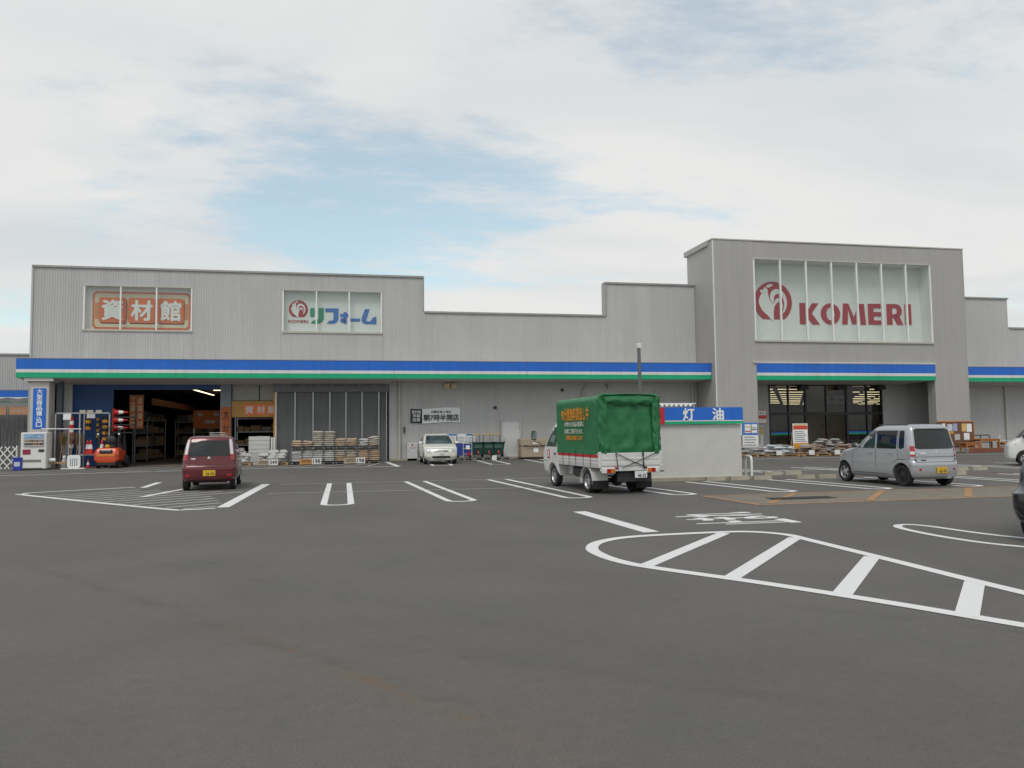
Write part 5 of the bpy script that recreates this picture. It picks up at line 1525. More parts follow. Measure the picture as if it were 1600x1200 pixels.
m_bagg=mat('bag_grey',(0.33,0.32,0.31),0.7,0,0.2,7,bump=0.3,bscale=25)
BAG={}
def bag(kind,mm,x,y,z,rz,label,group,sc=(1,1,1),tilt=0.0,name='cement_bag'):
    k=(kind,mm.name)
    if k not in BAG:
        dims={0:(0.62,0.40,0.115),1:(0.60,0.40,0.12),2:(0.64,0.42,0.10)}[kind%3]
        if name=='sand_bag': BAG[k]=bag_mesh('bag',0.56,0.38,0.2,kind,0.36)
        else: BAG[k]=bag_mesh('bag',*dims,kind)
        BAG[k].materials.append(mm)
    o=bpy.data.objects.new(name,BAG[k]); COL.objects.link(o)
    o.location=(x,y,z); o.rotation_euler=(0,tilt,rz); o.scale=sc
    return tag(o,label,'bag',group)
m_palb=mat('black_plastic_pallet',(0.016,0.018,0.022),0.6,0,0.15,8)
def pallet(x,y,z,w,d,label,mm,group,knob=True,name='pallet'):
    t=thing(name,label,'pallet',(x,y,z),0,group)
    for k in range(5):
        a=-d/2+k*(d-0.1)/4
        MB().box(-w/2,w/2,a,a+0.1,0.11,0.135).build('deck_board',mm,t)
    for k in range(3):
        a=-w/2+k*(w-0.12)/2
        MB().box(a,a+0.12,-d/2,d/2,0.025,0.108).build('block',mm,t)
        if knob: MB().lathe([(0.035,0),(0.035,-0.012)],10,'Y',(a+0.06,-d/2-0.001,0.065)).build('end_cap',m_steel,t)
    for k in (0,2):
        a=-d/2+k*(d-0.1)/2
        MB().box(-w/2,w/2,a,a+0.1,0.0,0.022).build('bottom_board',mm,t)
    return t
GB='bags stacked on pallets before the grey curtain'
rb=random.Random(3)
def stack(xc,yc,z0,n,mm,label,cols=2,w=1.12,rows=1,jit=0.015,lz=0.098):
    for k in range(n):
        for c in range(cols):
            for r in range(rows):
                x=xc-w/2+w*(c+0.5)/cols; y=yc-0.22+r*0.44
                bag((k+c)%3,mm,x+rb.uniform(-jit,jit),y+rb.uniform(-jit,jit),z0+k*lz,rb.uniform(-.05,.05)+(pi if (k+c)%2 else 0),label,GB,(w/cols/0.60,1.0,0.98))
PX=(-2.62,-1.56,-0.44,0.74); PY=41.2
top_lab=('tan paper bag on upper black pallet, left of the tall bag stack','grey-beige paper bag in the tall stack on the upper pallet','tan-brown paper bag in low stack right of the tall one','crumpled pale bag on the upper pallet beside the kerb end')
low_lab=('white sack in lower stack behind the orange-edged 198 sign','white sack in lower stack under the tall bag stack','white and tan sack in lower stack behind the plain 198 sign','tan paper bag in lower stack at the kerb end')
hs_=(0.0,0.0,0.0,0.0)
lows=((6,m_bagw),(6,m_bagw),(6,m_bagt),(6,m_bagt))
tops=((2,m_bagt),(8,m_bagc),(4,m_bagt),(3,m_bagc))
for i,x in enumerate(PX):
    pallet(x,PY,0.004,1.08,0.9,'black plastic pallet on the ground under %s'%('the orange-edged 198 sign stack','the tallest bag stack','the plain 198 sign stack','the stack at the kerb end')[i],m_palb,'black plastic pallets of bags')
    n,mm=lows[i]
    if i==2:
        stack(x,PY,0.142,3,m_bagt,low_lab[i]); stack(x,PY,0.142+3*0.098,3,m_bagc,low_lab[i])
    else: stack(x,PY,0.142,n,mm,low_lab[i])
    zt=0.142+6*0.098+0.04
    pallet(x,PY,zt,1.10,0.9,'black plastic pallet resting on bags, second tier %s'%('beside the white sand bags','under the tallest bag stack','left of the kerb-end stack','at the kerb end')[i],m_palb,'black plastic pallets of bags')
    n,mm=tops[i]
    if i==0:
        stack(x,PY,zt+0.138,2,mm,top_lab[i])
        bag(1,m_bagt,x-0.3,PY-0.2,zt+0.138+0.2,0.1,top_lab[i],GB,(0.8,1,1.1)); bag(1,m_bagt,x+0.28,PY-0.2,zt+0.138+0.19,-0.2,top_lab[i],GB,(0.9,1,0.9),0.15)
    elif i==3:
        for k in range(4): bag(k,m_bagw,x-0.28+rb.uniform(-.03,.03),PY-0.2,zt+0.138+k*0.09,rb.uniform(-.2,.2),top_lab[i],GB,(0.85,1,1))
        for k in range(5): bag(k,m_bagc if k else m_bagt,x+0.26+rb.uniform(-.03,.03),PY-0.2,zt+0.138+k*0.095,rb.uniform(-.2,.2),top_lab[i],GB,(0.9,1,1),-0.12)
    else: stack(x,PY,zt+0.138,n,mm,top_lab[i])
m_price=mat('price_card',(0.74,0.74,0.72),0.6,0,0.04,5)
def price(x,y,z,num,label,edge=None,w=0.36,h=0.24,lead=0.0):
    t=thing('price_sign',label,'price sign',(x,y,z),0,'price signs on the goods')
    MB().cbox(-w/2,w/2,-0.008,0.008,0,h,0.003).build('card',m_price,t)
    if lead:
        MB().cbox(-w/2-lead,-w/2-0.005,-0.008,0.008,0,h*0.9,0.003).build('side_card',edge or m_price,t)
        for k in range(2): MB().box(-w/2-lead*0.8,-w/2-0.06,-0.012,-0.0085,h*(0.35+0.25*k),h*(0.45+0.25*k)).build('print_line',m_black,t)
    if num: text(num,'number',m_black,t,w*0.78,h*0.62,face_S(0,-0.0085,h*0.5),bold=0.02,depth=0.003)
    MB().box(-0.02,0.02,0.009,0.14,0,0.02).build('foot',m_steel,t)
price(-1.9-0.0,40.66,0.02,'198','white 198 price card with orange-edged side card before white sacks',mat('card_orange',(0.5,0.25,0.08),0.6),0.46,0.30,0.62)
price(0.30,40.66,0.02,'198','white 198 price card with tan side card before tan sacks',mat('card_tan',(0.40,0.33,0.24),0.6),0.46,0.30,0.62)
# loose white sand bags on low timber pallets
GS='white sand bags on low timber pallets'
for (px,lab,num) in ((-5.85,'plump white sand bag heaped behind the 348 price card','348'),(-4.05,'plump white sand bag heaped behind the 349 price card','349')):
    pallet(px,40.95,0.004,1.5,0.8,'low timber pallet under the sand bags of the %s card'%num,m_rawwood,'low timber pallets',False)
    k=0
    for lay,cnt in ((0,4),(1,4),(2,3),(3,2)):
        for c in range(cnt):
            x=px-0.62+1.24*(c+0.5)/cnt*(1 if lay<3 else 0.8)+(0.1 if lay==3 else 0)
            if lay==3 and num=='349': x+=0.25
            bag(c,m_bags,x+rb.uniform(-.05,.05),40.85+rb.uniform(-.12,.12),0.14+lay*0.145,rb.uniform(-.6,.6)+pi/2*(c%2),lab,GS,(0.95,1.0,1.0),rb.uniform(-.2,.2),'sand_bag')
    price(px+0.05,40.42,0.02,num,'white %s price card on the timber pallet of sand bags'%num,mat('card_orange',(0.5,0.25,0.08),0.6) if num=='348' else mat('card_tan',(0.40,0.33,0.24),0.6),0.44,0.28,0.6)
# white slatted cabinet stack in the doorway
t=thing('white_cabinet','white slatted panel unit standing in the doorway behind the sand bags','cabinet',(-4.85,42.2,0))
for k in range(6): MB().cbox(-0.55,0.50,-0.2,0.2,0.12+k*0.225,0.335+k*0.225,0.012).build('panel',mat('panel_pale_grey',(0.55,0.55,0.54),0.5),t)
MB().box(-0.54,0.49,-0.17,0.19,0,0.12).build('base',m_whitep,t)
MB().cbox(0.56,0.64,-0.2,0.2,0,1.40,0.01).build('end_post',m_whitep,t); MB().cbox(0.68,0.76,-0.2,0.2,0,1.40,0.01).build('end_post',m_whitep,t)
# wire cage trolley behind the red car
t=thing('cage_trolley','grey wire cage trolley standing beyond the maroon car','trolley',(-6.75,41.2,0))
for x in (-0.36,0.36):
    for y in (-0.3,0.3): MB().tube([(x,y,0.08),(x,y,1.68)],0.016,6).build('upright',m_steel,t)
for z in (0.2,0.6,1.0,1.2,1.32,1.44,1.56,1.67):
    for a,b in (((-0.36,-0.3),(0.36,-0.3)),((-0.36,0.3),(0.36,0.3)),((-0.36,-0.3),(-0.36,0.3)),((0.36,-0.3),(0.36,0.3))): MB().tube([(*a,z),(*b,z)],0.009,5).build('wire',m_steel,t)
MB().box(-0.35,0.35,-0.29,0.29,0.16,0.19).build('floor',m_steel,t)
for x in (-0.3,0.3):
    for y in (-0.25,0.25): MB().lathe([(0.01,-0.02),(0.07,-0.02),(0.07,0.02),(0.01,0.02)],12,'X',(x,y,0.07)).build('castor',m_rubber,t)
MB().cbox(-0.3,0.3,-0.2,0.2,0.2,0.9,0.03).build('bundle',m_bagg,t)

# ------------------------------------------------------------------ things along the ribbed wall
t=thing('hydrant_cabinet','white steel hydrant cabinet with red lamp on the ribbed wall','cabinet',(3.14,43.32,0))
MB().cbox(-0.29,0.29,-0.12,0.13,0.12,1.02,0.012).build('case',mat('hydrant_grey_white',(0.60,0.60,0.61),0.4),t)
MB().box(-0.26,0.26,-0.10,0.12,0,0.12).build('plinth',m_dkplast,t)
MB().lathe([(0.0,-0.06),(0.03,-0.055),(0.045,-0.02),(0.05,0)],12,'Y',(0.0,-0.121,0.89)).build('red_lamp',m_lens_r,t,smooth=True)
text('消火栓','lettering',m_red,t,0.34,0.06,face_S(0.02,-0.122,0.72),depth=0.002)
MB().cbox(-0.22,-0.18,-0.14,-0.12,0.5,0.58,0.005).build('latch',m_steel,t)
# boards of rules over the carts
for i,(x,w) in enumerate(((5.32,0.52),(5.9,0.46),(6.42,0.5))):
    t=thing('notice_board',('white notice board with blue heading, partly behind the cream hatchback','white notice board with a picture between two blue-headed boards','white notice board with blue heading above the green carts')[i],'notice board',(x,43.1,0.95),0,'notice boards over the carts')
    MB().cbox(-w/2,w/2,0.0,0.025,0,0.52,0.004).build('board',m_signwht,t)
    if i!=1: MB().box(-w/2+0.01,w/2-0.01,-0.004,-0.0005,0.42,0.51).build('heading',m_kb,t)
    for k in range(4): MB().box(-w/2+0.05,w/2-0.06-0.05*(k%2),-0.004,-0.0005,0.06+k*0.085,0.09+k*0.085).build('print_line',mat('print_grey',(0.25,0.27,0.3),0.6),t)
    for sx in (-1,1): MB().box(sx*(w/2-0.05)-0.015,sx*(w/2-0.05)+0.015,0.03,0.06,-0.90,0.5).build('post',m_steel,t)
# carts: blue basket trolley and three green tub carts
t=thing('blue_cart','blue flat cart with white frame beside the cream hatchback','cart',(5.92,42.35,0.16))
MB().cbox(-0.42,0.42,-0.25,0.25,0.12,0.78,0.02).build('blue_tub',mat('cart_blue',(0.02,0.05,0.28),0.5),t)
for x in (-0.08,0.40): MB().tube([(x,-0.28,0.02),(x,-0.28,0.80),(x,0.1,0.9)],0.014,6).build('frame_tube',m_whitep,t)
for z in (0.2,0.5,0.78): MB().tube([(-0.08,-0.28,z),(0.40,-0.28,z)],0.012,6).build('frame_tube',m_whitep,t)
MB().cbox(0.06,0.28,-0.31,-0.295,0.45,0.68,0.003).build('card',m_signwht,t)
MB().cbox(0.16,0.30,-0.32,-0.29,0.08,0.34,0.02).build('red_lock',m_lens_r,t)
for x in (-0.34,0.34):
    for y in (-0.2,0.2): MB().lathe([(0.01,-0.02),(0.07,-0.02),(0.07,0.02),(0.01,0.02)],12,'X',(x,y,0.07)).build('castor',m_rubber,t)
m_gtub=mat('cart_green',(0.012,0.055,0.04),0.5,0,0.1,5)
def green_cart(x,lab):
    t=thing('garden_cart',lab,'cart',(x,42.45,0.16),0,'green tub carts by the wall')
    mb=MB()
    lo=[(-0.26,-0.22),(0.26,-0.22),(0.26,0.3),(-0.26,0.3)]; hi=[(-0.36,-0.32),(0.36,-0.32),(0.36,0.38),(-0.36,0.38)]
    hi2=[(-0.40,-0.36),(0.40,-0.36),(0.40,0.42),(-0.40,0.42)]; inn=[(-0.33,-0.29),(0.33,-0.29),(0.33,0.35),(-0.33,0.35)]
    vs=[(*p,0.14) for p in lo]+[(*p,0.80) for p in hi]+[(*p,0.80) for p in hi2]+[(*p,0.84) for p in hi2]+[(*p,0.84) for p in inn]+[(*p,0.2) for p in lo]
    fs=[(0,1,2,3)]
    for r in range(5):
        for k in range(4): fs.append((r*4+k,r*4+(k+1)%4,r*4+4+(k+1)%4,r*4+4+k))
    fs.append((20,21,22,23)); mb.add(vs,fs)
    mb.build('tub',m_gtub,t)
    MB().cbox(-0.22,0.22,-0.31,-0.255,0.50,0.70,0.01).build('tub_panel',mat('cart_green_pale',(0.05,0.11,0.09),0.5),t)
    for sx in (-1,1):
        MB().tube([(sx*0.22,0.3,0.6),(sx*0.17,0.42,1.25)],0.016,6).build('handle_tube',m_dkplast,t)
        MB().lathe([(0.02,-0.05),(0.17,-0.05),(0.18,-0.02),(0.18,0.02),(0.17,0.05),(0.02,0.05)],18,'X',(sx*0.30,0.15,0.18)).build('wheel',m_rubber,t,smooth=True)
    MB().tube([(-0.2,0.42,1.26),(0.2,0.42,1.26)],0.035,8).build('yellow_grip',mat('grip_yellow',(0.62,0.42,0.08),0.5),t)
    MB().lathe([(0.02,-0.04),(0.12,-0.04),(0.13,0),(0.12,0.04),(0.02,0.04)],16,'X',(0.0,-0.30,0.24)).build('front_wheel',mat('wheel_red',(0.35,0.05,0.04),0.5),t,smooth=True)
green_cart(6.68,'dark green tub cart next to the blue cart'); green_cart(7.28,'dark green tub cart in the middle of the row'); green_cart(7.82,'dark green tub cart next to the grey door')
for x,lab in ((5.9,'grey plastic pallet under the blue cart'),(6.95,'grey plastic pallet under the middle green cart'),(8.0,'grey plastic pallet at the foot of the grey door')):
    pallet(x,42.5,0.004,1.04,0.9,lab,mat('grey_plastic_pallet',(0.20,0.20,0.20),0.7,0,0.15,6),'grey plastic pallets under carts',False)
price(7.55,41.95,0.02,'','small blank white card leaning on the pallets of green carts',None,0.26,0.24)
# beige street cabinet with a hose across it
t=thing('storage_bin','beige lidded storage bin with a dark cord looped across it','storage bin',(9.95,42.75,0))
m_bin=mat('bin_beige',(0.36,0.30,0.22),0.5,0,0.08,3)
MB().cbox(-0.80,0.80,-0.38,0.42,0.10,0.72,0.03).build('case',m_bin,t)
MB().cbox(-0.83,0.83,-0.42,0.45,0.725,1.16,0.05).build('lid',m_bin,t)
MB().box(-0.75,0.75,-0.32,0.38,0.0,0.10).build('base',m_black,t)
MB().cbox(-0.12,0.16,-0.435,-0.42,0.86,0.94,0.004).build('label_card',m_signwht,t); MB().cbox(-0.08,0.20,-0.40,-0.382,0.38,0.62,0.004).build('label_card',m_signwht,t)
MB().tube([(-0.62,-0.44,0.80),(-0.4,-0.46,0.74),(-0.1,-0.46,0.70),(0.25,-0.46,0.71),(0.6,-0.44,0.80)],0.02,6).build('cord',m_dkplast,t,smooth=True)

# ------------------------------------------------------------------ lamp post, guard rail, kiosk box
t=thing('lamp_post','slim grey lamp post with white box head behind the green truck','lamp post',(10.77,28.0,0))
MB().tube([(0,0,0.02),(0.0,0,2.6),(-0.02,0,4.72)],[0.085,0.075,0.065],12).build('pole',mat('pole_grey',(0.13,0.135,0.14),0.5),t,smooth=True)
MB().cbox(-0.09,0.05,-0.09,0.09,4.74,4.92,0.012).build('lamp_head',m_whitep,t)
MB().cbox(-0.2,0.2,-0.2,0.2,0,0.06,0.01).build('base_plate',m_steel,t)
t=thing('guard_rail','white bent pipe guard rail beside the kerosene kiosk','guard rail',(12.45,22.9,0),radians(72))
pts=[(-0.5,0,0),(-0.5,0,0.55)]+[(-0.5+0.15-0.15*cos(a),0,0.55+0.15*sin(a)) for a in (pi/8,pi/4,3*pi/8,pi/2)]+[(0.5-0.15+0.15*sin(a),0,0.55+0.15*cos(a)) for a in (0,pi/8,pi/4,3*pi/8,pi/2)]+[(0.5,0,0)]
MB().tube(pts,0.038,10).build('bent_pipe',m_whitep,t,smooth=True)
MB().lathe([(0.06,0),(0.06,0.012)],12,'Z',(-0.5,0,0)).build('foot_flange',m_steel,t); MB().lathe([(0.06,0),(0.06,0.012)],12,'Z',(0.5,0,0)).build('foot_flange',m_steel,t)
t=thing('valve_box','small tan box at the foot of the white guard rail','box',(12.28,23.7,0.0))
MB().cbox(-0.22,0.22,-0.2,0.2,0.0,0.36,0.015).build('case',m_bin,t); MB().cbox(-0.24,0.24,-0.22,0.22,0.362,0.40,0.008).build('lid',m_bin,t)
m_brick=mat('drain_iron',(0.05,0.05,0.05),0.7,0,0.2,10)
t=thing('drain_grate','long dark iron drain grate set in the brown strip','drain grate',(9.88,15.87,0.022))
for k in range(22): MB().box(-0.74+k*0.068,-0.70+k*0.068,-0.13,0.13,-0.006,0.004).build('bar',m_brick,t)
for y in (-0.15,0.15): MB().box(-0.78,0.80,y-0.02,y+0.02,-0.007,0.005).build('frame',m_brick,t)

# ------------------------------------------------------------------ entrance goods
GE='bags heaped before the shop entrance'
def heap(xc,yc,w,h,mm,label,n,seed):
    r=random.Random(seed); layers=max(2,int(h/0.10))
    per=n//layers
    for l in range(layers):
        ww=w*(1-0.35*l/layers)
        for k in range(max(2,int(per*(1-0.3*l/layers)))):
            c=max(2,int(per*(1-0.3*l/layers)))
            x=xc-ww/2+ww*(k+0.5)/c
            bag(k%3,mm if r.random()>0.15 else m_bagg,x+r.uniform(-.05,.05),yc+r.uniform(-.16,.16),0.14+l*0.098,r.uniform(-.5,.5),label,GE,(0.95,1.1,1.1),r.uniform(-.10,.10))
E0=((22.0,39.9,1.5,0.45,m_bagg,'grey mulch bag in the heap nearest the kerosene kiosk',16),(23.4,39.6,2.0,0.52,m_bagp,'bluish white soil bag in the heap below the wall posters',26),
    (25.3,39.3,1.7,0.50,m_bagb,'brown bark bag in the heap below the easel sign',22),(26.9,40.2,2.2,0.80,m_bagg,'grey bag in the tall heap before the open doors',34),(27.3,38.9,1.8,0.50,m_bagb,'brown bark bag in the heap before the open doors',20),(29.2,39.4,1.8,0.45,m_bagc,'pale bag in the heap behind the silver wagon',18))
for i,(x,y,w,h,mm,lab,n) in enumerate(E0):
    heap(x,y,w,h,mm,lab,n,i+11)
    pallet(x,y,0.004,w,1.0,'timber pallet under the %s'%('grey mulch heap','bluish white soil heap','brown bark heap by the easel','tall grey heap','brown bark heap before the doors','pale heap behind the silver wagon')[i],m_rawwood,'timber pallets at the entrance',False)
for x,y,lab in ((22.9,38.7,'blank white price card before the bluish white soil bags'),(24.75,38.5,'blank white price card before the brown bags by the easel'),(26.2,38.3,'blank white price card before the brown bags at the doors'),(28.0,38.1,'blank white price card near the nose of the silver wagon')):
    price(x,y,0.10,'',lab,None,0.34,0.26)
def paper(par,x,z,w,h,y,cols):
    o=MB().box(x-w/2,x+w/2,y-0.006,y,z-h/2,z+h/2).build('poster_sheet',m_signwht,par)
    for k,(a,b,c) in enumerate(cols):
        MB().box(x-w/2+0.02,x+w/2-0.02-(0.06 if k%2 else 0),y-0.010,y-0.0065,z-h/2+a*h,z-h/2+b*h).build('print',c,par)
m_pblue=mat('poster_blue',(0.06,0.20,0.60),0.5); m_pred=mat('poster_red',(0.62,0.07,0.04),0.5); m_pyel=mat('poster_yellow',(0.65,0.48,0.16),0.5); m_pgrey=mat('print_grey',(0.25,0.27,0.3),0.6); m_pora=mat('poster_orange',(0.7,0.3,0.03),0.5); m_pbrn=mat('poster_brown',(0.28,0.15,0.09),0.6)
t=thing('poster_board','cluster of blue-framed posters on the left tower pier','poster board',(22.3,T-0.05,0.5))
MB().box(-0.75,-0.40,0.0,0.03,0.72,1.38).build('sheet',m_signwht,t)
MB().box(-0.36,0.62,0.0,0.03,0.72,1.42).build('frame',m_pblue,t)
paper(t,0.0,1.08,0.42,0.5,-0.001,((0.62,0.75,m_pyel),(0.1,0.25,m_pred))); paper(t,0.36,1.08,0.40,0.5,-0.001,((0.3,0.5,m_pgrey),(0.6,0.7,m_pgrey)))
MB().box(-0.36,0.62,0.0,0.02,0.0,0.70).build('sheet',m_signwht,t)
for k in range(4): MB().box(-0.28,0.5-0.1*(k%2),-0.004,-0.0005,0.1+k*0.15,0.16+k*0.15).build('print_line',m_pgrey,t)
MB().box(-0.75,-0.40,0.0,0.02,0.1,0.65).build('sheet',m_pbrn,t)
t=thing('wall_notice','red-framed notice with dark lettering on the ribbed entrance wall','notice',(24.6,SFY-0.06,1.6))
MB().box(-0.62,0.62,0.0,0.02,0.28,1.12).build('frame',m_pred,t)
MB().box(-0.59,0.59,-0.006,-0.0005,0.31,1.09).build('sheet',m_signwht,t)
text('アルバイト','lettering',m_black,t,0.9,0.16,face_S(0,-0.0065,0.94),bold=0.02,depth=0.002); text('募集','lettering',m_black,t,0.34,0.16,face_S(-0.36,-0.0065,0.44),bold=0.02,depth=0.002)
MB().box(-0.25,0.58,-0.010,-0.0065,0.58,0.80).build('red_bar',m_pred,t)
t=thing('wall_poster','pale yellow and white poster under the red-framed notice','poster',(24.65,SFY-0.06,0.45))
MB().box(-0.4,0.3,0.0,0.015,0.0,1.3).build('sheet',m_signwht,t); MB().box(-0.38,0.28,-0.004,-0.0005,0.75,1.26).build('print',m_pyel,t); MB().box(-0.15,0.1,-0.004,-0.0005,0.2,0.7).build('print',mat('poster_pale',(0.5,0.5,0.42),0.5),t)
t=thing('easel_sign','standing easel sign with red heading and yellow foot before the shop doors','easel sign',(25.15,40.2,0.0))
MB().cbox(-0.47,0.47,-0.02,0.02,0.38,1.84,0.006).build('board',m_signwht,t)
MB().box(-0.45,0.45,-0.027,-0.021,1.50,1.72).build('heading',m_pred,t); MB().box(-0.45,0.45,-0.027,-0.021,0.40,0.72).build('foot_band',m_pora,t)
MB().box(-0.40,0.40,-0.027,-0.021,1.74,1.81).build('top_band',m_pyel,t)
for k in range(6): MB().box(-0.38,0.36-0.08*(k%3),-0.027,-0.021,0.80+k*0.11,0.845+k*0.11).build('print_line',m_pgrey,t)
for sx in (-1,1):
    MB().tube([(sx*0.40,0.04,1.7),(sx*0.62,0.1,0.0)],0.028,6).build('easel_leg',m_rawwood,t)
MB().tube([(0,0.05,1.7),(0,0.75,0.0)],0.028,6).build('easel_leg',m_rawwood,t)
# plants inside the doors
def plant(x,y,z,lab,r,h,cols,seed,name='potted_plant'):
    t=thing(name,lab,'plant',(x,y,z)); rd=random.Random(seed)
    MB().lathe([(0.12,0),(0.17,0.28),(0.19,0.28),(0.19,0.32),(0.15,0.32),(0.14,0.25)],14,'Z',closed=True).build('pot',mat('pot_brown',(0.16,0.07,0.04),0.7),t,smooth=True)
    MB().tube([(0,0,0.25),(0.02,0,h*0.55)],0.02,6).build('stem',m_rawwood,t)
    for ci,c in enumerate(cols):
        mb=MB()
        for k in range(170):
            a=rd.uniform(0,2*pi); q=rd.random()**0.5*r; zz=0.3+h*rd.random()
            q*=sin(pi*min(1,max(0.08,(zz-0.2)/(h+0.2))))**0.6
            p=Vector((q*cos(a),q*sin(a),zz)); d=Vector((rd.gauss(0,1),rd.gauss(0,1),rd.gauss(0,.7))).normalized(); e=d.orthogonal().normalized()*0.03; d*=0.075
            mb.add([p-e*0.6,p+d*0.5-e,p+d*1.2,p+d*0.5+e],[(0,1,2,3)])
        mb.build('foliage',c,t)
m_leaf=mat('leaf_green',(0.045,0.085,0.025),0.6,0,0.3,10); m_flr=mat('flower_red',(0.30,0.05,0.03),0.6,0,0.3,10); m_fly=mat('flower_yellow',(0.45,0.30,0.04),0.6,0,0.3,10); m_flp=mat('flower_pink',(0.45,0.12,0.22),0.6,0,0.3,10)
plant(30.2,45.2,0.004,'bushy red-leaved plant inside the open shop doors',0.65,1.5,(m_leaf,m_flr),1)
plant(31.9,45.4,0.75,'pink flowering pot plant on the stand behind the glass',0.28,0.5,(m_leaf,m_flp),2)
plant(32.9,45.4,0.75,'yellow flowering pot plant on the stand behind the glass',0.28,0.5,(m_leaf,m_fly),3)
t=thing('plant_stand','white wire plant stand behind the shop glass','plant stand',(32.4,45.4,0))
MB().box(-0.9,0.9,-0.3,0.3,0.70,0.745).build('shelf',m_whitep,t)
for x in (-0.85,0.0,0.85): MB().tube([(x,-0.28,0),(x,-0.28,1.75)],0.016,6).build('post',m_whitep,t)
MB().tube([(-0.85,-0.28,1.2),(0.85,-0.28,1.2)],0.012,6).build('rail',m_whitep,t)
t=thing('directory_sign','hanging white direction sign seen through the shop glass','sign',(31.4,45.9,3.15))
MB().box(-0.7,0.7,0,0.03,0,0.55).build('board',m_signwht,t)
text('↑ →','arrows',m_black,t,0.95,0.25,face_S(0,-0.0035,0.28),bold=0.02,depth=0.002)
for x in (-0.6,0.6): MB().tube([(x,0.015,0.55),(x,0.015,1.59)],0.008,5).build('hanger',m_steel,t)
# fluorescent lights in rows on the shop ceiling
def tube_light(x,y,z,l,lab,group,rz=0.0):
    t=thing('ceiling_light',lab,'ceiling light',(x,y,z),rz,group)
    MB().box(-l/2,l/2,-0.07,0.07,0.02,0.06).build('housing',m_whitep,t)
    MB().box(-l/2+0.03,l/2-0.03,-0.04,0.04,-0.02,0.018).build('tube',m_tube,t)
for j in range(11):
    y=46.0+j*4.4
    for i in range(19):
        x=22.8+i*2.7
        if x/y>0.80 or x/y<0.52: continue
        if j==0 and i>3: continue
        if random.random()<0.06: continue
        tube_light(x,y,4.62,2.3,'long fluorescent light on the shop ceiling behind the entrance glass','shop ceiling lights')
for (x,y,l,rz) in ((-9.75,45.6,1.2,pi/2),(-9.8,49.0,2.4,pi/2),(-9.82,51.6,2.4,pi/2),(-9.84,54.2,2.4,pi/2),(-9.86,56.8,2.4,pi/2),(-8.2,48.0,1.0,0.0),(-8.3,51.5,1.0,0.0)):
    tube_light(x,y,4.38,l,'fluorescent strip light inside the dark materials hall','hall ceiling lights',rz)
# shelves of goods inside the shop and the hall
def rack(x,y,w,d,h,n,lab,group,rz=0.0,mm=None):
    t=thing('storage_rack',lab,'rack',(x,y,0.004),rz,group)
    mm=mm or m_steel
    for sx in (-1,1):
        for sy in (-1,1): MB().box(sx*(w/2)-0.03,sx*(w/2)+0.03,sy*(d/2)-0.03,sy*(d/2)+0.03,0,h).build('upright',mm,t)
    for k in range(n): MB().box(-w/2+0.03,w/2-0.03,-d/2,d/2,0.15+k*(h-0.3)/max(1,n-1),0.19+k*(h-0.3)/max(1,n-1)).build('shelf',mm,t)
    return t
m_cart=[mat('carton_%d'%i,c,0.8,0,0.12,5) for i,c in enumerate(((0.30,0.20,0.11),(0.36,0.26,0.16),(0.22,0.15,0.10),(0.14,0.14,0.15),(0.34,0.32,0.28)))]
def cartons(x,y,w,d,h,n,lab,group,rz,seed):
    r=random.Random(seed)
    for k in range(n):
        z=0.004+0.19+k*(h-0.3)/max(1,n-1); a=-w/2+0.05; hmax=(h-0.3)/max(1,n-1)-0.08
        while a<w/2-0.25:
            ww=r.uniform(0.3,0.7); hh=min(hmax,r.uniform(0.25,0.6))
            if a+ww>w/2-0.04: ww=w/2-0.04-a
            cx=a+ww/2
            o=MB().cbox(-ww/2+0.01,ww/2-0.01,-d*0.42,d*0.42,0,hh,0.008).build('carton',r.choice(m_cart))
            o.location=(x+cx*cos(rz),y+cx*sin(rz),z+0.001); o.rotation_euler=(0,0,rz); tag(o,lab,'carton',group)
            a+=ww+0.02
for i,(x,y,w,rz,lab,cl) in enumerate(((-13.9,47.5,3.2,pi/2,'steel rack along the side wall of the materials hall','carton on the rack along the side wall of the materials hall'),
        (-10.6,58.5,3.6,0.0,'steel rack facing out behind the wide orange banner','carton on the rack behind the wide orange banner'),
        (-12.6,52,4.5,pi/2,'steel rack deep inside the materials hall','carton on the rack deep inside the materials hall'),
        (-5.6,47.5,2.4,0.0,'steel rack seen through the doorway under the ochre header','carton on the rack seen through the doorway'))):
    rack(x,y,w,0.8,2.6,4,lab,'racks inside the materials hall',rz); cartons(x,y,w,0.8,2.6,4,cl,'cartons inside the materials hall',rz,i+40)
t=thing('hall_header','long dull orange header board hung inside the materials hall','header board',(-11.45,54.0,3.3),radians(92))
MB().box(-7.5,7.5,-0.02,0.02,0,0.38).build('board',mat('dull_orange',(0.36,0.13,0.05),0.7),t)
for x in (-6.0,0.0,6.0): MB().tube([(x,0,0.38),(x,0,1.14)],0.01,5).build('hanger',m_steel,t)
t=thing('display_board','dull orange display panels with pale cards in the materials hall','display panel',(-8.65,49.4,0.004))
MB().box(-0.9,0.9,0,0.04,1.95,3.05).build('board',m_obn,t)
for x,z in ((-0.5,2.8),(0.4,2.8),(-0.1,2.35),(0.2,2.35)): MB().box(x-0.14,x+0.14,-0.006,-0.0005,z-0.1,z+0.1).build('card',m_bagc,t)
for x in (-0.85,0.85): MB().box(x-0.03,x+0.03,0.045,0.1,0,3.0).build('post',m_steel,t)
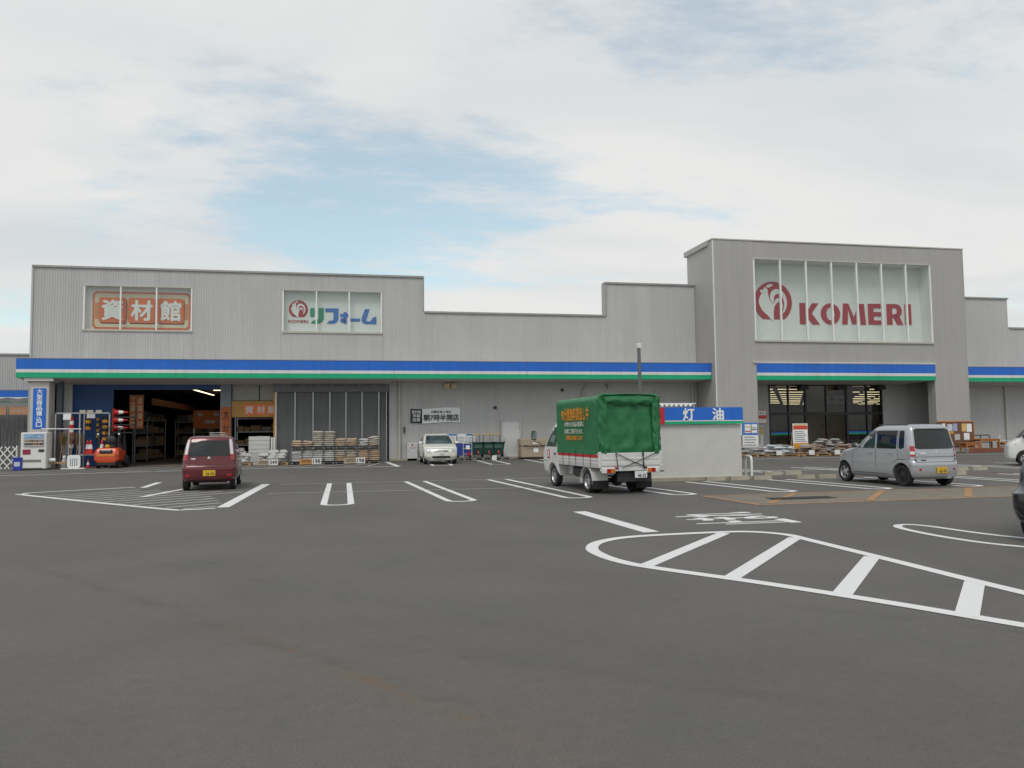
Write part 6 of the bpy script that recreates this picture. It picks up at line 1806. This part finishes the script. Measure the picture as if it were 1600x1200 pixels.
for i,(x,y,lab) in enumerate(((23.2,48.5,'shop shelf behind the left pane of the entrance'),(26.6,48.2,'shop shelf behind the open doors'),(24.5,54,'shop shelf deep inside the shop'),(28.0,56,'shop shelf under the far ceiling lights'))):
    rack(x,y,2.8,0.7,1.9,4,lab,'shelves inside the shop'); cartons(x,y,2.8,0.7,1.9,4,lab.replace('shop shelf','carton on the shop shelf'),'goods inside the shop',0.0,i+60)

# ------------------------------------------------------------------ right side of the entrance
t=thing('notice_pier_board','brown notice board with pinned papers on the right tower pier','notice board',(36.2,T-0.06,0.0))
MB().cbox(-1.27,1.22,-0.02,0.05,0.35,1.82,0.01).build('board',m_dkwood,t)
MB().cbox(-1.31,1.26,-0.04,0.05,1.825,1.90,0.008).build('top_rail',m_wood,t); MB().cbox(1.225,1.28,-0.04,0.05,0.1,1.82,0.008).build('side_rail',m_wood,t)
for k,(x,z,w,h,c) in enumerate(((-0.95,1.48,0.35,0.55,m_signwht),(-0.45,1.50,0.35,0.42,m_bagp),(-0.08,1.52,0.30,0.45,mat('poster_lilac',(0.35,0.4,0.6),0.5)),(-0.38,1.2,0.35,0.14,m_pora),(0.55,1.50,0.32,0.48,m_pyel),(0.92,1.48,0.36,0.5,m_signwht),(0.05,0.92,0.36,0.36,m_bagw),(0.72,0.95,0.40,0.42,m_signwht))):
    MB().box(x-w/2,x+w/2,-0.028,-0.021,z-h/2,z+h/2).build('paper',c,t)
t=thing('exit_sign','green and white safety sign on the ribbed wall right of the tower','sign',(38.15,D-0.08,2.1))
MB().box(-0.05,0.50,0,0.02,0.55,1.05).build('green_panel',mat('safety_green',(0.0,0.22,0.10),0.5),t); MB().box(-0.05,0.50,0,0.02,-0.1,0.545).build('white_panel',m_signwht,t)
MB().lathe([(0.16,0),(0.16,-0.006)],18,'Y',(0.2,-0.0005,0.32)).build('green_disc',MATS['safety_green'],t)
MB().box(-0.02,0.16,-0.006,-0.0005,0.68,0.92).build('white_mark',m_signwht,t)
# brick planter edge
PB=thing('brick_edge','low red brick edging under the wooden tables','brick edging',(38.2,39.5,0))
m_bk=mat('red_brick',(0.24,0.085,0.05),0.85,0,0.25,7,bump=0.3)
MB().box(-2.55,2.9,0.02,0.22,0,0.27).build('mortar',mat('mortar',(0.3,0.28,0.25),0.9),PB)
bme=MB().cbox(-0.10,0.10,-0.05,0.05,0,0.06,0.004).mesh('brick'); bme.materials.append(m_bk)
for r in range(4):
    for k in range(25):
        o=bpy.data.objects.new('brick',bme); COL.objects.link(o); o.parent=PB; o.location=(-2.42+k*0.215+(0.1 if r%2 else 0),0.05+random.uniform(-.004,.004),0.006+r*0.068)
def table(x,y,w,d,h,lab,rz=0.0,mm=None,shelf=False,kind='table'):
    mm=mm or m_wood
    t=thing('wooden_'+kind if mm is m_wood else 'garden_'+kind,lab,kind,(x,y,0.0),rz)
    n=4
    for k in range(n): MB().cbox(-w/2,w/2,-d/2+k*d/n,-d/2+(k+1)*d/n-0.008,h-0.05,h,0.006).build('top_plank',mm,t)
    for sx in (-1,1):
        for sy in (-1,1): MB().cbox(sx*(w/2-0.08)-0.04,sx*(w/2-0.08)+0.04,sy*(d/2-0.06)-0.04,sy*(d/2-0.06)+0.04,0,h-0.052,0.006).build('leg',mm,t)
    for sy in (-1,1): MB().box(-w/2+0.12,w/2-0.12,sy*(d/2-0.06)-0.015,sy*(d/2-0.06)+0.015,h-0.15,h-0.053).build('apron',mm,t)
    if shelf: MB().box(-w/2+0.03,w/2-0.03,-d/2+0.03,d/2-0.03,0.28,0.31).build('shelf',mm,t)
    return t
table(37.85,40.45,1.5,0.7,0.80,'wooden table with high top between two benches by the brick edging')
table(36.35,40.1,1.0,0.6,0.58,'low wooden bench with closed sides beside the brown notice board',kind='bench',shelf=True)
table(39.2,40.15,1.25,0.6,0.58,'low wooden bench with shelf beside the white garden chairs',kind='bench',shelf=True)
t=thing('black_frame','black metal frame standing behind the wooden table','frame',(38.9,41.9,0))
for a,b in (((-0.75,0,0),(-0.7,0,1.0)),((0.6,0,0),(0.55,0,1.0)),((-0.7,0,1.0),(0.55,0,1.0)),((-0.1,0,0),(-0.1,0,1.0)),((-0.7,0,0.55),(0.55,0,0.55))): MB().tube([a,b],0.03,6).build('bar',m_black,t)
def wchair(x,y,lab,rz):
    t=thing('garden_chair',lab,'chair',(x,y,0),rz)
    MB().cbox(-0.25,0.25,-0.22,0.24,0.40,0.44,0.012).build('seat',m_whitep,t)
    for sx in (-1,1):
        for sy in (-1,1): MB().tube([(sx*0.22,sy*0.2,0.40),(sx*0.25,sy*0.25,0.0)],0.02,6).build('leg',m_whitep,t)
        MB().tube([(sx*0.26,-0.2,0.42),(sx*0.27,-0.2,0.64),(sx*0.27,0.24,0.66)],0.02,6).build('armrest',m_whitep,t)
    for k in range(5): MB().cbox(-0.22+k*0.095,-0.16+k*0.095,0.24,0.27,0.45,0.92,0.006).build('back_slat',m_whitep,t)
    MB().cbox(-0.26,0.26,0.24,0.28,0.92,0.97,0.008).build('back_rail',m_whitep,t)
wchair(40.3,41.6,'white garden chair next to the black metal frame',0.7); wchair(41.5,41.4,'white garden chair behind the bonnet of the white van',-0.5)
table(42.6,42.4,1.3,0.7,0.74,'white garden table behind the white van',0,m_whitep)
m_plantpot=m_dkplast
for k,(x,lab) in enumerate(((40.9,'low dark plant pot under the white chair beside the bench'),(41.5,'low dark plant pot between the two white chairs'))):
    t=thing('plant_pot',lab,'pot',(x,41.4,0))
    MB().lathe([(0.10,0),(0.16,0.26),(0.17,0.26),(0.17,0.30),(0.14,0.30),(0.13,0.22)],14,'Z').build('pot',m_dkplast,t,smooth=True)
    mb=MB(); rd=random.Random(k)
    for q in range(60):
        a=rd.uniform(0,6.28); p=Vector((0.08*cos(a),0.08*sin(a),0.3)); d=Vector((cos(a)*.5,sin(a)*.5,rd.uniform(.5,1.2))).normalized()*0.22; e=d.orthogonal().normalized()*0.02
        mb.add([p-e,p+e,p+d+e*.2,p+d-e*.2],[(0,1,2,3)])
    mb.build('foliage',m_leaf,t)
# ------------------------------------------------------------------ left yard
t=thing('vending_machine','white drinks vending machine at the foot of the canopy column','vending machine',(-14.86,40.25,0))
V=t
MB().cbox(-0.56,0.54,-0.02,0.68,0.06,1.78,0.03).build('case',m_whitep,t)
MB().box(-0.5,0.5,0.02,0.6,0,0.06).build('feet',m_dkplast,t)
win=MB().box(-0.44,0.46,-0.026,-0.021,1.12,1.72).build('window',mat('vend_window',(0.42,0.44,0.44),0.2),t)
MB().box(-0.40,0.42,-0.034,-0.027,1.50,1.70).build('picture_panel',m_pblue if False else mat('vend_picture',(0.25,0.42,0.60),0.4,0,0.6,9),win)
rd=random.Random(5)
vc=[mat('can_%d'%i,c,0.35) for i,c in enumerate(((0.3,0.05,0.04),(0.35,0.3,0.25),(0.10,0.12,0.2),(0.5,0.3,0.12),(0.12,0.2,0.14)))]
for r in (1.17,1.33):
    for k in range(11): MB().lathe([(0.026,0),(0.03,0.01),(0.03,0.09),(0.02,0.10)],8,'Z',(-0.36+k*0.075,-0.05,r)).build('can',rd.choice(vc),t)
    MB().box(-0.42,0.44,-0.085,-0.027,r-0.03,r-0.004).build('display_shelf',m_whitep,t)
MB().cbox(-0.46,-0.12,-0.034,-0.021,0.74,0.98,0.004).build('red_panel',mat('vend_red',(0.30,0.02,0.06),0.5),t)
MB().cbox(0.22,0.46,-0.05,-0.021,0.86,0.98,0.006).build('coin_panel',m_dkplast,t)
MB().box(-0.44,0.34,-0.03,-0.021,0.38,0.50).build('delivery_flap',mat('vend_flap',(0.22,0.22,0.17),0.4),t)
MB().box(-0.42,0.40,-0.026,-0.021,0.08,0.11).build('kick_line',m_dkplast,t)
t=thing('recycling_bin','blue plastic bottle bin between vending machine and lattice fence','bin',(-15.52,40.35,0))
MB().cbox(-0.20,0.20,-0.2,0.2,0,0.52,0.03).build('body',mat('bin_blue',(0.03,0.05,0.36),0.5),t)
MB().cbox(-0.21,0.21,-0.21,0.21,0.525,0.62,0.03).build('lid',mat('bin_blue',(0.03,0.05,0.36),0.5),t)
MB().box(-0.12,0.12,-0.206,-0.201,0.2,0.4).build('label_sheet',m_bagp,t)
# white lattice fence
t=thing('lattice_fence','white diagonal lattice fence standing left of the vending machine','fence',(-18.0,40.9,0))
x0,x1,z0,z1=-2.2,2.15,0.06,1.12
def clip(a,b):
    # clip the segment to the panel
    (ax,az),(bx,bz)=a,b; dx,dz=bx-ax,bz-az; t0,t1=0,1
    for p,q in ((-dx,ax-x0),(dx,x1-ax),(-dz,az-z0),(dz,z1-az)):
        if p==0: continue
        r=q/p
        if p<0: t0=max(t0,r)
        else: t1=min(t1,r)
    return ((ax+dx*t0,az+dz*t0),(ax+dx*t1,az+dz*t1)) if t1-t0>0.02 else None
k=x0-1.1
while k<x1+0.1:
    for sg,y in ((1,0.0),(-1,0.014)):
        s=clip((k,z0),(k+1.1*0.8,z1)) if sg>0 else clip((k+1.1*0.8,z0),(k,z1))
        if s:
            (a,b),(c,d)=s; v=Vector((c-a,d-b)).normalized(); q=Vector((-v.y,v.x))*0.026
            MB().prism([(a+q.x,b+q.y),(a-q.x,b-q.y),(c-q.x,d-q.y),(c+q.x,d+q.y)],lambda p,w,e,y=y:(p,y+e,w),0,0.012).build('lattice_slat',m_whitep,t)
    k+=0.33
for x in (x0,0,x1): MB().cbox(x-0.03,x+0.03,0.028,0.075,0,1.16,0.005).build('post',m_whitep,t)
# sloping white board leaning on the vending machine
t=thing('leaning_frame','white tilted lattice panel leaning behind the vending machine','panel',(-15.35,41.1,0))
for k in range(4): MB().tube([(-0.35+k*0.12,0.1,0.5),(0.02+k*0.10,0.12,1.62)],0.018,5).build('slat',m_whitep,t)
MB().tube([(-0.4,0.1,0.03),(0.02,0.12,1.62)],0.025,6).build('edge_rail',m_whitep,t); MB().tube([(0.0,0.1,0.03),(0.32,0.12,1.62)],0.025,6).build('edge_rail',m_whitep,t)
# lean-to with racks of poles along the left wing
t=thing('lean_to','lean-to with corrugated roof and grey posts along the left wing','lean-to',(-20,46.5,0))
m_lroof=mat('lean_roof',(0.12,0.12,0.115),0.6,0,0.2,2)
vs=[];n=60
for i in range(n+1):
    x=-14+ (18.6)*i/n; d=0.05*sin(i*1.9)
    vs+=[(x,-0.6,3.45+d),(x,2.3,3.78+d)]
MB().add(vs,[(i*2,i*2+2,i*2+3,i*2+1) for i in range(n)]).build('roof_sheet',m_lroof,t,smooth=True)
for x in (-12,-8,-4,-1.5,0.05,3.3): MB().box(x-0.06,x+0.06,-0.4,-0.28,0,3.42).build('post',m_steel,t)
for a in (-12,-4.2,-1.4,0.2,1.75):
    o=MB().box(a,(a+1.4 if a<1 else a+0.98) if a>-4 else a+3,-0.45,-0.41,2.78,3.20).build('header_board',mat('pale_orange',(0.50,0.25,0.14),0.6),t)
    for k in range(3): MB().box(a+0.18+k*0.22,a+0.33+k*0.22,-0.455,-0.4505,2.90,3.08).build('header_print',m_bagt,t)
GP='grey steel poles stored upright under the lean-to'
rd=random.Random(8)
for k in range(46):
    x=-19.75+k*0.063+rd.uniform(-.015,.015); y=46.9+rd.uniform(0,.35); h=rd.uniform(1.9,2.75)
    o=MB().tube([(0,0,0),(rd.uniform(-.05,.05),0.18,h)],0.018,6).build('steel_pole',mat('pole_%d'%(k%3),((0.30,0.31,0.32),(0.20,0.20,0.20),(0.38,0.37,0.35))[k%3],0.5,0.3),None,smooth=True)
    o.location=(x,y,0); tag(o,'grey steel pole leaning upright under the lean-to roof','pole',GP)
t=rack(-20.6,46.9,1.2,0.6,2.5,4,'grey shelf rack under the lean-to beside the steel poles','lean-to racks')
for k,(z,c) in enumerate(((0.2,(0.03,0.12,0.25)),(0.93,(0.05,0.05,0.05)),(1.65,(0.5,0.4,0.2)))):
    o=MB().cbox(-0.5,0.45,-0.28,0.28,0,0.32,0.02).build('crate',mat('crate_%d'%k,c,0.6)); o.location=(-20.6,46.9,z+0.02); tag(o,('dark blue crate on lowest lean-to shelf','black crate on middle lean-to shelf','yellowish crate on upper lean-to shelf')[k],'crate')

# ------------------------------------------------------------------ racks of safety goods by the blue wall
m_cone=mat('cone_red',(0.52,0.02,0.015),0.5,0,0.08,4)
cone_me=MB().lathe([(0.19,0.03),(0.15,0.05),(0.11,0.25)],16,'Z',closed=False).mesh('cone_skirt',True,50); cone_me.materials.append(m_cone)
cone_tp=MB().lathe([(0.069,0.46),(0.035,0.66),(0.02,0.68)],16,'Z',closed=False).mesh('cone_tip',True,50); cone_tp.materials.append(m_cone)
cb=MB().lathe([(0.11,0.25),(0.069,0.46)],16,'Z',closed=False).mesh('cone_band',True,50); cb.materials.append(m_signwht)
cbase=MB().cbox(-0.19,0.19,-0.19,0.19,0.0,0.035,0.008).mesh('cone_base'); cbase.materials.append(m_cone)
def cone(x,y,z,lab,group,rot=(0,0,0),sc=1.0):
    t=thing('traffic_cone',lab,'traffic cone',(x,y,z),0,group); t.rotation_euler=rot; t.scale=(sc,)*3
    obj_from(cone_me,'cone_skirt',m_cone,t); obj_from(cone_tp,'cone_tip',m_cone,t); obj_from(cb,'white_band',m_signwht,t); obj_from(cbase,'base',m_cone,t)
SR=thing('display_rack','open steel display rack of safety goods before the blue wall','rack',(-13.0,42.3,0.0))
for x in (-1.55,-0.45,0.92):
    for y in (-0.3,0.35): MB().box(x-0.03,x+0.03,y-0.03,y+0.03,0,2.75).build('upright',m_steel,SR)
for z in (0.62,): MB().box(-0.42,0.89,-0.3,0.35,z,z+0.05).build('shelf',m_whitep,SR)
MB().box(-1.58,0.95,-0.33,-0.27,2.70,2.76).build('top_rail',m_steel,SR)
for x in (-0.32,0.02,0.42):
    MB().box(x-0.14,x+0.14,-0.345,-0.335,2.70,2.88).build('tag_card',m_bagc,SR)
MB().box(-0.12,0.26,-0.36,-0.346,2.47,2.69).build('tag_card',m_bagw,SR)
MB().box(-1.2,-0.85,-0.345,-0.335,2.4,2.7).build('tag_card',m_signwht,SR)
GC='red traffic cones on the rack'
for x,lab in ((-13.12,'red and white cone at the outer end of the rack shelf'),(-12.98,'red and white cone nested beside another on the rack shelf'),(-12.45,'red and white cone standing alone on the rack shelf')):
    cone(x,42.15,0.674,lab,GC,sc=1.05)
cone(-12.95,41.75,0.004,'small red cone on the floor under the rack shelf',GC,sc=0.62); cone(-12.55,41.8,0.004,'small red cone on the floor beside the forklift',GC,sc=0.62)
for k,z in enumerate((1.78,2.17,2.56)):
    cone(-11.95,42.2,z+0.2,'red and white cone lying on the %s arm of the side bracket'%('lowest','middle','top')[k],GC,(0,pi/2,0))
BR=thing('cone_bracket','dark bracket carrying three lying cones beside the blue wall','bracket',(-11.7,42.5,0.0))
MB().box(-0.42,-0.36,-0.05,0.05,0,3.0).build('upright',m_dkplast,BR); MB().box(0.66,0.72,-0.05,0.05,0,3.0).build('upright',m_dkplast,BR)
for z in (1.74,2.13,2.52): MB().box(-0.36,0.66,-0.4,0.1,z-0.03,z+0.02).build('arm',m_dkplast,BR)
m_yel=mat('barrier_yellow',(0.60,0.27,0.02),0.5)
def striped_post(x,y,z0,z1,r,cols,lab,n,name='striped_post'):
    t=thing(name,lab,'post',(x,y,z0))
    for k in range(n):
        a=(z1-z0)*k/n; b=(z1-z0)*(k+1)/n
        MB().lathe([(r,a),(r,b-0.001)],12,'Z').build('stripe',cols[k%2],t)
striped_post(-12.42,42.6,1.35,2.55,0.17,(m_yel,m_black),'fat yellow and black striped bollard stack hung on the rack',8)
striped_post(-12.80,42.6,1.35,2.5,0.07,(m_black,mat('barrier_dull_yellow',(0.35,0.18,0.02),0.6)),'thin black and yellow striped post on the rack',8)
striped_post(-13.25,42.6,1.9,2.55,0.13,(m_yel,m_black),'short yellow and black warning lamp post on the rack',4)
striped_post(-13.85,42.1,1.0,2.55,0.10,(m_whitep,m_cone),'red and white banded pole standing by the bamboo brooms',8)
# brooms
GR='bamboo brooms and rakes leaning by the gate'
rd=random.Random(21)
for k in range(5):
    t=thing('bamboo_broom','brown bamboo broom leaning at the gate with its head up','broom',(-14.25+k*0.22,41.7+0.1*(k%2),0.0),rd.uniform(-.5,.5),GR)
    MB().tube([(0,0,0.0),(rd.uniform(-.12,.12),0.12,1.15)],0.016,6).build('handle',m_rawwood,t)
    mb=MB()
    for q in range(60):
        a=rd.uniform(0,6.28); r=rd.uniform(0.05,0.17)
        p=Vector((0,0.12,1.0+rd.uniform(0,.1))); d=Vector((r*cos(a),r*sin(a)*.5,rd.uniform(0.45,0.75))); e=Vector((0.008,0,0))
        mb.add([p-e,p+e,p+d+e*.5,p+d-e*.5],[(0,1,2,3)])
    mb.build('head',mat('bamboo_twigs',(0.20,0.12,0.05),0.8,0,0.3,12),t)
# barrier gate stand
GT=thing('gate_stand','grey pipe barrier frame with white slotted foot panel before the brooms','barrier',(-13.35,40.6,0))
MB().tube([(-1.35,0.05,1.95),(0.42,0.0,1.92)],0.03,8).build('top_rail',m_steel,GT,smooth=True)
for x in (-0.12,0.36): MB().tube([(x,0,0.62),(x,0,1.92)],0.025,8).build('upright',m_steel,GT,smooth=True)
fr=flat_poly('foot_panel',[rrect(-0.16,0.42,0.06,0.68,0.12)],lambda a,b,d:(a,-d,b),m_signwht,GT,0.05)
for k in range(4): MB().box(-0.02+k*0.09,0.02+k*0.09,-0.054,-0.0505,0.14,0.52).build('slot',m_pgrey,fr)
MB().cbox(-0.42,0.10,-0.12,0.1,0.0,0.055,0.012).build('foot',m_whitep,GT); MB().cbox(0.12,0.62,-0.12,0.1,0.0,0.055,0.012).build('foot',m_whitep,GT)
MB().tube([(-1.35,0.05,1.95),(-1.35,0.05,0.0)],0.025,8).build('upright',m_steel,GT,smooth=True)
MB().box(-1.3,-0.2,0.0,0.05,0.28,0.36).build('lower_board',m_rawwood,GT)
t=thing('white_roll','white paper roll on the board of the pipe barrier','roll',(-14.15,40.55,0.37))
MB().lathe([(0.02,-0.13),(0.09,-0.13),(0.09,0.13),(0.02,0.13)],14,'X',(0,0,0.09)).build('roll',m_signwht,t,smooth=True)
t=thing('plastic_jug','clear white-capped plastic jug behind the pipe barrier','jug',(-13.75,40.9,0.0))  # plain plastic jug with a cap, not a lamp
MB().lathe([(0.14,0),(0.15,0.25),(0.10,0.45),(0.05,0.52)],14,'Z').build('body',mat('jug_plastic',(0.35,0.37,0.38),0.3),t,smooth=True)
MB().lathe([(0.07,0.525),(0.07,0.62),(0.03,0.65)],14,'Z').build('cap',m_signwht,t,smooth=True)

# ------------------------------------------------------------------ forklift, seen from behind
F=thing('forklift','orange counterbalance forklift parked tail out in the dark bay mouth','forklift',(-11.86,40.75,0))
F.scale=(0.95,0.95,0.97)
m_fo=mat('forklift_orange',(0.62,0.075,0.025),0.4,0,0.06,3,coat=0.3)
def slab(name,prof,x0,x1,mm,par):
    return MB().prism(prof,lambda a,b,d:(d,a,b),x0,x1).build(name,mm,par)
# counterweight: broad lower block with tapering shoulders
cw=MB()
levels=((0.30,0.48,0.02),(0.42,0.58,0.0),(0.72,0.585,0.0),(0.86,0.56,0.05),(0.98,0.50,0.12),(1.02,0.46,0.18))
vs=[];fs=[]
for z,w,b in levels:
    vs+=[(-w,b+0.12,z),(-w*0.8,b,z),(w*0.8,b,z),(w,b+0.12,z),(w,0.9,z),(-w,0.9,z)]
for r in range(len(levels)-1):
    for k in range(6): fs.append((r*6+k,r*6+(k+1)%6,r*6+6+(k+1)%6,r*6+6+k))
fs.append(tuple(range(6))[::-1]); fs.append(tuple((len(levels)-1)*6+k for k in range(6)))
cw.add(vs,fs); c_=cw.build('counterweight',m_fo,F)
MB().cbox(-0.30,0.30,-0.012,0.06,0.74,0.93,0.01).build('grille',m_black,c_)
text('FORKLIFT' if False else 'TOYOTA','lettering',m_signwht,c_,0.46,0.07,face_S(0,-0.0135,0.90),bold=0.02,depth=0.003)
MB().cbox(-0.42,0.42,-0.010,0.05,0.60,0.70,0.01).build('yellow_band',mat('forklift_amber',(0.62,0.25,0.02),0.45),c_)
MB().cbox(-0.46,0.46,0.03,0.30,0.14,0.30,0.03).build('under_block',m_dkplast,F)
MB().cbox(-0.45,0.45,0.9,1.9,0.30,0.85,0.04).build('body',m_fo,F)
MB().cbox(-0.28,0.28,0.35,0.85,1.02,1.14,0.05).build('bonnet',m_dkplast,F)
st=MB().cbox(-0.25,0.25,0.75,1.2,1.10,1.22,0.04).build('seat',m_dkplast,F,smooth=True,angle=60)
MB().cbox(-0.24,0.24,0.70,0.82,1.2,1.62,0.05).build('seat_back',m_dkplast,st,smooth=True,angle=60)
for sx in (-1,1):
    MB().tube([(sx*0.48,0.42,0.95),(sx*0.47,0.48,1.98),(sx*0.45,0.60,2.04)],0.03,6).build('guard_post',m_dkplast,F,smooth=True)
    MB().tube([(sx*0.48,1.75,0.85),(sx*0.46,1.5,2.0)],0.03,6).build('guard_post',m_dkplast,F,smooth=True)
    wheel(F,0.42,sx*0.47,0.24,0.17,'steel',sx,m_dkplast); wheel(F,1.75,sx*0.50,0.30,0.22,'steel',sx,m_dkplast)
    MB().lathe([(0.02,0),(0.05,0.005),(0.05,0.05)],12,'Y',(sx*0.50,0.36,1.72)).build('rear_lamp',m_lens_w,F,smooth=True)
    MB().box(sx*0.30-0.05,sx*0.30+0.05,1.98,2.08,0.1,2.2).build('mast_rail',m_dkplast,F)
    MB().cbox(sx*0.25-0.06,sx*0.25+0.06,2.1,3.1,0.05,0.10,0.012).build('fork',m_steel,F)
for k in range(6): MB().box(-0.45,0.45,0.58+k*0.18,0.62+k*0.18,2.02,2.06).build('guard_bar',m_dkplast,F)
MB().box(-0.40,0.40,2.09,2.12,0.3,1.2).build('backrest_rail',m_dkplast,F)
MB().lathe([(0.02,0.0),(0.10,0.0),(0.12,0.06),(0.10,0.14),(0.03,0.17)],14,'Z',(0.0,0.25,1.03)).build('beacon',mat('beacon_amber',(0.70,0.32,0.02),0.3),F,smooth=True)
MB().lathe([(0.13,-0.012),(0.15,-0.012),(0.15,0.012),(0.13,0.012)],18,'Z',(0,1.45,1.35)).build('steering_wheel',m_dkplast,F,smooth=True)
